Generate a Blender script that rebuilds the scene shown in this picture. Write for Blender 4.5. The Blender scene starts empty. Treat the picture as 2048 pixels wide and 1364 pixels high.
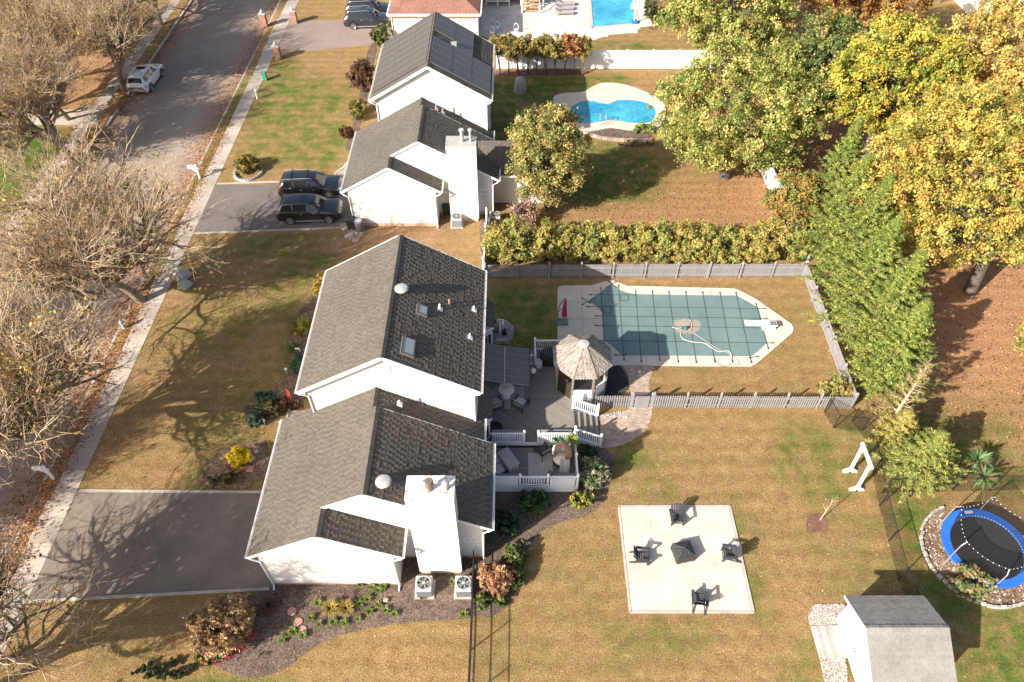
import bpy, math, random
import numpy as np
from mathutils import Vector, Matrix
from mathutils.geometry import tessellate_polygon

scene = bpy.context.scene
COL = scene.collection
R = math.radians
random.seed(7)
RNG = np.random.default_rng(11)

# ------------------------------------------------------------------ camera
CAM_H, PITCH, FPX = 36.0, R(48.0), 1464.0
cam = bpy.data.cameras.new('camera')
cam.sensor_width = 36.0
cam.lens = FPX / 2048.0 * 36.0
cam.clip_end = 6000.0
cam_o = bpy.data.objects.new('camera', cam)
cam_o.location = (0, 0, CAM_H)
cam_o.rotation_euler = (R(90) - PITCH, 0, 0)
COL.objects.link(cam_o)
scene.camera = cam_o

# ------------------------------------------------------------------ sky, sun, exposure
SUN_AZ, SUN_EL = R(37.0), R(30.5)          # direction the shadows run, height of the sun
world = bpy.data.worlds.new('World')
scene.world = world
world.use_nodes = True
wn = world.node_tree
bg = wn.nodes['Background']
sky = wn.nodes.new('ShaderNodeTexSky')
sky.sky_type = 'NISHITA'
sky.sun_disc = False
sky.sun_elevation = SUN_EL
sky.sun_rotation = math.atan2(-math.cos(SUN_AZ), -math.sin(SUN_AZ)) % (2 * math.pi)
sky.air_density = 1.0
sky.dust_density = 3.0
sky.ozone_density = 0.4
wn.links.new(sky.outputs['Color'], bg.inputs['Color'])
bg.inputs['Strength'].default_value = 0.085
sun = bpy.data.lights.new('sun', 'SUN')
sun.energy = 4.8
sun.angle = R(0.53)
sun.color = (1.0, 0.93, 0.82)
sun_o = bpy.data.objects.new('sun', sun)
sun_o.rotation_euler = Vector((math.cos(SUN_AZ) * math.cos(SUN_EL), math.sin(SUN_AZ) * math.cos(SUN_EL), -math.sin(SUN_EL))).to_track_quat('-Z', 'Y').to_euler()
sun_o.location = (-60, -40, 60)
COL.objects.link(sun_o)
scene.view_settings.view_transform = 'Standard'
scene.view_settings.look = 'None'
scene.view_settings.exposure = 1.34
scene.view_settings.gamma = 1.0
scene.view_settings.use_curve_mapping = False

# ------------------------------------------------------------------ measuring: photo pixel -> plan position at height z
def G(px, py, z=0.0):
    x = (px - 1024) / FPX
    y = -(py - 682) / FPX
    d = (x, math.cos(PITCH) + y * math.sin(PITCH), -math.sin(PITCH) + y * math.cos(PITCH))
    t = (z - CAM_H) / d[2]
    return Vector((d[0] * t, d[1] * t, z))

# ------------------------------------------------------------------ helpers
def lin(h):
    h = h.lstrip('#')
    c = [int(h[i:i + 2], 16) / 255 for i in (0, 2, 4)]
    return tuple(v / 12.92 if v <= .04045 else ((v + .055) / 1.055) ** 2.4 for v in c)

class NT:
    def __init__(s, name):
        s.m = bpy.data.materials.new(name)
        s.m.use_nodes = True
        s.t = s.m.node_tree
        s.b = s.t.nodes['Principled BSDF']
        s.out = s.t.nodes['Material Output']
    def n(s, typ, **kw):
        nd = s.t.nodes.new(typ)
        for k, v in kw.items():
            if k in nd.inputs.keys():
                nd.inputs[k].default_value = v
            else:
                setattr(nd, k, v)
        return nd
    def l(s, a, b):
        s.t.links.new(a, b)
    def pos(s):
        return s.n('ShaderNodeNewGeometry').outputs['Position']
    def noise(s, vec, scale, detail=4.0, rough=.6):
        nd = s.n('ShaderNodeTexNoise')
        nd.inputs['Scale'].default_value = scale
        nd.inputs['Detail'].default_value = detail
        nd.inputs['Roughness'].default_value = rough
        s.l(vec, nd.inputs['Vector'])
        return nd.outputs['Fac']
    def ramp(s, fac, stops):
        r = s.n('ShaderNodeValToRGB')
        e = r.color_ramp.elements
        while len(e) < len(stops):
            e.new(.5)
        for el, (p, c) in zip(e, stops):
            el.position = p
            el.color = (*c[:3], 1)
        s.l(fac, r.inputs['Fac'])
        return r.outputs['Color']
    def mix(s, fac, a, b, mode='MIX'):
        m = s.n('ShaderNodeMix', data_type='RGBA', blend_type=mode)
        for sock, v in ((m.inputs[0], fac), (m.inputs[6], a), (m.inputs[7], b)):
            if hasattr(v, 'links'):
                s.l(v, sock)
            elif isinstance(v, (int, float)):
                sock.default_value = v
            else:
                sock.default_value = (*v[:3], 1)
        return m.outputs[2]
    def math(s, op, a, b=None, c=None, clamp=False):
        m = s.n('ShaderNodeMath', operation=op, use_clamp=clamp)
        for i, v in enumerate((a, b, c)):
            if v is None:
                continue
            if hasattr(v, 'links'):
                s.l(v, m.inputs[i])
            else:
                m.inputs[i].default_value = v
        return m.outputs[0]
    def bump(s, h, strength=.4, dist=.02):
        b = s.n('ShaderNodeBump')
        b.inputs['Strength'].default_value = strength
        b.inputs['Distance'].default_value = dist
        s.l(h, b.inputs['Height'])
        s.l(b.outputs['Normal'], s.b.inputs['Normal'])
    def col(s, c):
        if hasattr(c, 'links'):
            s.l(c, s.b.inputs['Base Color'])
        else:
            s.b.inputs['Base Color'].default_value = (*c, 1)
    def set(s, rough=.8, metal=0., spec=.3):
        s.b.inputs['Roughness'].default_value = rough
        s.b.inputs['Metallic'].default_value = metal
        s.b.inputs['Specular IOR Level'].default_value = spec

def mk(name, c, rough=.8, var=.2, scale=2.0, grain=.15, gscale=30., bump=0., metal=0., spec=.3, coat=0., attr=False):
    t = NT(name)
    c = lin(c) if isinstance(c, str) else c
    p = t.pos()
    base = c
    if attr:
        a = t.n('ShaderNodeAttribute', attribute_name='tone')
        base = t.mix(1.0, c, a.outputs['Color'], 'MULTIPLY')
    n1 = t.noise(p, scale)
    n2 = t.noise(p, gscale, 3.0)
    f = t.ramp(n1, [(.3, (1 - var,) * 3), (.7, (1 + var * .5,) * 3)])
    g = t.ramp(n2, [(.3, (1 - grain,) * 3), (.7, (1 + grain,) * 3)])
    t.col(t.mix(1.0, t.mix(1.0, base, f, 'MULTIPLY'), g, 'MULTIPLY'))
    t.set(rough, metal, spec)
    t.b.inputs['Coat Weight'].default_value = coat
    if bump:
        t.bump(n2, bump)
    return t.m

def leafmat(name, trans=.22, sat=1.0):
    t = NT(name)
    a = t.n('ShaderNodeAttribute', attribute_name='tone')
    t.col(a.outputs['Color'])
    t.set(.65, 0, .2)
    tr = t.n('ShaderNodeBsdfTranslucent')
    t.l(a.outputs['Color'], tr.inputs['Color'])
    ms = t.n('ShaderNodeMixShader')
    ms.inputs[0].default_value = trans
    t.l(t.b.outputs[0], ms.inputs[1])
    t.l(tr.outputs[0], ms.inputs[2])
    t.l(ms.outputs[0], t.out.inputs['Surface'])
    return t.m

def netmat(name, c, cover=.45):
    t = NT(name)
    t.col(lin(c))
    t.set(.7)
    tr = t.n('ShaderNodeBsdfTransparent')
    ms = t.n('ShaderNodeMixShader')
    ms.inputs[0].default_value = cover
    t.l(tr.outputs[0], ms.inputs[1])
    t.l(t.b.outputs[0], ms.inputs[2])
    t.l(ms.outputs[0], t.out.inputs['Surface'])
    return t.m

def root_loc(o):
    v = Vector((0, 0, 0))
    while o is not None:
        v = v + Vector(o.location)
        o = o.parent
    return v

class MB:
    """collects faces; build() links them as one mesh object"""
    def __init__(s):
        s.v, s.f, s.t = [], [], []
    def face(s, pts, tone=None):
        i = len(s.v)
        s.v += [tuple(p) for p in pts]
        s.f.append(tuple(range(i, i + len(pts))))
        s.t.append(tone)
        return s
    def box(s, x0, x1, y0, y1, z0, z1, tone=None):
        i = len(s.v)
        s.v += [(x0, y0, z0), (x1, y0, z0), (x1, y1, z0), (x0, y1, z0), (x0, y0, z1), (x1, y0, z1), (x1, y1, z1), (x0, y1, z1)]
        for q in ((0, 3, 2, 1), (4, 5, 6, 7), (0, 1, 5, 4), (1, 2, 6, 5), (2, 3, 7, 6), (3, 0, 4, 7)):
            s.f.append(tuple(i + k for k in q)); s.t.append(tone)
        return s
    def hexa(s, b, t_, tone=None):
        """b, t_: 4 bottom and 4 top points"""
        i = len(s.v)
        s.v += [tuple(p) for p in b] + [tuple(p) for p in t_]
        for q in ((0, 3, 2, 1), (4, 5, 6, 7), (0, 1, 5, 4), (1, 2, 6, 5), (2, 3, 7, 6), (3, 0, 4, 7)):
            s.f.append(tuple(i + k for k in q)); s.t.append(tone)
        return s
    def prism(s, pts, z0, z1, tone=None, bottom=False):
        n = len(pts)
        i = len(s.v)
        s.v += [(p[0], p[1], z0) for p in pts] + [(p[0], p[1], z1) for p in pts]
        s.f.append(tuple(range(i + n, i + 2 * n))); s.t.append(tone)
        if bottom:
            s.f.append(tuple(range(i + n - 1, i - 1, -1))); s.t.append(tone)
        for k in range(n):
            j = (k + 1) % n
            s.f.append((i + k, i + j, i + n + j, i + n + k)); s.t.append(tone)
        return s
    def beam(s, p, q, w, h, tone=None, up=(0, 0, 1)):
        p, q = Vector(p), Vector(q)
        d = (q - p).normalized()
        u = Vector(up)
        if abs(d.dot(u)) > .98:
            u = Vector((1, 0, 0))
        a = d.cross(u).normalized() * (w / 2)
        b = a.cross(d).normalized() * (h / 2)
        return s.hexa([p - a - b, p + a - b, p + a + b, p - a + b], [q - a - b, q + a - b, q + a + b, q - a + b], tone)
    def tube(s, pts, r, n=6, cap=True, tone=None):
        pts = [Vector(p) for p in pts]
        rs = r if isinstance(r, (list, tuple)) else [r] * len(pts)
        i0 = len(s.v)
        ref = None
        for k, p in enumerate(pts):
            d = (pts[min(k + 1, len(pts) - 1)] - pts[max(k - 1, 0)]).normalized()
            if ref is None or abs(d.dot(ref)) > .95:
                ref = Vector((0, 0, 1)) if abs(d.z) < .9 else Vector((1, 0, 0))
            a = d.cross(ref).normalized()
            b = d.cross(a)
            for j in range(n):
                t = 2 * math.pi * j / n
                s.v.append(tuple(p + (a * math.cos(t) + b * math.sin(t)) * rs[k]))
        for k in range(len(pts) - 1):
            for j in range(n):
                j2 = (j + 1) % n
                s.f.append((i0 + k * n + j, i0 + k * n + j2, i0 + (k + 1) * n + j2, i0 + (k + 1) * n + j)); s.t.append(tone)
        if cap:
            s.f.append(tuple(i0 + j for j in range(n - 1, -1, -1))); s.t.append(tone)
            e = i0 + (len(pts) - 1) * n
            s.f.append(tuple(e + j for j in range(n))); s.t.append(tone)
        return s
    def lathe(s, prof, c=(0, 0, 0), n=16, tone=None, sx=1., sy=1.):
        """prof: list of (r, z)"""
        i0 = len(s.v)
        for r, z in prof:
            for j in range(n):
                t = 2 * math.pi * j / n
                s.v.append((c[0] + r * sx * math.cos(t), c[1] + r * sy * math.sin(t), c[2] + z))
        for k in range(len(prof) - 1):
            for j in range(n):
                j2 = (j + 1) % n
                s.f.append((i0 + k * n + j, i0 + k * n + j2, i0 + (k + 1) * n + j2, i0 + (k + 1) * n + j)); s.t.append(tone)
        s.f.append(tuple(i0 + j for j in range(n - 1, -1, -1))); s.t.append(tone)
        e = i0 + (len(prof) - 1) * n
        s.f.append(tuple(e + j for j in range(n))); s.t.append(tone)
        return s
    def ring(s, outer, inner, z0, z1):
        """flat slab with a hole"""
        o = [Vector((p[0], p[1], 0)) for p in outer]
        h = [Vector((p[0], p[1], 0)) for p in inner]
        allp = o + h
        for tri in tessellate_polygon([o, h]):
            s.face([(allp[k].x, allp[k].y, z1) for k in tri])
        for pl in (o, h):
            for k in range(len(pl)):
                a, b = pl[k], pl[(k + 1) % len(pl)]
                s.face([(a.x, a.y, z0), (b.x, b.y, z0), (b.x, b.y, z1), (a.x, a.y, z1)])
        return s
    def sheet(s, pts, z):
        """flat polygon of any outline"""
        o = [Vector((p[0], p[1], 0)) for p in pts]
        for tri in tessellate_polygon([o]):
            a, b, c = (o[k] for k in tri)
            if (b - a).cross(c - a).z < 0:
                b, c = c, b
            s.face([(a.x, a.y, z), (b.x, b.y, z), (c.x, c.y, z)])
        return s
    def slab(s, pts, z0, z1):
        s.sheet(pts, z1)
        n = len(pts)
        for k in range(n):
            a, b = pts[k], pts[(k + 1) % n]
            s.face([(a[0], a[1], z0), (b[0], b[1], z0), (b[0], b[1], z1), (a[0], a[1], z1)])
        return s
    def mesh(s, name, mat, off=None, smooth=False):
        me = bpy.data.meshes.new(name)
        vs = s.v if off is None else [(a - off[0], b - off[1], c - off[2]) for a, b, c in s.v]
        me.from_pydata(vs, [], s.f)
        if True:
            at = me.attributes.new('tone', 'FLOAT_COLOR', 'FACE')
            buf = []
            for t in s.t:
                t = 1.0 if t is None else t
                buf += [t, t, t, 1.0] if not isinstance(t, tuple) else [*t[:3], 1.0]
            at.data.foreach_set('color', buf)
        for m in (mat if isinstance(mat, (list, tuple)) else [mat]):
            me.materials.append(m)
        if smooth:
            me.shade_smooth()
        me.update()
        return me
    def build(s, name, mat, parent=None, world=True, smooth=False):
        off = root_loc(parent) if (parent is not None and world) else None
        o = bpy.data.objects.new(name, s.mesh(name, mat, off, smooth))
        COL.objects.link(o)
        o.parent = parent
        return o

def tag(o, label=None, cat=None, group=None, kind=None):
    if label: o['label'] = label
    if cat: o['category'] = cat
    if group: o['group'] = group
    if kind: o['kind'] = kind
    return o

def thing(name, label, cat, loc=(0, 0, 0), rz=0., group=None):
    o = bpy.data.objects.new(name, None)
    o.empty_display_size = .3
    COL.objects.link(o)
    o.location = loc
    o.rotation_euler = (0, 0, rz)
    return tag(o, label, cat, group)

def link(name, me, parent=None, loc=None, rz=None):
    o = bpy.data.objects.new(name, me)
    COL.objects.link(o)
    o.parent = parent
    if loc is not None: o.location = loc
    if rz is not None: o.rotation_euler = (0, 0, rz)
    return o

def bevel(o, w=.02, seg=2):
    m = o.modifiers.new('bevel', 'BEVEL')
    m.width = w
    m.segments = seg
    m.limit_method = 'ANGLE'
    return o

def rnd(a, b):
    return random.uniform(a, b)

def clip_line(poly, o, d):
    """interval of t where o + t d lies in a convex polygon"""
    t0, t1 = -1e9, 1e9
    n = len(poly)
    area = sum(poly[i][0] * poly[(i + 1) % n][1] - poly[(i + 1) % n][0] * poly[i][1] for i in range(n))
    sg = 1 if area > 0 else -1
    for i in range(n):
        a, b = poly[i], poly[(i + 1) % n]
        nx, ny = -(b[1] - a[1]) * sg, (b[0] - a[0]) * sg
        den = nx * d[0] + ny * d[1]
        num = nx * (a[0] - o[0]) + ny * (a[1] - o[1])
        if abs(den) < 1e-9:
            if num > 1e-9: return None
            continue
        t = num / den
        if den > 0: t0 = max(t0, t)
        else: t1 = min(t1, t)
    return (t0, t1) if t1 - t0 > .02 else None

def boards(mb, poly, ang, w, gap, z0, z1, tonevar=.12):
    d = (math.cos(ang), math.sin(ang))
    nn = (-d[1], d[0])
    ts = [p[0] * nn[0] + p[1] * nn[1] for p in poly]
    t = min(ts)
    while t < max(ts):
        a, b = t + gap / 2, t + w - gap / 2
        ca = clip_line(poly, (nn[0] * a, nn[1] * a), d)
        cb = clip_line(poly, (nn[0] * b, nn[1] * b), d)
        if ca and cb:
            P = lambda tt, off, z: (nn[0] * off + d[0] * tt, nn[1] * off + d[1] * tt, z)
            q = [(ca[0], a), (ca[1], a), (cb[1], b), (cb[0], b)]
            mb.hexa([P(*k, z0) for k in q], [P(*k, z1) for k in q], 1 + rnd(-tonevar, tonevar))
        t += w
    return mb

# ------------------------------------------------------------------ materials
M = {}
def siding(name, c, pitch=.115, k=.5):
    t = NT(name)
    p = t.pos()
    sep = t.n('ShaderNodeSeparateXYZ')
    t.l(p, sep.inputs[0])
    fr = t.math('FRACT', t.math('DIVIDE', sep.outputs['Z'], pitch))
    n = t.noise(p, 1.2)
    t.col(t.mix(1.0, lin(c), t.ramp(n, [(.3, (.93,) * 3), (.7, (1.0,) * 3)]), 'MULTIPLY'))
    t.set(.55, 0, .35)
    t.bump(t.math('SUBTRACT', 1.0, fr), k, .012)
    return t.m
M['siding'] = siding('white_siding', '#d2cfca', k=.15)
M['siding3'] = siding('cream_siding', '#e8e0d2')
M['trim'] = mk('white_trim', '#e8e6e4', .45, .05, 3, .03)
M['vinyl'] = mk('white_vinyl', '#e6e7ea', .4, .06, 2, .03)
M['brickbase'] = mk('foundation_block', '#c4a58f', .85, .15, 4, .12, 20, .2)
M['shingle'] = mk('weathered_shingle', (.112, .096, .079), .9, .12, .35, .40, 22, .3, spec=.15, attr=True)
M['shingle2'] = mk('grey_shingle', (.105, .094, .082), .9, .15, .35, .45, 22, .3, spec=.15, attr=True)
M['shingle3'] = mk('red_brown_shingle', (.24, .125, .095), .9, .15, .5, .4, 18, .3, spec=.15, attr=True)
M['shingle4'] = mk('shed_shingle', (.22, .205, .195), .9, .15, .8, .3, 30, .3, spec=.15, attr=True)
M['shingle5'] = mk('blue_slate_shingle', (.14, .17, .23), .85, .15, .8, .3, 30, .3, spec=.15, attr=True)
M['shake'] = mk('grey_wood_shake', (.27, .235, .205), .9, .2, 2, .4, 18, .5, spec=.1, attr=True)
M['asphalt'] = mk('street_asphalt', (.19, .165, .15), .9, .22, .35, .25, 22, .25, spec=.2)
M['drive1'] = mk('driveway_asphalt', (.20, .162, .132), .9, .3, .4, .22, 25, .2, spec=.2)
M['drive2'] = mk('driveway_asphalt_far', (.150, .128, .118), .9, .15, .4, .22, 25, .2, spec=.2)
M['drive3'] = mk('driveway_asphalt_tan', (.24, .185, .16), .9, .15, .4, .22, 25, .2, spec=.2)
M['concrete'] = mk('sidewalk_concrete', (.37, .315, .27), .9, .22, .8, .15, 30, .15, spec=.2, attr=True)
M['kerb'] = mk('kerb_concrete', (.40, .36, .32), .9, .25, 1.2, .15, 30, .15, spec=.2)
M['poolconc'] = mk('pool_deck_concrete', (.50, .435, .37), .85, .14, .9, .12, 40, .1, spec=.2, attr=True)
M['patioconc'] = mk('patio_concrete', (.53, .455, .385), .85, .22, .7, .14, 40, .1, spec=.2)
M['paver'] = mk('tan_paver', (.37, .285, .235), .9, .2, 1.0, .2, 25, .2, spec=.2, attr=True)
M['paver2'] = mk('pale_paver', (.55, .49, .43), .9, .12, 1.0, .15, 25, .15, spec=.2, attr=True)
M['mulch'] = mk('dark_mulch', (.135, .098, .078), .95, .35, 1.5, .75, 13, .9, spec=.1)
M['bedsoil'] = mk('leafy_bed_soil', (.19, .125, .085), .95, .45, 1.1, .7, 9, .9, spec=.1)
M['mulchred'] = mk('brown_mulch', (.17, .09, .065), .95, .3, 1.5, .5, 28, .8, spec=.1)
M['deck'] = mk('grey_composite_deck', (.205, .182, .162), .75, .1, 2, .15, 40, .1, spec=.3, attr=True)
M['deck2'] = mk('grey_deck_lower', (.195, .174, .155), .75, .1, 2, .15, 40, .1, spec=.3, attr=True)
M['greywood'] = mk('grey_stained_wood', (.24, .232, .24), .8, .12, 3, .15, 30, .15, attr=True)
M['oldwood'] = mk('weathered_wood', (.22, .19, .165), .9, .2, 3, .25, 25, .3)
M['palewood'] = mk('pale_wood', (.36, .33, .31), .85, .2, 3, .25, 25, .2, attr=True)
M['tanwood'] = mk('tan_wood', (.42, .26, .14), .8, .2, 3, .25, 25, .2, attr=True)
M['black'] = mk('black_metal', (.02, .02, .022), .5, .1, 3, .05)
M['blackplastic'] = mk('dark_grey_plastic_wood', (.045, .045, .05), .6, .15, 5, .1, 40)
M['blackcover'] = mk('black_fabric_cover', (.035, .034, .036), .55, .3, 6, .2, 20, .4)
M['darkcloth'] = mk('dark_grey_cloth', (.05, .05, .05), .9, .15, 3, .1)
M['awning'] = mk('charcoal_awning_cloth', (.155, .142, .128), .9, .12, 1.5, .12, 40)
M['cushion'] = mk('off_white_cushion', (.58, .56, .52), .9, .08, 4, .06)
M['taupe'] = mk('taupe_panel', (.33, .31, .295), .8, .08, 3, .06)
M['rug'] = mk('beige_rug', (.40, .37, .345), .95, .1, 2, .15, 60, .2)
M['wicker'] = mk('tan_wicker', (.42, .24, .12), .8, .3, 8, .4, 30, .5)
M['fleece'] = mk('white_fleece', (.80, .74, .68), .95, .15, 5, .1, 25, .3)
M['greyplastic'] = mk('grey_plastic', (.14, .145, .15), .6, .1, 3, .06)
M['acmetal'] = mk('beige_metal', (.45, .44, .42), .5, .1, 4, .06)
M['galv'] = mk('galvanised_steel', (.50, .50, .50), .35, .15, 4, .08, metal=.6)
M['dull'] = mk('dull_tin', (.45, .43, .40), .5, .15, 4, .08, metal=.35)
M['darktin'] = mk('brown_tin', (.16, .13, .11), .5, .2, 6, .1, metal=.2)
M['glassdark'] = mk('dark_window_glass', (.02, .022, .025), .06, 0, 1, 0, spec=.6)
M['glasssky'] = mk('skylight_glass', (.33, .38, .38), .08, .05, 1, 0, spec=.6)
M['carblack'] = mk('black_car_paint', (.012, .013, .015), .18, .05, 1, 0, spec=.5, coat=1.)
M['cargrey'] = mk('dark_grey_car_paint', (.02, .023, .03), .2, .05, 1, 0, spec=.5, coat=1.)
M['carwhite'] = mk('silver_white_car_paint', (.62, .62, .64), .25, .03, 1, 0, spec=.5, coat=1.)
M['tyre'] = mk('tyre_rubber', (.018, .018, .018), .85, .1, 5, .1)
M['rim'] = mk('alloy_rim', (.5, .5, .52), .3, .05, 5, .05, metal=.8)
M['lampred'] = mk('red_tail_light', (.45, .01, .02), .2, 0, 1, 0, spec=.5)
M['lampclear'] = mk('clear_headlight', (.6, .62, .65), .1, 0, 1, 0, spec=.6)
M['plate'] = mk('number_plate', (.6, .58, .5), .5, .1, 5, .05)
M['bark'] = mk('grey_brown_bark', (.24, .185, .135), .95, .35, 4, .35, 25, .6)
M['twig'] = mk('pale_twig_bark', (.46, .345, .225), .95, .3, 1.5, .3, 12)
M['bark2'] = mk('dark_bark', (.11, .09, .075), .95, .3, 4, .35, 25, .6)
M['leaf'] = leafmat('leaf')
M['needle'] = leafmat('needle', .12)
M['litter'] = leafmat('fallen_leaf', .1)
M['stone'] = mk('pale_stone', (.40, .37, .34), .9, .2, 5, .2, 30, .3, attr=True)
M['gravel'] = mk('pale_gravel_base', (.34, .30, .27), .95, .3, 8, .5, 30, .6)
M['gravelst'] = mk('river_stone', (.34, .295, .26), .85, .1, 5, .15, 30, attr=True)
M['gravelblack'] = mk('black_gravel', (.04, .042, .045), .8, .1, 5, .3, 30, .6, attr=True)
M['terracotta'] = mk('pink_stepping_stone', (.46, .24, .18), .9, .2, 5, .2, 25, .2)
M['brick'] = mk('red_brick_pier', (.34, .19, .13), .9, .3, 6, .35, 12, .3)
M['cover'] = None
M['strap'] = mk('dark_green_strap', (.035, .055, .055), .8, .1, 5, .1)
M['bluepad'] = mk('blue_vinyl_pad', (.025, .13, .50), .35, .12, 3, .05)
M['trampmat'] = mk('black_trampoline_mat', (.025, .024, .026), .7, .15, 3, .1)
M['net'] = netmat('black_safety_net', '#1c1a1a', .42)
M['deernet'] = netmat('black_mesh_fence', '#221d1a', .30)
M['wirenet'] = netmat('fine_black_wire', '#221d1a', .10)
M['screen'] = netmat('insect_screen', '#3a332c', .72)
M['greenbox'] = mk('grey_green_utility_box', (.30, .36, .31), .6, .15, 4, .1)
M['greenbox2'] = mk('green_utility_box', (.05, .20, .12), .6, .15, 4, .1)
M['pink'] = mk('magenta_cloth', (.42, .03, .12), .8, .25, 6, .2, 20)
M['redcloth'] = mk('red_flag_cloth', (.55, .04, .035), .8, .2, 6, .1)
M['hose'] = mk('pale_hose', (.40, .37, .32), .6, .1, 5, .05)
M['pumpblue'] = mk('dark_teal_plastic', (.02, .10, .14), .5, .1, 5, .05)
M['beigetank'] = mk('beige_tank', (.22, .20, .16), .6, .15, 4, .1)
M['purplecush'] = mk('mauve_grey_cushion', (.30, .26, .28), .9, .1, 4, .08)
M['soil'] = mk('bare_soil', (.34, .20, .12), .95, .3, 2, .4, 20, .6)
# ================================================================== GROUND
def axis(fine0, fine1, step, extra, far):
    v = list(np.arange(fine0, fine1 + 1e-6, step))
    v = [a for a in v if all(abs(a - e) > .12 for e in extra)] + list(extra)
    lo, hi = min(v), max(v)
    g = 1.0
    a = lo
    while a > -far:
        a -= g * 4; g *= 1.6; v.append(a)
    g = 1.0; a = hi
    while a < far:
        a += g * 4; g *= 1.6; v.append(a)
    return np.array(sorted(v))

ROAD_L, ROAD_R = -36.5, -26.45
gx = axis(-48, 48, .5, [ROAD_L - .1, ROAD_L, ROAD_R, ROAD_R + .1], 1500)
gy = axis(2, 96, .5, [32.0, 32.1, 43.5, 43.6], 1500)
XX, YY = np.meshgrid(gx, gy)
inroad = ((XX > ROAD_L - .05) & (XX < ROAD_R + .05)) | ((XX < ROAD_L) & (YY > 32.05) & (YY < 43.55))
ZZ = np.where(inroad, -.15, 0.0)

def blobs(lst):
    z = np.zeros_like(XX)
    for (cx, cy, rx, ry, a) in lst:
        d = ((XX - cx) / rx) ** 2 + ((YY - cy) / ry) ** 2
        z = np.maximum(z, a * np.clip(1.35 - d, 0, 1))
    return z
green = blobs([(-46, 51, 8, 8.5, 2.2), (-20, 62, 5, 6, .6), (-16.5, 56, 3, 5, .6), (-21, 55, 3, 4, .45), (-22.5, 67, 2, 4, .6),
               (0.4, 34.5, 3, 4.5, .75), (3.0, 37, 3, 1.5, .3), (8, 51, 5, 5, .75), (3, 65, 7, 3, .8), (9.2, 66.5, 2.5, 1.5, .7), (-1.0, 60, 2, 6, .6),
               (26, 11, 6, 5, .7), (22, 18, 2, 6, .6), (27, 24, 6, 3, .6), (17.5, 23, 2.6, 3.0, .5), (20.5, 25, 1.2, 2, .5), (33, 27, 8, 4, .5),
               (-16, 22.0, 2.6, 1.2, .8), (-17, 26, 3, 4, .28), (-20, 34, 4, 3, .3), (-15, 38, 3, 4, .45), (-17.5, 42, 4, 1.5, .45), (-14, 33, 1.4, 5, .4),
               (-25.9, 57, .6, 12, .75), (-25.9, 40, .6, 5, .5), (-14, 9, 7, 2.4, .8), (-8, 8, 3, 1.2, .6), (8, 19, 1.5, 5, .32), (7, 13.2, 3, 1.2, .4),
               (12.5, 17, .9, 4, .4), (14.5, 11, 3, 2, .35), (6.5, 24, 2, 1.8, .5), (4.8, 22.5, 2, 1.3, .6), (13, 33, 9, 5, .1), (11, 73, 5, 2, .5), (18, 17.5, 3, 3, .25), (2, 14, 6, 5, .12)])
litter = blobs([(-25.9, 20, .9, 14, .95), (-25.9, 45, .7, 30, .4), (30, 42, 9, 17, 1.0), (24, 60, 9, 14, 1.0), (40, 35, 12, 20, .9), (17, 47, 6, 4, .5), (11, 44.6, 8, 3, .55), (-18, 34, 7, 9, .16),
                (33, 24, 6, 4, .4), (19, 46.5, 3, 5, .6), (-37.2, 60, .9, 14, .6), (-25, 79, 2, 3, .6), (10, 65.3, 3, 1.0, .25), (-42, 70, 5, 10, .7)])
soil = blobs([(-8, 43.2, 3.5, 1.6, .8), (-4, 42.5, 3, 2.5, .35), (-14, 54, 1.2, 4, .35), (-15.5, 60, 2, 1, .3), (9.5, 64.8, 3.5, 1.0, .5), (13, 39, 8, .7, .35), (-12.5, 42, 1.5, 1.0, .5), (17.3, 18.2, 1.0, 1.0, .3)])
nv = XX.size
me = bpy.data.meshes.new('lawn')
me.vertices.add(nv)
me.vertices.foreach_set('co', np.stack([XX, YY, ZZ], -1).astype(np.float32).ravel())
ny, nx = XX.shape
idx = np.arange(nv).reshape(ny, nx)
q = np.stack([idx[:-1, :-1], idx[:-1, 1:], idx[1:, 1:], idx[1:, :-1]], -1).reshape(-1, 4)
me.loops.add(q.size)
me.loops.foreach_set('vertex_index', q.ravel().astype(np.int32))
me.polygons.add(len(q))
me.polygons.foreach_set('loop_start', np.arange(0, q.size, 4, dtype=np.int32))
me.update(calc_edges=True)
za = me.attributes.new('zone', 'FLOAT_COLOR', 'POINT')
za.data.foreach_set('color', np.stack([green, litter, soil, np.ones_like(green)], -1).astype(np.float32).ravel())

t = NT('autumn_lawn')
p = t.pos()
sep = t.n('ShaderNodeSeparateColor')
t.l(t.n('ShaderNodeAttribute', attribute_name='zone').outputs['Color'], sep.inputs[0])
mp = t.n('ShaderNodeMapping')
mp.inputs['Scale'].default_value = (1.0, 1.6, 1.0)
mp.inputs['Rotation'].default_value = (0, 0, R(20))
t.l(p, mp.inputs['Vector'])
big = t.noise(mp.outputs[0], .35, 5, .65)
mid = t.noise(p, 1.7, 5, .7)
fine = t.noise(p, 9.0, 4, .75)
vfine = t.noise(p, 18.0, 3, .8)
tan = t.ramp(mid, [(.25, (.205, .124, .050)), (.5, (.315, .195, .088)), (.75, (.44, .285, .145))])
grn = t.ramp(mid, [(.25, (.055, .090, .014)), (.55, (.105, .150, .028)), (.8, (.19, .205, .055))])
gf = t.math('ADD', t.math('MULTIPLY', sep.outputs[0], 1.15), t.math('MULTIPLY', t.math('SUBTRACT', big, .53), 1.0))
gf = t.math('ADD', gf, t.math('ADD', t.math('MULTIPLY', t.math('SUBTRACT', fine, .5), .6), t.math('MULTIPLY', t.math('SUBTRACT', mid, .5), .8)))
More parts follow.
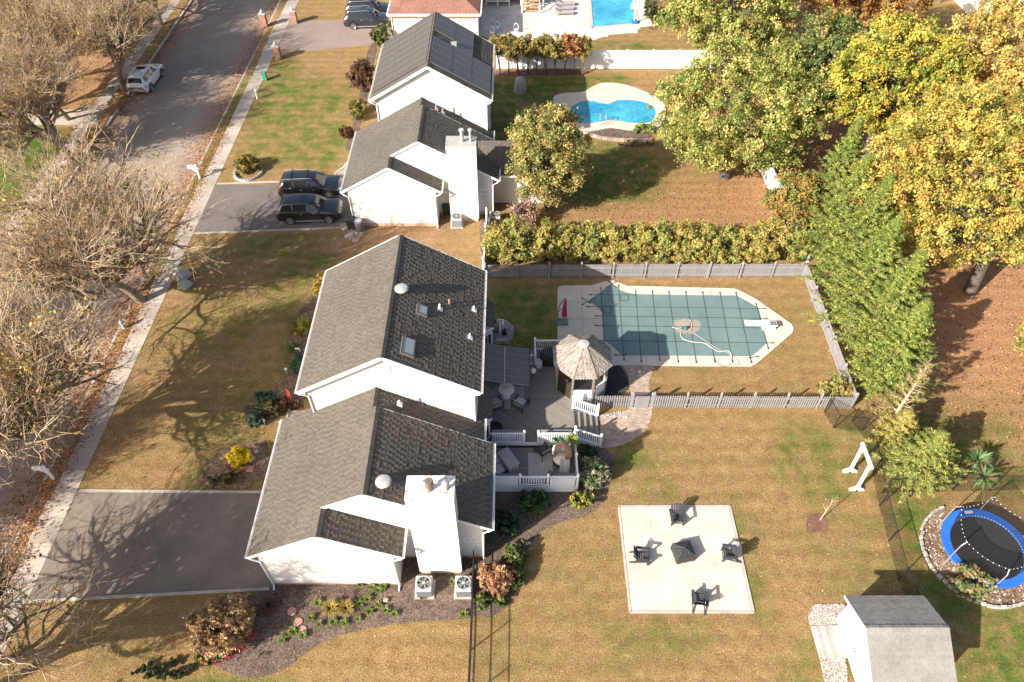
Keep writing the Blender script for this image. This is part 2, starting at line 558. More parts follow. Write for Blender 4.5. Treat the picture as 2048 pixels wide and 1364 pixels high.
gf = t.math('ADD', gf, t.math('MULTIPLY', sep.outputs[0], t.math('MULTIPLY', t.math('SUBTRACT', t.noise(p, .8, 6, .7), .56), 5.5)))
gf = t.math('ADD', t.math('MULTIPLY', gf, 1.15), .09, clamp=True)
c = t.mix(gf, tan, grn)
lf = t.math('ADD', t.math('MULTIPLY', sep.outputs[1], 1.2), t.math('MULTIPLY', t.math('SUBTRACT', fine, .55), 1.1), clamp=True)
lf = t.math('MULTIPLY', lf, t.math('MULTIPLY', sep.outputs[1], 1.6, clamp=True))
lit = t.ramp(t.noise(p, 14.0, 3, .8), [(.3, (.25, .12, .055)), (.5, (.40, .215, .11)), (.7, (.54, .335, .20))])
c = t.mix(lf, c, lit)
sf = t.math('MULTIPLY', sep.outputs[2], t.math('ADD', t.math('MULTIPLY', mid, 1.6), -.1, clamp=True), clamp=True)
c = t.mix(sf, c, t.ramp(fine, [(.3, (.30, .165, .09)), (.7, (.47, .29, .185))]))
bald = t.ramp(t.noise(p, .9, 6, .75), [(.66, (0, 0, 0)), (.74, (1, 1, 1))])
c = t.mix(t.math('MULTIPLY', bald, .55), c, (.46, .30, .18))
sy = t.n('ShaderNodeSeparateXYZ'); t.l(p, sy.inputs[0])
mow = t.math('SINE', t.math('ADD', t.math('MULTIPLY', sy.outputs['Y'], 5.6), t.math('MULTIPLY', t.noise(p, .5, 2), 3.0)))
c = t.mix(1.0, c, t.ramp(t.math('MULTIPLY_ADD', mow, .5, .5), [(.0, (.93,) * 3), (1.0, (1.06,) * 3)]), 'MULTIPLY')
g1 = t.ramp(fine, [(.34, (.60,) * 3), (.68, (1.34,) * 3)])
g2 = t.ramp(vfine, [(.34, (.62,) * 3), (.68, (1.34,) * 3)])
c = t.mix(1.0, t.mix(1.0, c, g1, 'MULTIPLY'), g2, 'MULTIPLY')
t.col(c)
t.set(.95, 0, .1)
t.bump(t.math('ADD', fine, vfine), .9, .05)
me.materials.append(t.m)
lawn = bpy.data.objects.new('lawn', me)
COL.objects.link(lawn)
lawn['kind'] = 'structure'

def structure(name, mb, mat, parent=None):
    o = mb.build(name, mat, parent)
    if parent is None:
        o['kind'] = 'structure'
    return o

# street: asphalt with leaf-strewn gutters as its own wear
t = NT('street_asphalt_leafy')
p = t.pos()
sx = t.n('ShaderNodeSeparateXYZ'); t.l(p, sx.inputs[0])
n1 = t.noise(p, .35, 5); n2 = t.noise(p, 22, 3, .8); n3 = t.noise(p, 2.2, 5, .7); n4 = t.noise(p, 9, 3, .8)
base = t.mix(1.0, t.ramp(n1, [(.3, (.235, .188, .152)), (.7, (.31, .25, .205))]), t.ramp(n2, [(.3, (.75,) * 3), (.7, (1.25,) * 3)]), 'MULTIPLY')
dr = t.math('SUBTRACT', ROAD_R, sx.outputs['X'])
dl = t.math('SUBTRACT', sx.outputs['X'], ROAD_L)
dm = t.math('MINIMUM', dr, dl)
e = t.math('MULTIPLY_ADD', dm, -.42, 1.05, clamp=True)
e = t.math('MULTIPLY', e, t.math('MULTIPLY_ADD', n3, 3.0, -.95, clamp=True), clamp=True)
e = t.math('MULTIPLY', e, t.math('MULTIPLY_ADD', n4, 2.6, -.6, clamp=True), clamp=True)
sp = t.ramp(t.noise(p, 6.5, 2, .9), [(.68, (0, 0, 0)), (.72, (1, 1, 1))])
e = t.math('MAXIMUM', e, t.math('MULTIPLY', sp, .35))
t.col(t.mix(e, base, t.ramp(n4, [(.3, (.27, .12, .06)), (.7, (.46, .24, .135))])))
t.set(.92, 0, .2)
t.bump(n2, .3)
M['street'] = t.m
rd = MB().box(ROAD_L, ROAD_R, -60, 170, -.149, -.13)
structure('road', rd, M['street'])
rd = MB().box(-160, ROAD_L - .003, 32.2, 43.4, -.149, -.134)
structure('road', rd, M['street'])

kb = MB()
for y0, y1 in ((-60, 14.4), (21.6, 43.2), (50.2, 71.8), (80.0, 170)):
    y = y0
    while y < y1:
        ye = min(y + 3.0, y1)
        kb.box(ROAD_R - .03, ROAD_R + .14, y, ye - .012, -.15, .012)
        y = ye
structure('kerb', kb, M['kerb'])
kb = MB()
for y0, y1 in ((43.6, 54.5), (58.5, 61.3), (64.0, 170)):
    y = y0
    while y < y1:
        ye = min(y + 3.0, y1)
        kb.box(ROAD_L - .14, ROAD_L + .03, y, ye - .012, -.15, .012)
        y = ye
kb.box(-160, ROAD_L - .15, 43.4, 43.57, -.15, .012)
kb.box(-160, ROAD_L - .15, 32.03, 32.2, -.15, .012)
kb.box(ROAD_L - .14, ROAD_L + .03, -60, 32.2, -.15, .012)
structure('kerb', kb, M['kerb'])

def slabs(name, x0, x1, y0, y1, step, z=.02):
    root = bpy.data.objects.new(name, None)
    COL.objects.link(root); root['kind'] = 'structure'
    root.location = (x0, y0, 0)
    w = x1 - x0
    me_ = [MB().box(0, w, 0, step - .018, -.05, z, .86 + .07 * k).mesh('slab', M['concrete']) for k in range(5)]
    y = y0
    while y < y1 - .01:
        s = link('slab', me_[random.randrange(5)], root, (0, y - y0, rnd(-.004, .004)))
        y += step
    return root
slabs('sidewalk', -25.55, -24.3, 3.0, 96, 1.5)
slabs('sidewalk', -39.0, -37.75, 43.9, 96, 1.5)
# driveway aprons (concrete ramps from the street to the sidewalk)
for y0, y1 in ((14.5, 21.5), (43.3, 50.1), (71.9, 79.9)):
    ap = MB()
    for k in range(3):
        a, b = y0 + (y1 - y0) * k / 3, y0 + (y1 - y0) * (k + 1) / 3 - .02
        ap.hexa([(ROAD_R - .1, a, -.2), (-25.56, a, -.2), (-25.56, b, -.2), (ROAD_R - .1, b, -.2)], [(ROAD_R - .1, a, -.11), (-25.56, a, .016), (-25.56, b, .016), (ROAD_R - .1, b, -.11)], .9 + .06 * k)
    structure('driveway_apron', ap, M['concrete'])
ap = MB().hexa([(-37.74, 58.6, -.2), (ROAD_L + .1, 58.6, -.2), (ROAD_L + .1, 61.2, -.2), (-37.74, 61.2, -.2)], [(-37.74, 58.6, .016), (ROAD_L + .1, 58.6, -.11), (ROAD_L + .1, 61.2, -.11), (-37.74, 61.2, .016)])
ap.box(-46, -39.02, 58.6, 61.2, -.05, .016)
structure('driveway_apron', ap, M['concrete'])

# driveways with concrete edging strips
def edging(a, b, w=.16):
    return MB().beam((a[0], a[1], .0), (b[0], b[1], .0), w, .09)
structure('driveway', MB().slab([(-24.28, 14.95), (-12.2, 15.62), (-12.2, 20.95), (-24.28, 21.05)], -.05, .012), M['drive1'])
structure('driveway_edging', edging((-24.2, 21.15), (-13.1, 21.05)), M['kerb'])
structure('driveway_edging', edging((-24.2, 14.85), (-12.3, 15.5)), M['kerb'])
structure('driveway', MB().slab([(-24.28, 43.55), (-12.2, 44.2), (-12.2, 49.55), (-24.28, 49.65)], -.05, .012), M['drive2'])
structure('driveway_edging', edging((-24.2, 49.75), (-16.5, 50.2)), M['kerb'])
structure('driveway_edging', edging((-24.2, 43.45), (-12.6, 44.15)), M['kerb'])
structure('driveway', MB().slab([(-24.28, 72.0), (-12.6, 74.2), (-12.6, 79.6), (-24.28, 79.6)], -.05, .012), M['drive3'])

# front walk of the near house: slabs
root = bpy.data.objects.new('front_walk', None); COL.objects.link(root); root['kind'] = 'structure'
root.location = (-13.4, 21.2, 0)
for k, (a, b) in enumerate(((22.3, 23.35), (23.38, 24.5), (24.53, 25.6), (25.63, 26.7))):
    MB().box(-13.5 if k < 3 else -13.5, -12.35 if k < 3 else -11.4, a, b, -.05, .03, .95 + .05 * (k % 2)).build('slab', M['concrete'], root)
structure('garden_edging', MB().box(-13.66, -13.53, 21.3, 26.8, -.05, .10), M['kerb'])

# beds of mulch
def bed(pts, z=.02, mat='mulch', name='mulch_bed', px=True):
    P_ = [tuple(G(*p)[:2]) if px else p for p in pts]
    # soften the outline
    out = []
    n = len(P_)
    for i in range(n):
        a, b = P_[i], P_[(i + 1) % n]
        out += [(a[0] * .75 + b[0] * .25, a[1] * .75 + b[1] * .25), (a[0] * .25 + b[0] * .75, a[1] * .25 + b[1] * .75)]
    return structure(name, MB().slab(out, -.03, z), M[mat])
bed([(640, 560), (655, 560), (640, 640), (625, 720), (612, 790), (600, 822), (548, 824), (545, 850), (500, 850), (485, 820), (512, 785), (572, 765), (585, 720), (575, 690), (585, 640)], .02, 'bedsoil')
bed([(392, 978), (405, 935), (440, 900), (478, 882), (548, 880), (522, 978)], .02, 'bedsoil')
bed([(395, 1205), (545, 1178), (548, 1165), (800, 1165), (800, 1110), (960, 1110), (975, 1180), (1010, 1200), (950, 1238), (870, 1240), (800, 1245), (735, 1258), (660, 1275), (620, 1300), (560, 1345), (500, 1360), (430, 1335), (385, 1300)], .024)
bed([(980, 965), (1160, 965), (1165, 890), (1205, 890), (1228, 915), (1222, 970), (1190, 1030), (1110, 1045), (1060, 1080), (1045, 1150), (1020, 1210), (985, 1235), (960, 1235), (960, 1100)], .016)
bed([(1612, 1068), (1612, 1035), (1640, 1022), (1660, 1045), (1655, 1065), (1635, 1062)], .012, 'mulchred', 'tree_mulch_ring')
bed([(1168, 262), (1200, 258), (1225, 256), (1260, 262), (1300, 264), (1305, 277), (1245, 281), (1205, 277)], .03)
bed([(706, 262), (722, 255), (742, 150), (756, 85), (738, 88), (722, 170)], .02)
bed([(688, 300), (700, 262), (712, 240), (704, 300)], .02)
bed([(985, 140), (1180, 140), (1180, 150), (985, 153)], .02, 'mulchred')
bed([(1290, -20), (1320, -20), (1320, 60), (1296, 60), (1300, 50)], .02, 'mulchred')
bed([(958, 430), (1000, 430), (1005, 520), (962, 525)], .02)

# front walk of the second house: curving tan pavers with pale edge
walk2 = [(-12.35, 50.0), (-14.6, 50.25), (-14.75, 51.2), (-14.2, 52.0), (-13.75, 53.2), (-13.65, 54.3), (-13.35, 54.9), (-12.4, 55.1)]
structure('paver_walk', MB().slab(walk2, -.05, .02), M['paver'])
eb = MB()
for a, b in zip(walk2[1:-1], walk2[2:]):
    eb.beam((a[0], a[1], .02), (b[0], b[1], .02), .2, .07)
structure('walk_edging', eb, M['kerb'])
# ================================================================== ROOF / HOUSE BUILDERS
def slope(parent, A, B, C, D, mat, expo=.19, tab=.16, thick=(.006, .022), under=.14, name='roof_slope', tv=.09, ac=.12):
    """A-B along the eave, D-C along the ridge (D over A); a deck slab with laid shingle tabs on it"""
    A, B, C, D = (Vector(p) for p in (A, B, C, D))
    n = (B - A).cross(D - A).normalized()
    if n.z < 0: n = -n
    dn = n * under
    base = MB().hexa([A - dn, B - dn, C - dn, D - dn], [A, B, C, D], .8).build(name, mat, parent)
    L = ((D + C) / 2 - (A + B) / 2).length
    k = max(1, round(L / expo))
    sh = MB()
    for i in range(k):
        v0, v1 = i / k, min(1.0, (i + 1.25) / k)
        l0, r0 = A.lerp(D, v0), B.lerp(C, v0)
        l1, r1 = A.lerp(D, v1), B.lerp(C, v1)
        w = (r0 - l0).length
        if w < .05: continue
        u = -(tab * .5 if i % 2 else 0) / w - rnd(0, tab * .35) / w
        alt = 0
        course = rnd(-.04, .04)
        while u < 1:
            du = tab * rnd(.8, 1.2) / w
            a, b = max(0, u), min(1, u + du - .012 / w)
            if b - a > .004:
                alt += 1
                t = (thick[alt % 2] if rnd(0, 1) < .82 else random.choice(thick)) * rnd(.85, 1.15)
                up = n * t
                p0, p1 = l0.lerp(r0, a), l0.lerp(r0, b)
                p2, p3 = l1.lerp(r1, b), l1.lerp(r1, a)
                tn = (1 + ac if t > .5 * sum(thick) else 1 - ac) + course + rnd(-tv, tv) * .7
                e = n * .002
                sh.face([p0 + up, p1 + up, p2 + e, p3 + e], tn)
                sh.face([p0, p1, p1 + up, p0 + up], tn * .9)
                sh.face([p1, p2, p2 + e, p1 + up], tn * .9)
                sh.face([p3, p0, p0 + up, p3 + e], tn * .9)
            u += du
    s = sh.build('shingles', mat, base)
    s['kind'] = 'stuff'
    return base

def ridge_cap(parent, P, Q, sl, mat, w=.17, h=.035, step=.24):
    """overlapping cap pieces along a horizontal ridge running in Y (sl: pitch) """
    P, Q = Vector(P), Vector(Q)
    d = (Q - P); L = d.length; d.normalize()
    side = Vector((d.y, -d.x, 0)).normalized()
    mb = MB()
    k = int(L / step)
    for i in range(k + 1):
        a = P + d * (i * step); b = P + d * min(L, (i + 1.15) * step)
        if (b - a).length < .05: continue
        tn = 1 + rnd(-.12, .12)
        dz = Vector((0, 0, -w * sl))
        ha, hb = Vector((0, 0, h + .02)), Vector((0, 0, h))
        for sg in (-1, 1):
            e0, e1 = a + side * sg * w + dz, b + side * sg * w + dz
            mb.face([a + ha, b + hb, e1 + hb, e0 + ha], tn)
            mb.face([e0 + ha, e1 + hb, e1 - Vector((0, 0, .02)), e0 - Vector((0, 0, .02))], tn * .8)
        mb.face([a + side * w + dz + ha, a + ha, a - side * w + dz + ha, a - side * w + dz, a, a + side * w + dz], tn * .8)
    s = mb.build('ridge_cap', mat, parent)
    return s

def gable_wall(name, parent, mat, y, thick, x0, x1, zb, zl, xr, zr, zrt):
    pts = [(x0, zb), (x1, zb), (x1, zrt), (xr, zr), (x0, zl)]
    mb = MB()
    f = [(x, y, z) for x, z in pts]; b = [(x, y + thick, z) for x, z in pts]
    mb.face(f); mb.face(b[::-1])
    for i in range(5):
        j = (i + 1) % 5
        mb.face([f[i], b[i], b[j], f[j]])
    w = mb.build(name, mat, parent)
    # lapped siding courses on the outer face
    sd = MB()
    z = zb
    def span(zz):
        l = x0 if zz <= zl else x0 + (xr - x0) * (zz - zl) / max(zr - zl, 1e-6)
        r_ = x1 if zz <= zrt else x1 + (xr - x1) * (zz - zrt) / max(zr - zrt, 1e-6)
        return l + .02, r_ - .02
    while z + .115 < zr - .05:
        l0, r0 = span(z); l1, r1 = span(z + .115)
        if r1 - l1 > .1:
            sd.face([(l0, y - .024, z), (r0, y - .024, z), (r1, y - .006, z + .113), (l1, y - .006, z + .113)])
            sd.face([(l0, y - .004, z), (r0, y - .004, z), (r0, y - .024, z), (l0, y - .024, z)])
        z += .115
    sd.build('siding_courses', mat, w)['kind'] = 'stuff'
    return w

def gutter(parent, x, y0, y1, z, side, mat=None):
    mb = MB()
    s = .11 * side
    a, b = sorted((x, x + s))
    mb.box(a, b, y0, y1, z - .10, z - .085)
    mb.box(x + s - .008, x + s + .008, y0, y1, z - .1, z + .01)
    mb.box(x - .008, x + .008, y0, y1, z - .1, z + .005)
    mb.box(a, b, y0, y0 + .012, z - .1, z)
    mb.box(a, b, y1 - .012, y1, z - .1, z)
    return mb.build('gutter', mat or M['trim'], parent)

def downspout(parent, pts, mat=None):
    return MB().tube(pts, .05, 6).build('downspout', mat or M['trim'], parent)

def window(parent, face, c, w, h, nx_=2, nz_=1, depth=.06):
    """face: 'y' wall facing -Y, 'x' wall facing +X; c centre on the wall plane"""
    fr, gl = MB(), MB()
    def bx(mb, u0, u1, z0, z1, d0, d1):
        if face == 'y': mb.box(c[0] + u0, c[0] + u1, c[1] - d1, c[1] - d0, c[2] + z0, c[2] + z1)
        else: mb.box(c[0] + d0, c[0] + d1, c[1] + u0, c[1] + u1, c[2] + z0, c[2] + z1)
    f = .07
    bx(fr, -w / 2 - f, w / 2 + f, h / 2, h / 2 + f, .0, depth); bx(fr, -w / 2 - f, w / 2 + f, -h / 2 - f, -h / 2, .0, depth + .03)
    bx(fr, -w / 2 - f, -w / 2, -h / 2, h / 2, .0, depth); bx(fr, w / 2, w / 2 + f, -h / 2, h / 2, .0, depth)
    for i in range(1, nx_): bx(fr, -w / 2 + w * i / nx_ - .015, -w / 2 + w * i / nx_ + .015, -h / 2, h / 2, .012, depth - .02)
    for i in range(1, nz_): bx(fr, -w / 2, w / 2, -h / 2 + h * i / nz_ - .014, -h / 2 + h * i / nz_ + .014, .013, depth - .022)
    bx(gl, -w / 2, w / 2, -h / 2, h / 2, .003, .01)
    o = fr.build('window', M['trim'], parent)
    gl.build('pane', M['glassdark'], o)
    return o

def on_plane(px, py, x0, z0, s):
    x = (px - 1024) / FPX; y = -(py - 682) / FPX
    d = (x, math.cos(PITCH) + y * math.sin(PITCH), -math.sin(PITCH) + y * math.cos(PITCH))
    t = (z0 - s * x0 - CAM_H) / (d[2] - s * d[0])
    return Vector((d[0] * t, d[1] * t, CAM_H + d[2] * t))

# rusty painted chimney cap
t = NT('rust_streaked_white_metal')
p = t.pos()
n = t.noise(p, 5.5, 6, .75)
t.col(t.mix(t.ramp(n, [(.54, (0, 0, 0)), (.60, (1, 1, 1))]), (.72, .70, .67), t.ramp(t.noise(p, 20), [(.3, (.10, .03, .015)), (.7, (.45, .17, .06))])))
t.set(.5, 0, .3)
M['rustcap'] = t.m
t = NT('solar_cell_panel')
tc = t.n('ShaderNodeTexCoord')
s3 = t.n('ShaderNodeSeparateXYZ'); t.l(tc.outputs['Object'], s3.inputs[0])
def gl_(o, pitch, w):
    fr = t.math('FRACT', t.math('DIVIDE', o, pitch))
    return t.math('LESS_THAN', fr, w)
g = t.math('MAXIMUM', gl_(s3.outputs['X'], .17, .10), gl_(s3.outputs['Y'], .28, .07))
t.col(t.mix(g, (.06, .052, .048), (.15, .135, .12)))
t.set(.3, 0, .5)
M['solar'] = t.m

def house(dy, label, shingle, ch_top, cap_mat, first):
    root = thing('house', label, 'house', (-6.5, 24.0 + dy, 0), 0., 'white suburban houses in a row')
    W, T = M['siding'], M['trim']
    Y = lambda v: v + dy
    # ---------------- two-storey block
    xl, xr, ze, xm, zr = -11.02, -1.60, 6.4, -6.33, 9.15
    y0, y1 = Y(23.10), Y(32.3)
    sl = (zr - ze) / (xm - xl); sr = (zr - ze) / (xr - xm)
    slope(root, (xl, y1, ze), (xl, y0, ze), (xm, y0, zr), (xm, y1, zr), shingle)
    slope(root, (xr, y0, ze), (xr, y1, ze), (xm, y1, zr), (xm, y0, zr), shingle)
    ridge_cap(root, (xm, y0, zr), (xm, y1, zr), sl, shingle)
    wl, wr = xl + .42, xr - .32
    zl_, zr_ = ze + .42 * sl - .2, ze + .32 * sr - .2
    gable_wall('wall', root, W, y0 + .28, .16, wl, wr, .35, zl_, xm, zr - .17, zr_)
    gable_wall('wall', root, W, y1 - .32, .16, wl, wr, .35, zl_, xm, zr - .17, zr_)
    MB().box(wl, wl + .16, y0 + .45, y1 - .33, .35, zl_).build('wall', W, root)
    MB().box(wr - .16, wr, y0 + .45, y1 - .33, .35, zr_).build('wall', W, root)
    MB().box(wl + .02, wr - .02, y0 + .2, y1 - .2, -.05, .345).build('foundation', M['brickbase'], root)
    for yy in (y0 - .012, y1 - .028):
        for (xa, za) in ((xl, ze), (xr, ze)):
            MB().beam((xa, yy + .02, za - .09), (xm, yy + .02, zr - .09), .045, .2).build('rake_board', T, root)
    MB().box(xl + .02, wl - .005, y0 + .03, y1 - .03, ze - .17, ze - .15).build('soffit', T, root)
    MB().box(wr + .005, xr - .02, y0 + .03, y1 - .03, ze - .17, ze - .15).build('soffit', T, root)
    gutter(root, xl, y0, y1, ze - .01, -1); gutter(root, xr, y0, y1, ze - .01, 1)
    downspout(root, [(xl - .05, y0 + .08, ze - .1), (xl + .05, y0 + .08, ze - .25), (wl + .03, y0 + .21, ze - .55), (wl + .06, y0 + .22, 3.4)])
    downspout(root, [(xr + .05, y0 + .08, ze - .1), (xr - .05, y0 + .08, ze - .25), (wr - .05, y0 + .21, ze - .5), (wr - .07, y0 + .22, 3.2)])
    # gable vent
    v = MB()
    for k in range(5):
        v.beam((xm - .22, y0 + .255, zr - 1.0 - .09 * k), (xm + .22, y0 + .255, zr - 1.0 - .09 * k), .02, .05, up=(0, .6, .8))
    v.box(xm - .27, xm - .225, y0 + .225, y0 + .276, zr - 1.45, zr - .9); v.box(xm + .225, xm + .27, y0 + .225, y0 + .276, zr - 1.45, zr - .9)
    v.build('gable_vent', T, root)
    # ---------------- low block: family room (B2, B1) and garage (B3)
    ex, ez, s = -12.58, 3.29, .573
    b3x, b3z = -8.9, ez + s * (ex * -1 - 8.9)
    b2x, b2z = -6.78, ez + s * (12.58 - 6.78)
    b1x, b1z = -6.98, ez + s * (12.58 - 6.98)
    y3, y2, y1b, yw = Y(15.6), Y(17.06), Y(22.08), Y(23.66)
    slope(root, (ex, y2, ez), (ex, y3, ez), (b3x, y3, b3z), (b3x, y2, b3z), shingle)
    e3 = b3x + (b3z - ez) / s
    slope(root, (e3, y3, ez), (e3, y2 + .06, ez), (b3x, y2 + .06, b3z), (b3x, y3, b3z), shingle)
    ridge_cap(root, (b3x, y3, b3z), (b3x, y2, b3z), s, shingle)
    slope(root, (ex, y1b, ez), (ex, y2 + .003, ez), (b2x, y2 + .003, b2z), (b2x, y1b, b2z), shingle)
    e2 = b2x + (b2z - ez) / s
    slope(root, (e2, y2, ez), (e2, y1b, ez), (b2x, y1b, b2z), (b2x, y2, b2z), shingle)
    ridge_cap(root, (b2x, y2, b2z), (b2x, y1b, b2z), s, shingle)
    slope(root, (ex, yw, ez), (ex, y1b + .003, ez), (b1x, y1b + .003, b1z), (b1x, yw, b1z), shingle)
    e1 = -1.5
    z1 = b1z - s * (e1 - b1x)
    slope(root, (e1, y1b + .01, z1), (e1, yw, z1), (b1x, yw, b1z), (b1x, y1b + .01, b1z), shingle)
    ridge_cap(root, (b1x, y1b, b1z), (b1x, yw, b1z), s, shingle)
    w3l, w3r = ex + .45, e3 - .42
    gable_wall('wall', root, W, y3 + .1, .16, w3l, w3r, .32, ez + .45 * s - .16, b3x, b3z - .16, ez + .42 * s - .16)
    MB().box(w3r - .16, w3r, y3 + .27, y2 + .1, .32, ez + .42 * s - .17).build('wall', W, root)
    MB().box(w3l, w3l + .16, y3 + .27, Y(21.6), .05, ez + .45 * s - .17).build('wall', W, root)
    MB().box(w3l + .03, w3r - .03, y3 + .13, y2 + .1, -.05, .315).build('foundation', M['brickbase'], root)
    # garage doors in the wall towards the street
    for k in range(2):
        gd = MB()
        for j in range(4):
            gd.box(w3l - .05, w3l - .004, Y(16.1) + k * 2.7, Y(18.5) + k * 2.7, .04 + j * .54, .04 + j * .54 + .52)
        gd.build('garage_door', T, root)
    w2r = e2 - .45
    gable_wall('wall', root, W, y2 + .1, .16, b3x + .1, w2r, .32, b2z - s * (b2x - b3x - .1) - .16, b2x, b2z - .16, ez + .45 * s - .16)
    MB().box(w2r - .16, w2r, y2 + .27, y1b - .1, .32, ez + .45 * s - .17).build('wall', W, root)
    gable_wall('wall', root, W, y1b - .1 - .16, .16, b1x + .3, w2r, .32, b1z - .1, b2x + .2, b2z - .25, ez + .45 * s - .16)
    MB().box(w3r + .01, w2r - .03, y2 + .13, y1b - .13, -.05, .315).build('foundation', M['brickbase'], root)
    MB().box(-1.95 - .16, -1.95, y1b - .08, y0 + .15, .05, z1 + .2).build('wall', W, root)
    for (xa, yy, xc, zc) in ((ex, y3, b3x, b3z), (e3, y3, b3x, b3z), (e2, y2, b2x, b2z)):
        MB().beam((xa, yy + .008, ez - .07), (xc, yy + .008, zc - .07), .04, .16).build('rake_board', T, root)
    MB().beam((b3x, y2 + .008, b3z + .0 - .06), (b2x, y2 + .008, b2z - .07), .04, .16).build('rake_board', T, root)
    MB().beam((e2, y1b - .008, ez - .07), (b2x, y1b - .008, b2z - .07), .03, .14).build('rake_board', T, root)
    gutter(root, ex, y3, yw, ez - .01, -1); gutter(root, e3, y3, y2 + .08, ez - .01, 1); gutter(root, e2, y2, y1b, ez - .01, 1); gutter(root, e1, y1b + .02, yw, z1 - .01, 1)
    downspout(root, [(ex - .05, y3 + .06, ez - .1), (ex + .1, y3 + .05, ez - .25), (w3l + .03, y3 + .04, ez - .5), (w3l + .06, y3 + .04, .15), (w3l + .1, y3 - .2, .08)])
    downspout(root, [(e3 + .05, y3 + .06, ez - .1), (e3 - .1, y3 + .05, ez - .25), (w3r - .06, y3 + .04, ez - .45), (w3r - .07, y3 + .04, .15), (w3r - .07, y3 - .25, .08)])
    downspout(root, [(e2 + .05, y2 + .06, ez - .1), (e2 - .1, y2 + .05, ez - .22), (w2r + .0, y2 + .04, ez - .45), (w2r - .04, y2 + .04, .12)])
    MB().box(w3l - .08, w3l - .003, Y(21.3), Y(21.5), .05, 2.9).build('porch_post', T, root)
    # small windows beside the chimney
    window(root, 'y', (-5.2, y2 + .1, 2.35), .62, .34, 2, 2)
    window(root, 'y', (-2.05, y2 + .1, 2.2), .6, .34, 2, 2)
    # right-hand wall windows and glazed door towards the deck
    for yy, zz, ww, hh in ((28.0, 2.1, 1.7, 1.9), (29.7, 4.6, 1.0, 1.3), (26.0, 4.6, 1.0, 1.3), (32.0, 4.6, .9, 1.2)):
        window(root, 'x', (wr, Y(yy), zz), ww, hh, 2, 2)
    # chimney
    cx0, cx1, cy0, cy1 = -4.66, -2.6, Y(16.3), Y(17.15)
    ch = MB().box(cx0, cx1, cy0, cy1 + .3, .3, ch_top).build('chimney', W, root)
    MB().box(cx0 + .02, cx1 - .02, cy0 + .02, cy1, -.05, .295).build('plinth', M['brickbase'], ch)
    for xx in (cx0, cx1):
        MB().box(xx - .045, xx + .045, cy0 - .02, cy0 + .06, .3, ch_top - .01).build('corner_trim', T, ch)
    MB().box(cx0 - .06, cx1 + .06, cy0 - .06, cy1 + .33, ch_top, ch_top + .07).build('cap', cap_mat, ch)
    if first:
        MB().lathe([(.11, 0), (.11, .38), (.2, .38), (.2, .72), (.17, .78)], (-3.62, Y(16.75), ch_top + .06), 14).build('flue', M['darktin'], ch)
        MB().lathe([(.09, 0), (.08, .32), (.17, .36), (.19, .48), (.15, .58), (.05, .62)], (-2.92, Y(16.78), ch_top + .06), 14).build('flue', M['dull'], ch)
    else:
        MB().lathe([(.13, 0), (.13, .85), (.2, .87), (.2, .98), (.16, 1.02)], (-3.55, Y(16.75), ch_top + .06), 14).build('flue', M['dull'], ch)
        MB().lathe([(.1, 0), (.1, .85), (.16, .87), (.16, .98), (.12, 1.02)], (-2.95, Y(16.78), ch_top + .06), 14).build('flue', M['dull'], ch)
    # pipes through the roof
    def pipe(p_, h=.32, m='trim', boot=True):
        q = MB().lathe([(.05, -.1), (.05, h), (.035, h + .01)], p_, 8)
        if boot:
            q.hexa([(p_.x - .12, p_.y - .14, p_.z + .05), (p_.x + .14, p_.y - .14, p_.z - .10), (p_.x + .14, p_.y + .14, p_.z - .10), (p_.x - .12, p_.y + .14, p_.z + .05)],
                   [(p_.x - .12, p_.y - .14, p_.z + .1), (p_.x + .14, p_.y - .14, p_.z - .05), (p_.x + .14, p_.y + .14, p_.z - .05), (p_.x - .12, p_.y + .14, p_.z + .1)])
        q.build('vent_pipe', M[m], root)
    RP = lambda a, b: on_plane(a, b, xm, zr, -sr) + Vector((0, dy, 0))
    LP = lambda a, b: on_plane(a, b, b2x, b2z, -s) + Vector((0, dy, 0))
    def fan(p_):
        MB().lathe([(.16, -.1), (.16, .16), (.36, .19), (.38, .25), (.30, .32), (.12, .36)], p_, 20).build('roof_fan', M['galv'] if not first else M['dull'], root, smooth=False)
    if first:
        fan(RP(804, 583)); fan(LP(768, 968))
        pipe(RP(880, 618), .36); pipe(RP(948, 620), .3); pipe(RP(940, 675), .3); pipe(RP(899, 608), .35, 'terracotta', False)
        pipe(LP(799, 808), .28)
        for (a, b, ww, ll) in ((843, 622, .62, .72), (815, 695, .72, 1.15)):
            c_ = RP(a, b)
            u = Vector((1, 0, -sr)).normalized(); w_ = Vector((0, 1, 0)); nn = Vector((sr, 0, 1)).normalized()
            fr = MB(); g_ = MB()
            def pl(mb, a0, a1, b0, b1, h0, h1):
                mb.hexa([c_ + u * i + w_ * j + nn * h0 for i, j in ((a0, b0), (a1, b0), (a1, b1), (a0, b1))], [c_ + u * i + w_ * j + nn * h1 for i, j in ((a0, b0), (a1, b0), (a1, b1), (a0, b1))])
            hw, hl = ww / 2, ll / 2
            pl(fr, -hw, -hw + .07, -hl, hl, -.02, .13); pl(fr, hw - .07, hw, -hl, hl, -.02, .13)
            pl(fr, -hw + .07, hw - .07, -hl, -hl + .07, -.02, .13); pl(fr, -hw + .07, hw - .07, hl - .07, hl, -.02, .13)
            pl(g_, -hw + .07, hw - .07, -hl + .07, hl - .07, .05, .115)
            so = fr.build('skylight', M['darktin'], root)
            g_.build('glass', M['glasssky'], so)
    else:
        pipe(LP(795, 815), .5, 'dull'); pipe(LP(815, 822), .3, 'dull')
        # solar panels laid on both slopes
        u = {-1: Vector((1, 0, sl)).normalized(), 1: Vector((-1, 0, sr)).normalized()}
        pm = MB().box(0, 1.02, 0, 1.68, .05, .09).mesh('solar_panel', M['solar'])
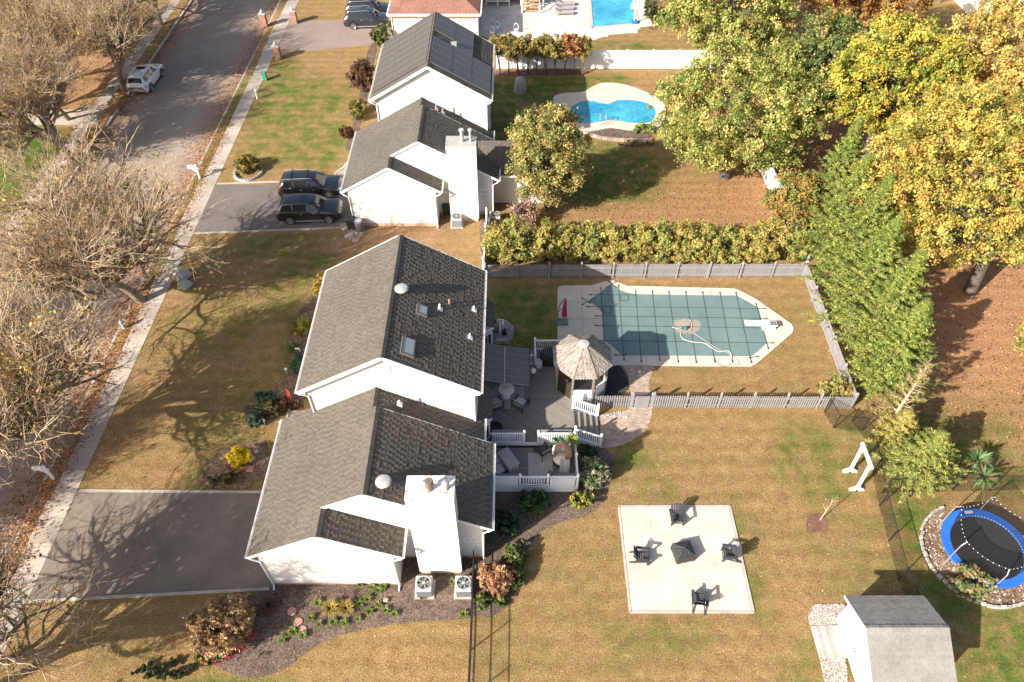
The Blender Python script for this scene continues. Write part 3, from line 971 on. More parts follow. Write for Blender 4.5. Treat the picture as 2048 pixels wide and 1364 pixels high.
        pfm = MB().box(0, 1.02, -.0, .035, .091, .1).box(0, 1.02, 1.645, 1.68, .091, .1).box(0, .03, .036, 1.644, .091, .1).box(.99, 1.02, .036, 1.644, .091, .1).mesh('panel_frame', M['awning'])
        for sd in (-1, 1):
            lst = [(i, j) for i in range(3) for j in range(8)]
            if sd == 1:
                lst = [(i, j) for i, j in lst if not (i == 0 and j >= 4) and not (i in (1, 2) and j == 4 and i == 2)]
            e = Vector(((xl, 0, ze) if sd == -1 else (xr, 0, ze)))
            for i, j in lst:
                o3 = e + u[sd] * (.18 + i * 1.72) + Vector((0, y0 + .75 + j * 1.05, 0))
                pn = link('solar_panel', pm, root)
                link('panel_frame', pfm, pn)
                X = Vector((0, 1, 0)); Yv = u[sd]; Z = X.cross(Yv)
                if Z.z < 0:
                    X = -X; o3 = o3 + Vector((0, 1.02, 0)); Z = X.cross(Yv)
                mt = Matrix((X, Yv, Z)).transposed().to_4x4()
                mt.translation = o3 - Vector(root.location)
                pn.matrix_local = mt
        MB().box(-5.05, -4.45, Y(28.2), Y(28.75), 8.1, 8.35).build('roof_vent', M['dull'], root)
        # rear cross-gable addition
        ax0, ax1, ay0, ay1, aze, azr = -2.6, 3.0, Y(18.2), Y(22.6), 2.9, 4.55
        am = (ay0 + ay1) / 2
        slope(root, (ax0, ay0, aze), (ax1, ay0, aze), (ax1, am, azr), (ax0, am, azr), shingle)
        slope(root, (ax1, ay1, aze), (ax0, ay1, aze), (ax0, am, azr), (ax1, am, azr), shingle)
        MB().box(-1.4, ax1 - .3, ay0 + .3, ay0 + .46, .1, aze + .1).build('wall', W, root)
        MB().box(ax1 - .46, ax1 - .3, ay0 + .47, ay1 - .3, .1, aze + .1).build('wall', W, root)
        MB().box(ax0 + 1.2, ax1 - .01, ay0 - .11, ay0, aze - .1, aze).build('gutter', T, root)
    return root, wr

t_ = house(0, 'near white house with brown-grey shingle roof, skylights and rust-stained chimney cap', M['shingle'], 7.5, M['rustcap'], True)
near_house, WR = t_
far_house, _ = house(28.6, 'white house with solar panels on its roof beside the driveway with two black cars', M['shingle2'], 6.75, M['dull'], False)

# bay windows on the right-hand wall of the near house
for k, yy in enumerate((25.05, 32.0)):
    pl = [(WR + .01, yy - 1.3), (WR + .65, yy - .9), (WR + .65, yy + .9), (WR + .01, yy + 1.3)]
    by = MB().prism(pl, .2, 2.72).build('bay', M['siding'], near_house)
    ro = [(WR + .005, yy - 1.5), (WR + .82, yy - 1.0), (WR + .82, yy + 1.0), (WR + .005, yy + 1.5)]
    rb = MB()
    rb.hexa([(x, y, 2.723) for x, y in ro], [(x, y, 2.85) for x, y in ro]).build('fascia', M['trim'], by)
    slope(by, (ro[1][0], ro[1][1], 2.853), (ro[2][0], ro[2][1], 2.853), (ro[3][0], ro[2][1] + .4, 3.35), (ro[0][0], ro[1][1] - .4, 3.35), M['shingle'], under=.003, name='bay_roof')
    fr = MB()
    for z in (1.0, 2.3):
        fr.beam((WR + .13, yy - 1.27, z), (WR + .66, yy - .94, z), .05, .08)
    for f_ in (.08, .5, .92):
        a = Vector((WR + .13, yy - 1.27, 0)).lerp(Vector((WR + .66, yy - .94, 0)), f_)
        fr.beam((a.x, a.y, 1.0), (a.x, a.y, 2.3), .05, .06)
    wo = fr.build('window', M['trim'], by)
    MB().beam((WR + .16, yy - 1.25, 1.65), (WR + .63, yy - .955, 1.65), .02, 1.24).build('pane', M['glassdark'], wo)

# ---------------- third house at the top edge: hipped red-brown roof
h3 = thing('house', 'cream house with red-brown hipped roof at the top edge', 'house', (-7.9, 80, 0))
hx0, hx1, hy0, hz = -12.56, -3.2, 73.9, 3.2
hm = (hx0 + hx1) / 2
slope(h3, (hx0, hy0, hz), (hx1, hy0, hz), (hm + .02, hy0 + 4.7, 5.75), (hm - .02, hy0 + 4.7, 5.75), M['shingle3'])
slope(h3, (hx0, 96, hz), (hx0, hy0, hz), (hm, hy0 + 4.7, 5.75), (hm, 96, 5.75), M['shingle3'])
slope(h3, (hx1, hy0, hz), (hx1, 96, hz), (hm, 96, 5.75), (hm, hy0 + 4.7, 5.75), M['shingle3'])
MB().box(hx0 + .35, hx1 - .35, hy0 + .35, hy0 + .5, .1, hz - .15).build('wall', M['siding3'], h3)
MB().box(hx0 + .35, hx0 + .5, hy0 + .51, 96, .1, hz - .15).build('wall', M['siding3'], h3)
MB().box(hx1 - .5, hx1 - .35, hy0 + .51, 96, .1, hz - .15).build('wall', M['siding3'], h3)
MB().box(hx0 - .05, hx1 + .05, hy0 - .12, hy0 - .003, hz - .17, hz + .01).build('gutter', M['trim'], h3)
MB().box(hx0 - .12, hx0 - .003, hy0, 96, hz - .17, hz + .01).build('gutter', M['trim'], h3)
MB().box(hx1 + .003, hx1 + .12, hy0, 96, hz - .17, hz + .01).build('gutter', M['trim'], h3)
MB().box(hx0 + .4, hx1 - .4, hy0 + .37, hy0 + .6, -.05, .095).build('foundation', M['brickbase'], h3)
for xx in (hx0 + .3, hx1 - .3):
    downspout(h3, [(xx, hy0 - .06, hz - .1), (xx, hy0 + .28, hz - .45), (xx, hy0 + .3, .1)])
# raised white deck and steps behind it
dk = thing('raised_deck', 'white railed raised deck with tan wooden steps at the top edge', 'deck', (0, 84, 0))
MB().box(-3.2, 3.6, 83.0, 88, 1.1, 1.2).build('platform', M['deck'], dk)
for x in (-2.9, -1.6, -.3, 1.0, 3.5):
    MB().box(x - .06, x + .06, 82.95, 83.07, 0, 2.2).build('post', M['vinyl'], dk)
for z in (.55, 1.0, 1.45, 2.1):
    MB().box(-2.84, -.36, 82.98, 83.04, z, z + .12).build('rail', M['vinyl'], dk)
for k in range(5):
    MB().box(1.15, 2.95, 82.7 - k * .34, 83.04 - k * .34, 1.05 - k * .22, 1.1 - k * .22).build('tread', M['tanwood'], dk)
for x in (1.08, 3.02):
    MB().beam((x, 83.0, 2.0), (x, 81.2, .9), .08, .1).build('handrail', M['vinyl'], dk)
    MB().box(x - .06, x + .06, 81.15, 81.27, 0, 1.0).build('post', M['vinyl'], dk)

# far house with blue slate roof behind the trees
fh = thing('house', 'far house with blue-grey roof behind the orange trees at top right', 'house', (58, 86, 0))
slope(fh, (50, 80, 3.4), (66, 80, 3.4), (66, 85, 6.2), (50, 85, 6.2), M['shingle5'], .3, .5)
slope(fh, (66, 90, 3.4), (50, 90, 3.4), (50, 85, 6.2), (66, 85, 6.2), M['shingle5'], .3, .5)
MB().box(50.4, 65.6, 80.4, 89.6, 0, 3.3).build('wall', M['siding3'], fh)
# ================================================================== DECK, GAZEBO, POOL YARD
ZU, ZL = .85, .60
dk = thing('deck', 'grey boarded upper deck with diagonal boards behind the near house', 'deck', (.9, 27, 0))
up1 = [(-1.93, 23.82), (3.62, 23.82), (3.62, 26.9), (-1.93, 26.9)]
up2 = [(-1.93, 26.91), (3.62, 26.91), (3.62, 30.9), (-1.93, 30.9)]
o = boards(MB(), up1, R(-42), .14, .012, ZU - .03, ZU).build('deck_boards', M['deck'], dk); o['kind'] = 'stuff'
o = boards(MB(), up2, 0, .14, .012, ZU - .03, ZU).build('deck_boards', M['deck'], dk); o['kind'] = 'stuff'
MB().box(-1.9, 3.58, 23.86, 30.86, ZU - .25, ZU - .034).build('joists', M['black'], dk)
MB().box(-1.2, 3.63, 23.76, 23.815, ZU - .25, ZU - .002).build('fascia', M['vinyl'], dk)
MB().box(3.625, 3.66, 23.82, 30.9, .1, ZU - .01).build('skirt', M['deck'], dk)
dl = thing('deck', 'lower grey deck with beige rug beside the garage block', 'deck', (1.1, 22.4, 0))
o = boards(MB(), [(-1.38, 21.1), (3.62, 21.1), (3.62, 23.75), (-1.38, 23.75)], 0, .14, .012, ZL - .03, ZL).build('deck_boards', M['deck2'], dl); o['kind'] = 'stuff'
MB().box(-1.36, 3.6, 21.13, 23.72, ZL - .25, ZL - .034).build('joists', M['black'], dl)
MB().box(-1.38, 3.63, 21.06, 21.098, .05, ZL - .01).build('fascia', M['vinyl'], dl)
MB().box(3.623, 3.655, 21.1, 23.75, .05, ZL - .01).build('fascia', M['vinyl'], dl)

BAL = {}
def railing(label, p, q, h=.95, spacing=.125, bw=.045, posts=(0., 1.), cap=True, mat='vinyl', z0=None, z1=None, group='white deck railings'):
    """p, q: ends at deck level; z of each end from p[2], q[2]"""
    p, q = Vector(p), Vector(q)
    r = thing('deck_railing', label, 'railing', p, 0, group)
    d = q - p
    L = Vector((d.x, d.y, 0)).length
    for zz, th in ((h - .04, .08), (.10, .06)):
        a = p + Vector((0, 0, zz)); b = q + Vector((0, 0, zz))
        MB().beam(a, b, .07, th).build('rail', M[mat], r)
    key = (bw, h)
    if key not in BAL:
        BAL[key] = MB().box(-bw / 2, bw / 2, -bw / 2, bw / 2, .10, h - .06).mesh('baluster', M[mat])
    k = int(L / spacing)
    for i in range(1, k):
        f = i / k
        if any(abs(f - t) * L < .09 for t in posts): continue
        link('baluster', BAL[key], r, d * f)
    for t in posts:
        c = d * t
        po = MB().box(c.x - .055, c.x + .055, c.y - .055, c.y + .055, c.z - .2, c.z + h + .1).build('post', M[mat], r, world=False)
        MB().lathe([(.085, 0), (.085, .02), (.05, .05), (.075, .10), (.05, .16), (.01, .18)], (c.x, c.y, c.z + h + .1), 10).build('post_cap', M[mat], po, world=False)
    return r
railing('white baluster railing behind the left bench of the upper deck', (-1.2, 23.79, ZU), (.7, 23.79, ZU), posts=(1.,))
railing('white baluster railing behind the right bench of the upper deck', (1.5, 23.79, ZU), (3.55, 23.79, ZU), posts=(0., 1.))
railing('white railing along the far side of the deck steps', (3.62, 26.25, ZU), (5.15, 26.25, .08), posts=(0., 1.))
railing('white railing along the near side of the deck steps', (3.62, 24.1, ZU), (5.15, 24.1, .08), posts=(0., 1.))
railing('long white railing along the near edge of the lower deck', (-1.33, 21.12, ZL), (3.58, 21.12, ZL), posts=(.36, .67, 1.), spacing=.14, bw=.06)
railing('white railing along the right edge of the lower deck', (3.58, 21.25, ZL), (3.58, 23.7, ZL), posts=(.5,), spacing=.125)
railing('short white railing beside the covered grill', (1.45, 29.65, ZU), (1.45, 30.85, ZU), posts=(0., 1.))
railing('white railing stub at the far corner of the awning', (.2, 29.65, ZU), (1.3, 29.65, ZU), posts=())
railing('white railing behind the covered grill', (1.5, 30.87, ZU), (3.4, 30.87, ZU), posts=())
# tall dividing panels on the lower deck railing
for k, (a, b) in enumerate(((-1.3, .42), (2.05, 3.52))):
    pn = thing('privacy_panel', ['white boarded bench back at the left end of the lower deck rail', 'white boarded bench back at the right end of the lower deck rail'][k], 'panel', ((a + b) / 2, 21.06, ZL), 0, 'bench backs')
    x = a + .03
    while x < b - .1:
        MB().box(x, x + .115, 21.02, 21.055, ZL - .05, ZL + .87).build('board', M['vinyl'], pn); x += .135
    MB().box(a, b, 21.16, 21.62, ZL + .42, ZL + .46).build('seat', M['greywood'], pn)
for k, (a, b) in enumerate(((-1.15, .6), (1.62, 3.45))):
    bn = thing('deck_bench', ['built-in grey bench on the left of the upper deck opening', 'built-in grey bench on the right of the upper deck opening'][k], 'bench', ((a + b) / 2, 24.1, ZU), 0, 'deck benches')
    for j in range(3):
        MB().box(a, b, 23.88 + j * .17, 24.04 + j * .17, ZU + .42, ZU + .46).build('seat_board', M['greywood'], bn)
    for xx in (a + .1, b - .2):
        MB().box(xx, xx + .1, 23.9, 24.34, ZU, ZU + .418).build('leg', M['deck'], bn)
    b2 = MB()
    x = a + .02
    while x < b:
        b2.box(x, x + .09, 23.835, 23.862, ZU + .02, ZU + .62); x += .14
    b2.build('back_slats', M['vinyl'], bn)['kind'] = 'stuff'

st = thing('deck_steps', 'grey wooden steps from the deck down to the brick path', 'steps', (4.4, 25.2, 0))
for k in range(4):
    z = ZU - .17 * (k + 1)
    MB().box(3.67 + k * .37, 3.67 + k * .37 + .36, 24.18, 26.17, z - .04, z).build('tread', M['deck'], st)
    MB().box(3.665 + k * .37, 3.685 + k * .37, 24.2, 26.15, z + .003, z + .165).build('riser', M['oldwood'], st)
for y in (24.15, 26.2):
    MB().beam((3.67, y, ZU - .25), (5.12, y, .02), .05, .28).build('stringer', M['vinyl'], st)

# ---------------- gazebo
gz = thing('gazebo', 'octagonal wooden gazebo with weathered shake roof beside the pool', 'gazebo', (4.17, 28.3, 0))
gc = Vector((4.17, 28.3, 0))
def oct_(r, z, k):
    a = R(22.5 + 45 * k)
    return gc + Vector((r * math.cos(a), r * math.sin(a), z))
MB().prism([oct_(1.66, 0, k) for k in range(8)], .05, ZU + .03).build('floor', M['deck'], gz)
for k in range(8):
    a, b = oct_(1.58, 0, k), oct_(1.58, 0, k + 1)
    MB().beam(a + Vector((0, 0, ZU)), a + Vector((0, 0, 3.2)), .11, .11).build('post', M['oldwood'], gz)
    MB().beam(a + Vector((0, 0, 3.12)), b + Vector((0, 0, 3.12)), .06, .16).build('header', M['oldwood'], gz)
    tr = MB()
    for j in range(7):
        p = a.lerp(b, (j + .5) / 7)
        tr.beam(p + Vector((0, 0, 2.86)), p + Vector((0, 0, 3.05)), .05, .05)
    tr.build('trim_spindles', M['vinyl'], gz)['kind'] = 'stuff'
    if k in (4,):      # doorway bay towards the deck
        MB().beam(a + Vector((0, 0, 1.9)), b + Vector((0, 0, 1.9)), .02, 2.1).build('screen_door', M['screen'], gz)
        continue
    nb = 8
    hw = MB()
    for j in range(nb):
        p, q = a.lerp(b, (j + .08) / nb), a.lerp(b, (j + .92) / nb)
        z0, z1 = (ZU + .03, 1.75) if k not in (3,) else (ZU + .03, 3.0)
        hw.beam(p + Vector((0, 0, (z0 + z1) / 2)), q + Vector((0, 0, (z0 + z1) / 2)), .03, z1 - z0)
    hw.build('half_wall', M['vinyl'] if k not in (3, 4) else M['oldwood'], gz)
    MB().beam(a + Vector((0, 0, 1.78)), b + Vector((0, 0, 1.78)), .09, .05).build('sill', M['vinyl'], gz)
    if k in (2, 1):
        MB().beam(a + Vector((0, 0, 2.4)), b + Vector((0, 0, 2.4)), .015, 1.1).build('screen', M['screen'], gz)
for k in range(8):
    slope(gz, oct_(1.86, 3.2, k), oct_(1.86, 3.2, k + 1), oct_(.2, 4.32, k + 1), oct_(.2, 4.32, k), M['shake'], .155, .11, (.012, .03), .06, 'roof_panel', .26)
    hp = MB()
    for j in range(9):
        p, q = oct_(1.86, 3.2, k).lerp(oct_(.2, 4.32, k), j / 9), oct_(1.86, 3.2, k).lerp(oct_(.2, 4.32, k), (j + 1.1) / 9)
        hp.beam(p + Vector((0, 0, .045)), q + Vector((0, 0, .03)), .13, .02, 1 + rnd(-.2, .2))
    hp.build('hip_cap', M['shake'], gz)
MB().lathe([(.34, 0), (.34, .05), (.30, .08), (.05, .12)], (gc.x, gc.y, 4.30), 16).build('roof_disc', M['palewood'], gz)

# ---------------- awning
aw = thing('awning', 'charcoal cloth awning stretched over the deck from the house wall', 'awning', (-.4, 28, ZU))
def awp(u, v):   # u 0..1 out from the wall, v 0..1 along Y
    return Vector((-1.72 + 2.8 * u, 26.62 + 2.85 * v, 3.10 - .55 * u - .07 * math.sin(math.pi * u)))
ac = MB()
for i in range(8):
    for j in range(8):
        ac.face([awp(i / 8, j / 8), awp((i + 1) / 8, j / 8), awp((i + 1) / 8, (j + 1) / 8), awp(i / 8, (j + 1) / 8)])
ac.build('cloth', M['awning'], aw, smooth=True)
for v in (.0, .2, .4, .6, .8, 1.0):
    MB().tube([awp(k / 6, v) + Vector((0, 0, .012)) for k in range(7)], .012, 5).build('seam', M['taupe'], aw)
MB().tube([awp(.46, k / 6) + Vector((0, 0, .014)) for k in range(7)], .014, 5).build('seam', M['trim'], aw)
MB().beam(awp(1, 0), awp(1, 1), .05, .07).build('front_bar', M['black'], aw)
for v in (.03, .97):
    p = awp(1, v)
    MB().beam((p.x - .05, p.y, ZU), (p.x - .05, p.y, p.z - .04), .05, .05).build('support_post', M['darkcloth'], aw)

# ---------------- furniture on the upper deck
tb = thing('garden_table', 'round white table half under the awning', 'table', (-.33, 27.15, ZU))
MB().lathe([(.46, .66), (.48, .70), (.48, .73), (.44, .745), (.1, .75)], tb.location, 24).build('tabletop', M['trim'], tb)
MB().lathe([(.26, 0), (.24, .04), (.06, .08), (.06, .655)], tb.location, 16).build('pedestal', M['trim'], tb)
MB().lathe([(.14, .755), (.16, .80), (.12, .83)], tb.location, 12).build('bowl', M['cushion'], tb)
r_ = MB().box(-1.15, .75, 26.2, 27.9, ZU + .004, ZU + .014).build('outdoor_rug', M['taupe'])
tag(r_, 'taupe rug under the round white table', 'rug')
def armchair(label, loc, rz, frame='black', group='cushioned deck chairs', name='deck_chair'):
    c = thing(name, label, 'chair', loc, rz, group)
    W = dict(world=False)
    bevel(MB().box(-.3, .3, -.3, .3, .30, .43).build('seat_cushion', M['cushion'], c, **W), .04)
    bevel(MB().hexa([(-.3, .2, .43), (.3, .2, .43), (.3, .34, .43), (-.3, .34, .43)], [(-.3, .33, .88), (.3, .33, .88), (.3, .45, .86), (-.3, .45, .86)]).build('back_cushion', M['cushion'], c, **W), .04)
    for s in (-1, 1):
        MB().beam((s * .36, -.34, .58), (s * .36, .42, .62), .05, .03).build('armrest', M[frame], c, **W)
        MB().beam((s * .36, -.32, 0), (s * .36, -.32, .58), .035, .035).build('leg', M[frame], c, **W)
        MB().beam((s * .36, .40, 0), (s * .36, .46, .9), .035, .035).build('leg', M[frame], c, **W)
    fr = MB()
    for x in (-.2, 0, .2):
        fr.beam((x, .37, .40), (x, .48, .9), .03, .02)
    fr.beam((-.36, .47, .9), (.36, .47, .9), .04, .03); fr.beam((-.36, .40, .42), (.36, .40, .42), .03, .03)
    fr.beam((-.36, -.32, .27), (.36, -.32, .27), .03, .04); fr.beam((-.36, .4, .27), (.36, .4, .27), .03, .04)
    fr.build('back_frame', M[frame], c, **W)
    return c
armchair('cushioned deck chair between the bay window and the round table', (-1.0, 26.35, ZU), R(205))
armchair('cushioned deck chair right of the round table near the awning post', (.5, 26.4, ZU), R(150))
o = MB().lathe([(.45, 0), (.45, .02), (.40, .025)], tuple(G(990, 855, ZU) + Vector((0, 0, .003))), 20).build('round_mat', M['black'])
tag(o, 'round black mat on the deck beside the bay window', 'mat')
gr = thing('covered_grill', 'grill under a black fabric cover between railing and gazebo', 'grill', (2.35, 29.85, ZU))
q = MB()
q.lathe([(.62, 0), (.66, .35), (.64, .8), (.55, 1.05), (.40, 1.18), (.1, 1.22)], gr.location, 12, sy=.62)
q.build('cover', M['blackcover'], gr, smooth=True)
MB().box(2.0, 2.7, 29.45, 29.52, ZU + .75, ZU + .8).build('cover_strap', M['darkcloth'], gr)
co = thing('cooler', 'small off-white cooler box beside the covered grill', 'cooler', (1.68, 29.55, ZU))
bevel(MB().box(1.5, 1.86, 29.3, 29.75, ZU, ZU + .38).build('body', M['cushion'], co), .05)
bevel(MB().box(1.48, 1.88, 29.28, 29.77, ZU + .385, ZU + .47).build('lid', M['cushion'], co), .03)
ps = thing('plant_stand', 'black wire plant stand with white globe at the awning corner', 'plant stand', (1.3, 28.6, ZU))
MB().lathe([(.02, .5), (.15, .56), (.19, .68), (.15, .8), (.02, .86)], ps.location, 14).build('globe', M['trim'], ps, smooth=True)
for k in range(3):
    a = R(120 * k)
    MB().tube([Vector(ps.location) + Vector((.18 * math.cos(a), .18 * math.sin(a), 0)), Vector(ps.location) + Vector((.06 * math.cos(a), .06 * math.sin(a), .3)), Vector(ps.location) + Vector((.14 * math.cos(a), .14 * math.sin(a), .56))], .014, 5).build('leg', M['black'], ps)

# ---------------- lower deck furniture
o = MB().box(.92, 2.3, 21.35, 23.25, ZL + .004, ZL + .016).build('outdoor_rug', M['rug']); tag(o, 'pale beige rug on the lower deck', 'rug')
sb = thing('storage_box', 'tall taupe storage cabinet standing askew on the lower deck', 'cabinet', (-.2, 22.35, ZL), R(32))
bevel(MB().box(-.32, .32, -.62, .62, 0, .85).build('body', M['taupe'], sb, world=False), .015)
bevel(MB().box(-.35, .35, -.65, .65, .853, .91).build('lid', M['taupe'], sb, world=False), .015)
for k, (x, y) in enumerate(((-1.02, 22.55), (-.75, 21.95))):
    s_ = thing('cushion_seat', ['white cushioned seat by the garage eave, farther of two', 'white cushioned seat by the garage eave, nearer of two'][k], 'seat', (x, y, ZL), R(25), 'white cushion seats')
    bevel(MB().box(-.3, .3, -.3, .3, .32, .46).build('cushion', M['cushion'], s_, world=False), .05)
    bevel(MB().box(-.31, .31, -.31, .31, .22, .315).build('frame', M['darkcloth'], s_, world=False), .01)
    for a in (-.27, .27):
        for b in (-.27, .27):
            MB().box(a - .025, a + .025, b - .025, b + .025, 0, .22).build('leg', M['darkcloth'], s_, world=False)
lc = thing('lounge_chair', 'black chair with dark cushions beside the egg chair', 'chair', (1.75, 23.2, ZL), R(215))
W_ = dict(world=False)
bevel(MB().box(-.3, .3, -.3, .3, .26, .4).build('seat_cushion', M['blackcover'], lc, **W_), .04)
bevel(MB().hexa([(-.3, .22, .4), (.3, .22, .4), (.3, .36, .4), (-.3, .36, .4)], [(-.3, .34, .85), (.3, .34, .85), (.3, .46, .83), (-.3, .46, .83)]).build('back_cushion', M['blackcover'], lc, **W_), .04)
for s in (-1, 1):
    MB().beam((s * .36, -.34, .55), (s * .36, .42, .58), .06, .04).build('armrest', M['black'], lc, **W_)
    MB().beam((s * .36, -.32, 0), (s * .36, -.32, .55), .04, .04).build('leg', M['black'], lc, **W_)
    MB().beam((s * .36, .40, 0), (s * .36, .45, .86), .04, .04).build('leg', M['black'], lc, **W_)
# egg chair: wicker shell on a stand, white fleece inside
eg = thing('egg_chair', 'tan wicker egg chair lined with bright white fleece on the lower deck', 'egg chair', (2.75, 22.55, ZL), R(-28))
sh = MB()
NU, NV = 18, 12
def eggp(i, j, s=1.0):
    th = math.pi * j / NV
    ph = R(40) + (2 * math.pi - R(80)) * i / NU - R(90)
    r = .56 * math.sin(th) * s * (1.0 + .12 * math.cos(th))
    return (r * math.cos(ph), r * math.sin(ph) * .8 + .12, 1.05 - .78 * math.cos(th) * s)
for i in range(NU):
    for j in range(NV):
        sh.face([eggp(i, j), eggp(i + 1, j), eggp(i + 1, j + 1), eggp(i, j + 1)])
sh.build('shell', M['wicker'], eg, world=False, smooth=True)
rim = MB()
for i in (0, NU):
    rim.tube([eggp(i, j, 1.01) for j in range(NV + 1)], .03, 6)
rim.build('rim', M['wicker'], eg, world=False)
fl = MB()
for i in range(NU):
    for j in range(1, NV - 1):
        s = [.90 + .03 * math.sin(i * 2.1 + j) for _ in range(1)][0]
        fl.face([eggp(i, j, s), eggp(i + 1, j, s), eggp(i + 1, j + 1, s), eggp(i, j + 1, s)])
fl.lathe([(.1, .42), (.42, .44), (.46, .56), (.36, .66), (.05, .68)], (0, 0, 0), 14)
for i in range(int(NU * .34), NU):      # fleece thrown over the outside of the shell
    for j in range(0, 8):
        g = lambda a, b: eggp(a, b, 1.05 + .03 * math.sin(a * 1.9 + b * 1.3))
        fl.face([g(i, j), g(i + 1, j), g(i + 1, j + 1), g(i, j + 1)])
fl.build('fleece', M['fleece'], eg, world=False, smooth=True)
MB().lathe([(.45, 0), (.45, .04), (.05, .07), (.05, .3)], (0, .1, 0), 16).build('stand', M['darkcloth'], eg, world=False)
th_ = thing('throw_blanket', 'grey throw blanket hanging off the egg chair', 'blanket', (2.86, 22.05, ZL))
tb_ = MB()
for i in range(6):
    for j in range(7):
        P3 = lambda a, b: Vector((2.62 + .09 * a + .02 * math.sin(b), 22.02 - .075 * b - .02 * math.sin(a * 2), ZL + 1.25 - .17 * b + .03 * math.sin(a * 1.7)))
        tb_.face([P3(i, j), P3(i + 1, j), P3(i + 1, j + 1), P3(i, j + 1)])
tb_.build('cloth', M['taupe'], th_, smooth=True)

# ---------------- gravel, brick path, stones
def inside(pts, x, y):
    c = False
    n = len(pts)
    for i in range(n):
        a, b = pts[i], pts[(i + 1) % n]
        if (a[1] > y) != (b[1] > y) and x < (b[0] - a[0]) * (y - a[1]) / (b[1] - a[1]) + a[0]:
            c = not c
    return c
def gravel(name, label, pts, n, size, mat, basemat, z=.03, px=True):
    P_ = [tuple(G(*p)[:2]) if px else p for p in pts]
    base = MB().slab(P_, -.03, z).build(name, basemat)
    base['kind'] = 'structure'
    xs = [p[0] for p in P_]; ys = [p[1] for p in P_]
    mb = MB()
    k = 0
    while k < n:
        x, y = rnd(min(xs), max(xs)), rnd(min(ys), max(ys))
        k += 1
        if not inside(P_, x, y): continue
        s = size * rnd(.6, 1.4)
        a = rnd(0, 6.28)
        tn = rnd(.45, 1.5)
        c = Vector((x, y, z))
        ring = [c + Vector((s * math.cos(a + i * 1.57) * rnd(.7, 1.1), s * math.sin(a + i * 1.57) * rnd(.7, 1.1), .01)) for i in range(4)]
        top = c + Vector((0, 0, s * .75))
        for i in range(4):
            mb.face([ring[i], ring[(i + 1) % 4], top], tn)
    o = mb.build('gravel_stones', mat, base)
    o['kind'] = 'stuff'
    return base
gravel('gravel_bed', '', [(983, 638), (1012, 640), (1028, 655), (1027, 672), (1018, 688), (984, 688)], 1500, .05, M['gravelst'], M['gravel'])
gravel('gravel_bed', '', [(1212, 735), (1240, 732), (1255, 755), (1258, 775), (1240, 792), (1200, 800), (1190, 790)], 1600, .05, M['gravelblack'], M['gravelblack'])
gravel('gravel_bed', '', [(1170, 835), (1262, 820), (1255, 836), (1215, 838), (1200, 842), (1165, 842)], 700, .05, M['gravelst'], M['gravel'])
gravel('gravel_bed', '', [(1622, 1215), (1632, 1209), (1690, 1208), (1690, 1250), (1620, 1250), (1616, 1235)], 1800, .045, M['gravelst'], M['gravel'])
gravel('gravel_bed', '', [(1640, 1316), (1690, 1316), (1700, 1400), (1655, 1400)], 1500, .045, M['gravelst'], M['gravel'])
gravel('gravel_bed', '', [(680, 448), (735, 440), (728, 470), (712, 485), (690, 478)], 500, .07, M['gravelst'], M['soil'])

path = [(1243, 728), (1310, 728), (1302, 750), (1297, 770), (1300, 795), (1304, 818), (1302, 838), (1290, 862), (1262, 882), (1232, 894), (1200, 896), (1200, 838), (1230, 836), (1258, 818), (1262, 775), (1255, 748)]
P_ = [tuple(G(*p)[:2]) for p in path]
pb = structure('brick_path', MB().slab(P_, -.03, .02), M['paver'])
mb = MB()
xs = [p[0] for p in P_]; ys = [p[1] for p in P_]
y = min(ys); row = 0
while y < max(ys):
    x = min(xs) - (.1 if row % 2 else 0)
    while x < max(xs):
        if inside(P_, x + .1, y + .05):
            mb.box(x + .006, x + .194, y + .006, y + .094, .0, .034 + rnd(0, .006), rnd(.78, 1.2))
        x += .2
    y += .1; row += 1
o = mb.build('bricks', M['paver'], pb); o['kind'] = 'stuff'

# ---------------- pool terrace, cover and straps
Zp = lambda zx, zy: (1080 + zx / 3.103, 520 + zy / 3.103)
terr = [(108, 185), (118, 168), (140, 162), (320, 160), (400, 138), (440, 126), (475, 138), (540, 163), (1205, 180), (1240, 192), (1340, 245), (1560, 400), (1574, 425), (1566, 455), (1345, 645), (1310, 662), (480, 656), (108, 656)]
tp = [tuple(G(*Zp(*p))[:2]) for p in terr]
tr = structure('pool_terrace', MB().slab(tp, -.05, .06), M['poolconc'])
# score joints cut in the terrace: thin dark grooves set proud as joint filler
jm = MB()
for a, b in (((258, 162), (268, 470)), ((110, 262), (290, 258)), ((110, 367), (390, 362)), ((112, 475), (395, 470)), ((700, 222), (698, 180)), ((880, 182), (884, 222)), ((1060, 182), (1064, 222)), ((660, 600), (664, 656)), ((780, 600), (790, 656)), ((930, 600), (940, 658)), ((1110, 600), (1120, 660)), ((1360, 300), (1390, 270)), ((1420, 480), (1500, 500))):
    A, B = G(*Zp(*a), .06), G(*Zp(*b), .06)
    jm.beam(A + Vector((0, 0, .001)), B + Vector((0, 0, .001)), .022, .006)
jm.build('joint', M['oldwood'], tr)
def curve(pts, k=5):
    """Catmull-Rom through closed pixel list"""
    n = len(pts); out = []
    for i in range(n):
        p0, p1, p2, p3 = (np.array(pts[(i + d) % n], float) for d in (-1, 0, 1, 2))
        for j in range(k):
            t = j / k
            out.append(tuple(.5 * ((2 * p1) + (-p0 + p2) * t + (2 * p0 - 5 * p1 + 4 * p2 - p3) * t * t + (-p0 + 3 * p1 - 3 * p2 + p3) * t ** 3)))
    return out
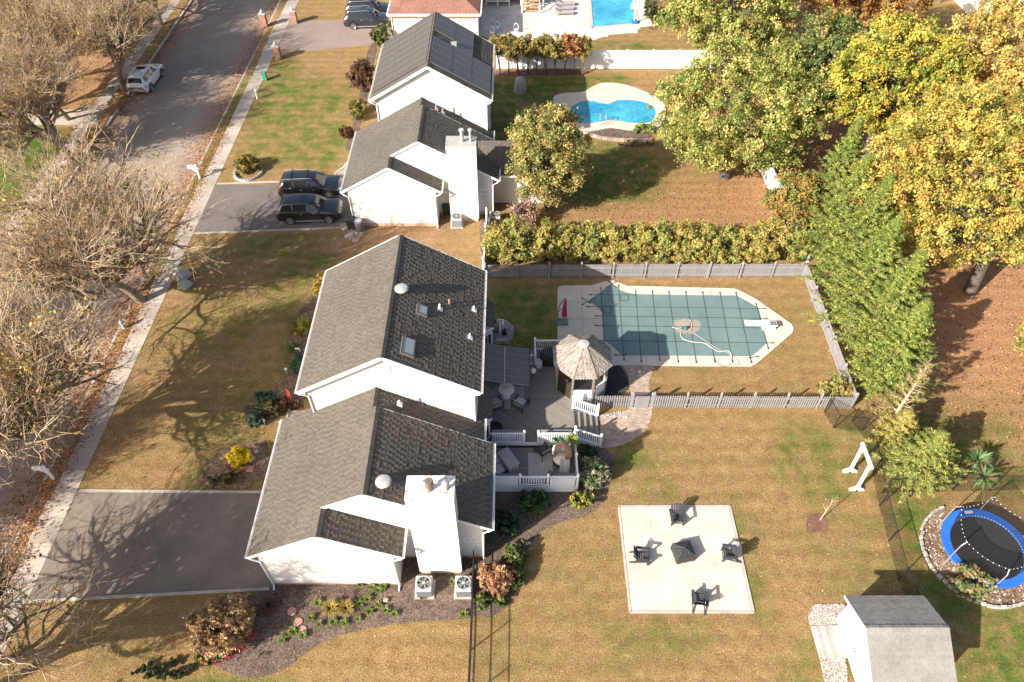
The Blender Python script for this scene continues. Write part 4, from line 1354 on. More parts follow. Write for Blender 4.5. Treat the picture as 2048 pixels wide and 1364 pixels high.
covp = [(300, 258), (345, 225), (395, 188), (445, 155), (490, 190), (540, 208), (590, 216), (900, 222), (1220, 225), (1285, 262), (1352, 300), (1372, 380), (1390, 450), (1405, 520), (1360, 562), (1310, 601), (900, 598), (510, 595), (455, 545), (396, 500), (392, 420), (391, 345), (372, 312), (340, 282)]
cp = [tuple(G(*Zp(*p))[:2]) for p in covp]
t = NT('teal_pool_cover')
p = t.pos()
pc = G(*Zp(905, 415))
vm = t.n('ShaderNodeVectorMath', operation='DISTANCE')
mpn = t.n('ShaderNodeMapping'); mpn.inputs['Location'].default_value = (-pc.x * .55, -pc.y * .8, 0); mpn.inputs['Scale'].default_value = (.55, .8, 0)
t.l(p, mpn.inputs['Vector']); t.l(mpn.outputs[0], vm.inputs[0])
dd = t.math('ADD', vm.outputs['Value'], t.math('MULTIPLY', t.noise(p, 1.6, 5, .7), .9))
stain = t.ramp(dd, [(.45, (.85,) * 3), (.95, (.55,) * 3), (1.22, (.0,) * 3)])
b1 = t.ramp(t.noise(p, .5, 4), [(.3, (.10, .158, .16)), (.7, (.14, .20, .198))])
c = t.mix(1.0, b1, t.ramp(t.noise(p, 30, 2), [(.3, (.92,) * 3), (.7, (1.08,) * 3)]), 'MULTIPLY')
t.col(t.mix(stain, c, (.36, .27, .205)))
t.set(.6, 0, .3)
t.bump(t.noise(p, 1.3, 3), .35, .08)
M['cover'] = t.m
pcov = thing('pool_cover', 'teal mesh winter cover stretched over the near swimming pool', 'pool cover', (pc.x, pc.y, .06))
MB().slab(cp, .062, .078).build('fabric', M['cover'], pcov)
straps = [((378, 178), (398, 508)), ((487, 163), (521, 612)), ((593, 198), (628, 622)), ((697, 199), (742, 614)), ((800, 203), (857, 624)), ((905, 203), (968, 627)), ((1010, 205), (1083, 624)), ((1117, 207), (1193, 624)), ((1217, 207), (1310, 627)), ((1342, 278), (1415, 542)),
          ((300, 288), (1388, 301)), ((355, 347), (1397, 362)), ((355, 406), (1420, 422)), ((388, 500), (1437, 514)), ((318, 215), (590, 217)), ((475, 588), (520, 590)), ((270, 272), (330, 240)), ((430, 135), (468, 165)), ((420, 165), (465, 138)), ((268, 240), (305, 262)), ((1310, 605), (1345, 600))]
for a, b in straps:
    A, B = G(*Zp(*a), .08), G(*Zp(*b), .08)
    MB().beam(A, B, .042, .014).build('strap', M['strap'], pcov)
    for e, d in ((A, A - B), (B, B - A)):
        d = d.normalized()
        MB().beam(e - d * .02, e + d * .16, .075, .03).build('spring_anchor', M['strap'], pcov)
for q_ in (((500, 215), (548, 215), (548, 252), (500, 252)), ((396, 290), (444, 290), (444, 330), (396, 330))):
    pp = [G(*Zp(*k), .084) for k in q_]
    f_ = MB()
    for i in range(4): f_.beam(pp[i], pp[(i + 1) % 4], .04, .008)
    f_.build('patch_seam', M['strap'], pcov)
# pump and hoses on the cover
pu = thing('cover_pump', 'small dark teal pump sitting on the pool cover', 'pump', G(*Zp(905, 425), .085))
MB().lathe([(.16, 0), (.17, .06), (.12, .14), (.06, .2)], pu.location, 12).build('body', M['pumpblue'], pu)
MB().box(pu.location.x - .3, pu.location.x + .05, pu.location.y - .05, pu.location.y + .05, .09, .16).build('handle', M['pumpblue'], pu)
def hose(label, pts, r=.03, mat='hose', z=.1):
    P = [G(*Zp(*p), z) for p in pts]
    q = []
    for i in range(len(P) - 1):
        p0, p1, p2, p3 = P[max(i - 1, 0)], P[i], P[i + 1], P[min(i + 2, len(P) - 1)]
        for j in range(5):
            t = j / 5
            q.append(.5 * ((2 * p1) + (-p0 + p2) * t + (2 * p0 - 5 * p1 + 4 * p2 - p3) * t * t + (-p0 + 3 * p1 - 3 * p2 + p3) * t ** 3))
    q.append(P[-1])
    o = MB().tube(q, r, 6).build('hose', M[mat], None, smooth=True)
    tag(o, label, 'hose')
hose('pale hose looping across the pool cover from the pump', [(885, 428), (872, 455), (890, 490), (950, 508), (1020, 515), (1060, 540), (1110, 568), (1165, 563), (1185, 580), (1190, 605)], .035)
hose('thin pale cord running from the pump to the pool edge', [(930, 440), (980, 470), (1040, 510), (1100, 550), (1160, 572), (1192, 600)], .016)
hose('tan water-marked pipe lying left and right of the pump', [(820, 415), (855, 425), (880, 418), (935, 430), (940, 395), (930, 370)], .03)
hose('thin grey cable along the lower pool edge', [(1085, 605), (1100, 640), (1150, 660), (1200, 640), (1235, 655), (1228, 620), (1200, 600)], .012, 'greyplastic', .075)

# diving board
db = thing('diving_board', 'white diving board at the deep end of the covered pool', 'diving board', G(*Zp(1440, 395), .06))
A, B = G(*Zp(1272, 390), .55), G(*Zp(1470, 395), .5)
MB().beam(A, B, .46, .06).build('board', M['trim'], db)
MB().beam(B + Vector((-.5, 0, .035)), B + Vector((-.03, 0, .035)), .4, .012).build('tread_pad', M['greyplastic'], db)
MB().hexa([(B.x - .9, B.y - .2, .06), (B.x - .05, B.y - .2, .06), (B.x - .05, B.y + .2, .06), (B.x - .9, B.y + .2, .06)], [(B.x - .75, B.y - .17, .46), (B.x - .1, B.y - .17, .46), (B.x - .1, B.y + .17, .46), (B.x - .75, B.y + .17, .46)]).build('stand', M['trim'], db)
# cantilever umbrella, folded
ub = G(1124, 645, .06)
um = thing('garden_umbrella', 'folded magenta cantilever umbrella on a grey base by the pool', 'umbrella', ub)
bevel(MB().box(ub.x - .38, ub.x + .38, ub.y - .3, ub.y + .3, .06, .2).build('base', M['greyplastic'], um), .04)
MB().tube([(ub.x - .25, ub.y, .2), (ub.x - .33, ub.y, 1.0), (ub.x - .25, ub.y, 1.7), (ub.x - .02, ub.y, 2.2), (ub.x + .12, ub.y, 2.35)], .035, 8).build('pole', M['darktin'], um)
MB().tube([(ub.x - .3, ub.y, 1.1), (ub.x + .05, ub.y, 1.5), (ub.x + .1, ub.y, 2.0)], .025, 6).build('arm', M['darktin'], um)
q = MB()
n = 14
prof = [(.03, 2.3), (.08, 2.1), (.12, 1.6), (.15, 1.1), (.17, .75), (.10, .62)]
for i in range(len(prof) - 1):
    for j in range(n):
        def pt(i_, j_):
            a = 2 * math.pi * j_ / n
            r = prof[i_][0] * (1.15 if j_ % 2 else .8)
            return (ub.x + .12 + r * math.cos(a), ub.y + r * math.sin(a), prof[i_][1])
        q.face([pt(i, j), pt(i, j + 1), pt(i + 1, j + 1), pt(i + 1, j)])
q.build('folded_canopy', M['pink'], um)
# pool filter on the gravel bed
pf = thing('pool_filter', 'beige pool filter tank with white pipes on the gravel bed', 'pool filter', G(990, 668, .03))
L_ = pf.location
MB().lathe([(.2, 0), (.3, .06), (.33, .3), (.3, .62), (.18, .76), (.06, .8)], (L_.x, L_.y + .35, .03), 16).build('tank', M['beigetank'], pf, smooth=True)
MB().lathe([(.09, 0), (.1, .2), (.04, .25)], (L_.x, L_.y + .35, .8), 10).build('valve', M['black'], pf)
MB().tube([(L_.x + .2, L_.y + .5, .9), (L_.x + .55, L_.y + .5, .9), (L_.x + .55, L_.y + .1, .9), (L_.x + .55, L_.y + .1, .1)], .04, 8).build('pipe', M['trim'], pf)
MB().tube([(L_.x + .35, L_.y + .3, .95), (L_.x + .35, L_.y - .3, .6), (L_.x + .35, L_.y - .3, .05)], .04, 8).build('pipe', M['trim'], pf)
MB().box(L_.x + .5, L_.x + .75, L_.y - .15, L_.y + .2, .03, .4).build('pump', M['black'], pf)
MB().box(L_.x + .1, L_.x + .8, L_.y - .7, L_.y - .4, .03, .1).build('step_block', M['stone'], pf)

# ---------------- picket fences
def picket_fence(label, p, q, h=1.2, pw=.085, gap=.055, post=2.0, mat='greywood', group='grey picket fences round the pool', side=1, pointed=True, maxp=300, name='picket_fence', postpx=.11):
    p, q = Vector(p), Vector(q)
    d = q - p
    L = d.length
    ang = math.atan2(d.y, d.x)
    r = thing(name, label, 'fence', p, ang, group)
    W = dict(world=False)
    for z in (.3, h - .3):
        MB().box(0, L, .012 * side, .05 * side, z - .045, z + .045).build('rail', M[mat], r, **W)
    pts = [(-pw / 2, .06), (pw / 2, .06), (pw / 2, h - .06), (pw * .28, h), (-pw * .28, h), (-pw / 2, h - .06)] if pointed else [(-pw / 2, .04), (pw / 2, .04), (pw / 2, h), (-pw / 2, h)]
    mb = MB()
    n = len(pts)
    f = [(x, -.022 * side, z) for x, z in pts]; b = [(x, .0, z) for x, z in pts]
    mb.face(f); mb.face(b[::-1])
    for i in range(n):
        j = (i + 1) % n
        mb.face([f[i], b[i], b[j], f[j]])
    for k_ in range(len(mb.t)): mb.t[k_] = 1.0
    me1 = mb.mesh('picket', M[mat])
    mb.t = [.9] * len(mb.t)
    me2 = mb.mesh('picket', M[mat])
    k = int(L / (pw + gap))
    npost = max(1, round(L / post))
    pp = [L * i / npost for i in range(npost + 1)]
    pm = MB().box(-postpx / 2, postpx / 2, -postpx / 2, postpx / 2, -.1, h + .14).mesh('post', M[mat])
    cm = MB().lathe([(postpx * .75, 0), (postpx * .75, .03), (postpx * .4, .06), (postpx * .55, .12), (.01, .18)], (0, 0, h + .14), 8).mesh('post_cap', M[mat])
    for i in range(k + 1):
        x = i * L / k
        if any(abs(x - a) < (pw + postpx) / 2 + .005 for a in pp): continue
        link('picket', random.choice((me1, me1, me2)), r, (x, 0, rnd(-.012, .012)))
    for a in pp:
        po = link('post', pm, r, (a, .05 * side, 0))
        link('post_cap', cm, po)
    return r
picket_fence('grey picket fence facing the camera between gazebo and path gate', (4.9, 26.93, 0), (7.2, 26.93, 0), post=2.3, side=1)
picket_fence('narrow boarded gate in the grey picket fence across the brick path', (7.3, 26.93, 0), (8.45, 26.93, 0), h=1.15, gap=.006, post=1.15, name='picket_gate')
picket_fence('long grey picket fence along the near side of the pool lawn', (8.56, 26.93, 0), (20.6, 26.85, 0), post=2.0)
picket_fence('grey picket fence along the right side of the pool lawn by the conifers', (20.72, 26.9, 0), (20.9, 38.45, 0), gap=.03, post=2.3, side=1)
picket_fence('grey picket fence along the far side of the pool lawn below the hedge', (20.85, 38.62, 0), (-1.9, 38.5, 0), gap=.03, h=1.25, post=2.3, side=1)
picket_fence('low white vinyl fence running edge-on beside the second house', (-2.0, 39.0, 0), (-1.9, 44.6, 0), gap=.01, h=1.3, mat='vinyl', post=1.9, group='white fences', name='vinyl_fence')
# ================================================================== NEAR YARD
pt = structure('patio', MB().box(5.95, 11.9, 14.38, 20.1, -.05, .05), M['patioconc'])
fb = MB()
for a, b in (((5.87, 14.3), (11.98, 14.3)), ((11.98, 14.3), (11.98, 20.18)), ((11.98, 20.18), (5.87, 20.18)), ((5.87, 20.18), (5.87, 14.3))):
    fb.beam((a[0], a[1], .02), (b[0], b[1], .02), .11, .075)
fb.build('border', M['kerb'], pt)
for pts in ([(7.2, 19.9), (7.5, 19.2), (7.45, 18.6), (7.8, 18.0)], [(8.9, 16.6), (9.3, 16.1), (9.5, 15.6), (9.9, 15.2)], [(10.7, 19.7), (10.9, 19.1), (11.3, 18.8)]):
    ck = MB()
    for p0, p1 in zip(pts[:-1], pts[1:]):
        ck.beam((p0[0], p0[1], .0505), (p1[0], p1[1], .0505), .012, .003)
    ck.build('crack', M['oldwood'], pt)

ADI = {}
def adirondack(label, loc, rz):
    """front of the chair towards local -Y"""
    c = thing('adirondack_chair', label, 'chair', loc, rz, 'dark adirondack chairs on the patio')
    m = M['blackplastic']
    if not ADI:
        ADI['seat'] = [MB().hexa([(-.27, y, z), (.27, y, z), (.27, y + .085, z - .018), (-.27, y + .085, z - .018)], [(-.27, y, z + .022), (.27, y, z + .022), (.27, y + .085, z + .004), (-.27, y + .085, z + .004)]).mesh('seat_slat', m) for y, z in [(-.32 + .1 * k, .37 - .028 * k) for k in range(5)]]
        ADI['back'] = []
        for k in range(5):
            x = -.22 + .11 * k
            top = .95 - .035 * abs(k - 2) ** 1.6
            sp = 1.25
            ADI['back'].append(MB().hexa([(x - .05, .17, .25), (x + .05, .17, .25), (x + .05, .195, .25), (x - .05, .195, .25)], [(x * sp - .055, .50, top), (x * sp + .055, .50, top), (x * sp + .055, .525, top), (x * sp - .055, .525, top)]).mesh('back_slat', m))
        ADI['arm'] = [MB().box(s * .34 - .075, s * .34 + .075, -.38, .36, .555, .58).mesh('armrest', m) for s in (-1, 1)]
        ADI['fleg'] = [MB().box(s * .31 - .02, s * .31 + .02, -.36, -.25, 0, .553).mesh('leg', m) for s in (-1, 1)]
        ADI['rleg'] = [MB().hexa([(s * .285 - .02, -.34, .28), (s * .285 + .02, -.34, .28), (s * .285 + .02, .62, .0), (s * .285 - .02, .62, .0)], [(s * .285 - .02, -.34, .38), (s * .285 + .02, -.34, .38), (s * .285 + .02, .66, .05), (s * .285 - .02, .66, .05)]).mesh('leg', m) for s in (-1, 1)]
        ADI['brace'] = [MB().beam((-.33, .30, .53), (.33, .30, .53), .04, .05).mesh('back_brace', m), MB().beam((-.3, -.345, .3), (.3, -.345, .3), .025, .1).mesh('front_apron', m)]
        ADI['names'] = dict(seat='seat_slat', back='back_slat', arm='armrest', fleg='leg', rleg='leg', brace='brace')
    for k, nm in ADI['names'].items():
        for me_ in ADI[k]: link(nm, me_, c)
    return c
adirondack('dark adirondack chair at the far edge of the patio', G(1352, 1040, .05), R(0))
adirondack('dark adirondack chair at the left edge of the patio', G(1283, 1118, .05), R(83))
adirondack('dark adirondack chair at the right edge of the patio', G(1456, 1113, .05), R(-96))
adirondack('dark adirondack chair nearest the camera on the patio', G(1396, 1205, .05), R(172))
fp = thing('covered_fire_pit', 'fire pit under a black pyramid-shaped cover in the middle of the patio', 'fire pit', G(1365, 1108, .05), R(12))
b_ = [(-.5, -.48, 0), (.5, -.48, 0), (.5, .48, 0), (-.5, .48, 0)]
m_ = [(-.48, -.46, .5), (.48, -.46, .5), (.48, .46, .5), (-.48, .46, .5)]
q = MB()
for i in range(4):
    j = (i + 1) % 4
    K = 6
    for k in range(K):
        lb = lambda f, A, B, o=0.: Vector(A).lerp(Vector(B), f) * (1 + o)
        w0, w1 = (.03 if k % 2 else -.02), (.03 if (k + 1) % 2 else -.02)
        if k == 0: w0 = 0
        if k == K - 1: w1 = 0
        a0, a1 = lb(k / K, b_[i], b_[j], w0), lb((k + 1) / K, b_[i], b_[j], w1)
        c0, c1 = lb(k / K, m_[i], m_[j]), lb((k + 1) / K, m_[i], m_[j])
        q.face([a0, a1, c1, c0])
        mid = [Vector((v.x * .5, v.y * .5, .60 + .02 * (n_ % 2))) for n_, v in ((k, c0), (k + 1, c1))]
        q.face([c0, c1, mid[1], mid[0]])
        q.face([mid[0], mid[1], (0, 0, .68)])
q.build('cover', M['blackcover'], fp, world=False)
for i in range(4):
    MB().tube([Vector(m_[i]) + Vector((0, 0, .005)), (0, 0, .69)], .02, 5).build('cover_seam', M['darkcloth'], fp, world=False)

# white timber swing frame
sw = thing('swing_frame', 'white timber swing frame standing on the lawn by the mesh fence', 'swing frame', (19.25, 21.8, 0))
for y in (21.2, 22.4):
    MB().beam((19.25, y, 0), (19.1, y, 2.55), .13, .13).build('post', M['trim'], sw)
    MB().beam((18.85, y, .06), (19.65, y, .06), .13, .12).build('foot', M['trim'], sw)
    for s in (-1, 1):
        MB().beam((19.22 + s * .35, y, .12), (19.22, y, .42), .08, .08).build('brace', M['trim'], sw)
MB().beam((19.1, 20.95, 2.6), (19.1, 22.6, 2.6), .13, .16).build('crossbeam', M['trim'], sw)

# sapling
sp = thing('sapling', 'leafless staked sapling in a small mulch ring', 'sapling', G(1640, 1040))
MB().tube([G(1640, 1040), G(1640, 1040) + Vector((.05, .02, 1.0)), G(1640, 1040) + Vector((.02, 0, 2.1))], [.03, .022, .008], 6).build('stem', M['twig'], sp)
tw = MB()
for k in range(12):
    a = rnd(0, 6.28); z = rnd(.9, 2.0)
    s_ = G(1640, 1040) + Vector((.03, .01, z))
    tw.tube([s_, s_ + Vector((.35 * math.cos(a), .35 * math.sin(a), .35))], [.009, .003], 4)
tw.build('branches', M['twig'], sp)

# ---------------- black mesh fences
def mesh_fence(label, pts, h=1.25, bend=True, group='black mesh garden fences', lean=0.0, cover='deernet', step=2.3, rails=False):
    P = [Vector(p) for p in pts]
    r = thing('mesh_fence', label, 'fence', P[0], 0, group)
    net = MB()
    for a, b in zip(P[:-1], P[1:]):
        net.face([a, b, b + Vector((0, 0, h)), a + Vector((0, 0, h))])
        L = (b - a).length
        n = max(1, round(L / step))
        for i in range(n):
            c = a.lerp(b, i / n)
            MB().beam(c, c + Vector((0, 0, h + .08)), .045, .045).build('post', M['black'], r)
        MB().beam(a + Vector((0, 0, h)), b + Vector((0, 0, h)), .045 if rails else .03, .03).build('top_rail', M['black'], r)
        if rails:
            for zz in (.12, .7):
                MB().beam(a + Vector((0, 0, zz)), b + Vector((0, 0, zz)), .04, .04).build('rail', M['black'], r)
    c = P[-1]
    MB().beam(c, c + Vector((0, 0, h + .08)), .045, .045).build('post', M['black'], r)
    net.build('netting', M[cover], r)
    return r
mesh_fence('black mesh fence between the near lawn and the trampoline yard', [(20.45, 25.9, 0), (20.9, 24.5, 0), (20.2, 20.2, 0), (19.75, 16.0, 0), (19.9, 13.6, 0)], 1.3)
mesh_fence('short black mesh fence at the corner of the picket fence', [(19.0, 26.6, 0), (19.2, 25.4, 0), (20.85, 25.2, 0)], 1.3)
mesh_fence('black mesh fence behind the trampoline', [(20.6, 21.0, 0), (24.5, 21.1, 0), (31.0, 21.3, 0)], 1.5)
mesh_fence('black wire fence running toward the camera from the air conditioners', [(-1.95, 16.9, 0), (-1.95, 12.5, 0), (-2.02, 6.0, 0)], 1.35, cover='wirenet', rails=True)
mesh_fence('short black wire fence beside the chimney', [(-4.75, 16.9, 0), (-4.75, 16.4, 0)], 1.2, step=.5, cover='wirenet')

# ---------------- trampoline
tc_ = Vector((24.45, 17.35, 0))
tp_ = thing('trampoline', 'round trampoline with blue pad and black safety net', 'trampoline', tc_)
def ringp(r, z, n=48):
    return [tc_ + Vector((r * math.cos(2 * math.pi * k / n), r * math.sin(2 * math.pi * k / n), z)) for k in range(n)]
q = MB()
A, B = ringp(2.18, .93), ringp(1.74, .90)
for k in range(48):
    j = (k + 1) % 48
    q.face([A[k], A[j], B[j], B[k]])
    q.face([A[k] - Vector((0, 0, .12)), A[j] - Vector((0, 0, .12)), A[j], A[k]])
q.build('blue_pad', M['bluepad'], tp_)
MB().prism([v[:] for v in ringp(1.76, 0)], .872, .88).build('mat', M['trampmat'], tp_)
MB().tube(ringp(2.1, .86) + [ringp(2.1, .86)[0]], .03, 6).build('frame_ring', M['galv'], tp_)
sp_ = MB()
for k in range(72):
    a = 2 * math.pi * k / 72
    sp_.beam(tc_ + Vector((1.73 * math.cos(a), 1.73 * math.sin(a), .885)), tc_ + Vector((1.80 * math.cos(a), 1.80 * math.sin(a), .93)), .02, .01)
sp_.build('springs', M['galv'], tp_)['kind'] = 'stuff'
top = []
for k in range(6):
    a = R(15 + 60 * k)
    u = Vector((math.cos(a), math.sin(a), 0))
    MB().tube([tc_ + u * 2.2, tc_ + u * 2.22 + Vector((0, 0, 1.4)), tc_ + u * 2.2 + Vector((0, 0, 2.2)), tc_ + u * 2.02 + Vector((0, 0, 2.5))], .03, 7).build('net_pole', M['galv'], tp_)
    MB().beam(tc_ + u * 2.12, tc_ + u * 2.12 + Vector((0, 0, .85)), .05, .05).build('leg', M['galv'], tp_)
    top.append(tc_ + u * 2.0 + Vector((0, 0, 2.45)))
net = MB(); li = MB(); cord = MB()
for k in range(6):
    a, b = top[k], top[(k + 1) % 6]
    N = 8
    def sag(f): return a.lerp(b, f) - Vector((0, 0, .28 * 4 * f * (1 - f)))
    def bot(f):
        v = a.lerp(b, f) - tc_; v.z = 0
        v = v.normalized() * 1.78
        return tc_ + v + Vector((0, 0, .9))
    for i in range(N):
        net.face([bot(i / N), bot((i + 1) / N), sag((i + 1) / N), sag(i / N)])
        li.lathe([(.005, -.025), (.025, 0), (.005, .025)], sag((i + .5) / N), 6)
    cord.tube([sag(i / N) for i in range(N + 1)], .012, 4)
net.build('safety_net', M['net'], tp_)
li.build('string_lights', M['trim'], tp_)['kind'] = 'stuff'
cord.build('net_rope', M['black'], tp_)
lbm = MB().hexa([tc_ + Vector(v) for v in ((-.35, 1.86, .93), (.1, 1.9, .93), (.1, 2.06, .93), (-.35, 2.02, .93))], [tc_ + Vector(v) for v in ((-.35, 1.86, .937), (.1, 1.9, .937), (.1, 2.06, .937), (-.35, 2.02, .937))])
lbm.build('white_label', M['trim'], tp_)
gravel('gravel_bed', '', [(tc_.x + 2.75 * math.cos(2 * math.pi * k / 28) * (1.0), tc_.y + 2.75 * math.sin(2 * math.pi * k / 28)) for k in range(28)], 900, .06, M['gravelst'], M['bedsoil'], .015, False)
br = thing('stone_border', 'ring of pale stones round the trampoline bed', 'stone border', (tc_.x, tc_.y, 0))
for k in range(56):
    a = 2 * math.pi * k / 56
    if 0.6 < a < 1.9: continue
    rr = 2.82 + rnd(-.03, .03)
    u = Vector((math.cos(a), math.sin(a), 0)); v = Vector((-u.y, u.x, 0))
    c = tc_ + u * rr
    h = rnd(.12, .2)
    w = .14 * rnd(.85, 1.05)
    MB().hexa([c + u * i + v * j for i, j in ((-.07, -w), (.07, -w), (.07, w), (-.07, w))], [c + u * i * rnd(.75, .95) + v * j * rnd(.8, .95) + Vector((0, 0, h)) for i, j in ((-.07, -w), (.07, -w), (.07, w), (-.07, w))], rnd(.7, 1.1)).build('stone', M['stone'], br)

# ---------------- shed
sd = thing('shed', 'white shed with grey shingle roof at the bottom right', 'shed', (17.5, 12.2, 0))
sx0, sx1, sy0, sy1 = 15.95, 19.25, 10.55, 13.95
sm = 12.3
slope(sd, (sx1 + .2, sy1 + .25, 2.25), (sx0 - .22, sy1 + .25, 2.25), (sx0 - .22, sm, 3.28), (sx1 + .2, sm, 3.28), M['shingle4'], .145, .3, (.006, .012), .08, tv=.06, ac=.03)
slope(sd, (sx0 - .22, sy0 - .25, 2.25), (sx1 + .2, sy0 - .25, 2.25), (sx1 + .2, sm, 3.28), (sx0 - .22, sm, 3.28), M['shingle4'], .145, .3, (.006, .012), .08, tv=.06, ac=.03)
rc = MB()
for k in range(13):
    a = sx0 - .22 + k * .285
    for s in (-1, 1):
        rc.hexa([(a, sm, 3.285), (a + .3, sm, 3.282), (a + .3, sm + s * .16, 3.20), (a, sm + s * .16, 3.205)], [(a, sm, 3.315), (a + .3, sm, 3.30), (a + .3, sm + s * .16, 3.225), (a, sm + s * .16, 3.235)], rnd(.85, 1.15))
rc.build('ridge_cap', M['shingle4'], sd)
for xx, th in ((sx0, .1), (sx1 - .1, .1)):
    pts = [(sy0, .12), (sy1, .12), (sy1, 2.2), (sm, 3.15), (sy0, 2.2)]
    mb = MB()
    f = [(xx, y, z) for y, z in pts]; b = [(xx + th, y, z) for y, z in pts]
    mb.face(f); mb.face(b[::-1])
    for i in range(5):
        j = (i + 1) % 5
        mb.face([f[i], b[i], b[j], f[j]])
    mb.build('wall', M['siding'], sd)
MB().box(sx0 + .101, sx1 - .101, sy1 - .1, sy1, .12, 2.25).build('wall', M['siding'], sd)
MB().box(sx0 + .101, sx1 - .101, sy0, sy0 + .1, .12, 2.25).build('wall', M['siding'], sd)
for s in (sy1 + .24, sy0 - .24):
    MB().beam((sx0 - .235, s, 2.2), (sx0 - .235, sm, 3.23), .03, .13).build('rake_board', M['trim'], sd)
for k in range(2):
    dr = MB().box(sx0 - .03, sx0 - .003, 11.2 + k * .88, 12.06 + k * .88, .2, 2.05).build('door', M['trim'], sd)
    MB().box(sx0 - .06, sx0 - .031, 12.0 + k * .14 - .02, 12.04 + k * .14, 1.05, 1.2).build('handle', M['black'], dr)
MB().box(sx0 + .05, sx1 - .05, sy0 + .05, sy1 - .05, -.05, .118).build('floor_skid', M['oldwood'], sd)
rm = thing('shed_ramp', 'pale wooden plank ramp in front of the shed', 'ramp', (15.3, 12.9, 0))
x = 14.62
while x < 15.92:
    f = (x - 14.6) / 1.35
    MB().box(x, x + .125, 12.08, 13.62, .0, .04 + .1 * f, rnd(.8, 1.15)).build('plank', M['palewood'], rm)
    x += .135

# ---------------- air conditioners
def ac_unit(label, loc, mat='acmetal', shade=False):
    a = thing('air_conditioner', label, 'air conditioner', loc, 0, 'outdoor air conditioners')
    W = dict(world=False)
    MB().box(-.5, .5, -.5, .5, 0, .08).build('pad', M['kerb'], a, **W)
    bevel(MB().box(-.42, .42, -.42, .42, .083, .80).build('case', M[mat], a, **W), .07, 3)
    lv = MB()
    for k in range(11):
        lv.box(-.36, .36, -.437, -.424, .16 + k * .055, .19 + k * .055)
    for k in range(11):
        lv.box(-.437, -.424, -.36, .36, .16 + k * .055, .19 + k * .055)
    lv.build('louvres', M['greyplastic'], a, **W)
    MB().lathe([(.35, .803), (.35, .815), (.33, .82)], (0, 0, 0), 24).build('fan_well', M['black'], a, **W)
    bl = MB()
    for k in range(5):
        t = R(72 * k)
        bl.hexa([(.05 * math.cos(t), .05 * math.sin(t), .822), (.3 * math.cos(t - .25), .3 * math.sin(t - .25), .822), (.3 * math.cos(t + .3), .3 * math.sin(t + .3), .84), (.06 * math.cos(t + .8), .06 * math.sin(t + .8), .83)],
                [(.05 * math.cos(t), .05 * math.sin(t), .826), (.3 * math.cos(t - .25), .3 * math.sin(t - .25), .826), (.3 * math.cos(t + .3), .3 * math.sin(t + .3), .844), (.06 * math.cos(t + .8), .06 * math.sin(t + .8), .834)])
    bl.build('fan_blades', M['greyplastic'], a, **W)
    gd = MB()
    for r in (.34,):
        gd.tube([(r * math.cos(2 * math.pi * k / 24), r * math.sin(2 * math.pi * k / 24), .85) for k in range(25)], .018, 5)
    for k in range(4):
        t = R(20 + 45 * k)
        gd.beam((-.34 * math.cos(t), -.34 * math.sin(t), .852), (.34 * math.cos(t), .34 * math.sin(t), .852), .014, .01)
    gd.lathe([(.07, .845), (.07, .865), (.02, .87)], (0, 0, 0), 10)
    gd.build('fan_guard', M[mat], a, **W)
    return a
ac_unit('beige air conditioner left of the chimney foot at the near house', (-4.4, 15.45, 0))
ac_unit('beige air conditioner right of the chimney foot beside the wire fence', (-2.42, 15.45, 0))
ac_unit('pale air conditioner left of the fence at the second house', (-4.25, 44.5, 0))
ac_unit('shaded air conditioner right of the fence at the second house', (-1.3, 44.75, 0))
for k, (x, y) in enumerate(((-4.9, 45.9), (-4.5, 16.95))):
    m_ = thing('utility_meter', ['grey utility meter beside the second house chimney', 'grey utility meter beside the near house chimney'][k], 'meter', (x, y, .2))
    MB().box(x - .15, x + .15, y - .06, y + .1, .5, .95).build('box', M['greyplastic'], m_)
    MB().tube([(x, y, .1), (x, y, .5)], .025, 6).build('conduit', M['greyplastic'], m_)
# dark bin behind the garage of the second house
def bin_(label, loc, rz, mat, r=.3, h=1.0, square=True):
    b = thing('wheelie_bin', label, 'bin', loc, rz, 'bins by the second garage')
    W = dict(world=False)
    if square:
        bevel(MB().hexa([(-.25, -.28, .05), (.25, -.28, .05), (.25, .28, .05), (-.25, .28, .05)], [(-.32, -.36, h), (.32, -.36, h), (.32, .36, h), (-.32, .36, h)]).build('body', M[mat], b, **W), .03)
        bevel(MB().hexa([(-.34, -.38, h + .003), (.34, -.38, h + .003), (.34, .38, h + .003), (-.34, .38, h + .003)], [(-.28, -.30, h + .09), (.28, -.30, h + .09), (.28, .30, h + .09), (-.28, .30, h + .09)]).build('lid', M[mat], b, **W), .02)
        for s in (-.26, .26):
            MB().tube([(s - .03, .3, .12), (s + .03, .3, .12)], .12, 10).build('wheel', M['black'], b, **W)
    else:
        MB().lathe([(r * .8, 0), (r, h), (r * 1.06, h + .02), (r * 1.06, h + .06), (r * .9, h + .08), (r * .5, h + .1), (.05, h + .1)], (0, 0, 0), 20).build('body', M[mat], b, **W)
        MB().lathe([(r * .75, 0), (r * .7, .03), (.05, .04)], (0, 0, h + .1), 18).build('lid', M['acmetal'], b, **W)
    return b
bin_('dark grey wheeled bin by the second garage corner', tuple(G(703, 456)), R(10), 'darkcloth', h=1.05)
bin_('round grey lidded bin by the second garage corner', tuple(G(721, 462)), 0, 'greyplastic', .33, .95, False)
bin_('dark bin tucked between the second garage and chimney', (-5.1, 45.9, 0), 0, 'darkcloth', h=1.0)

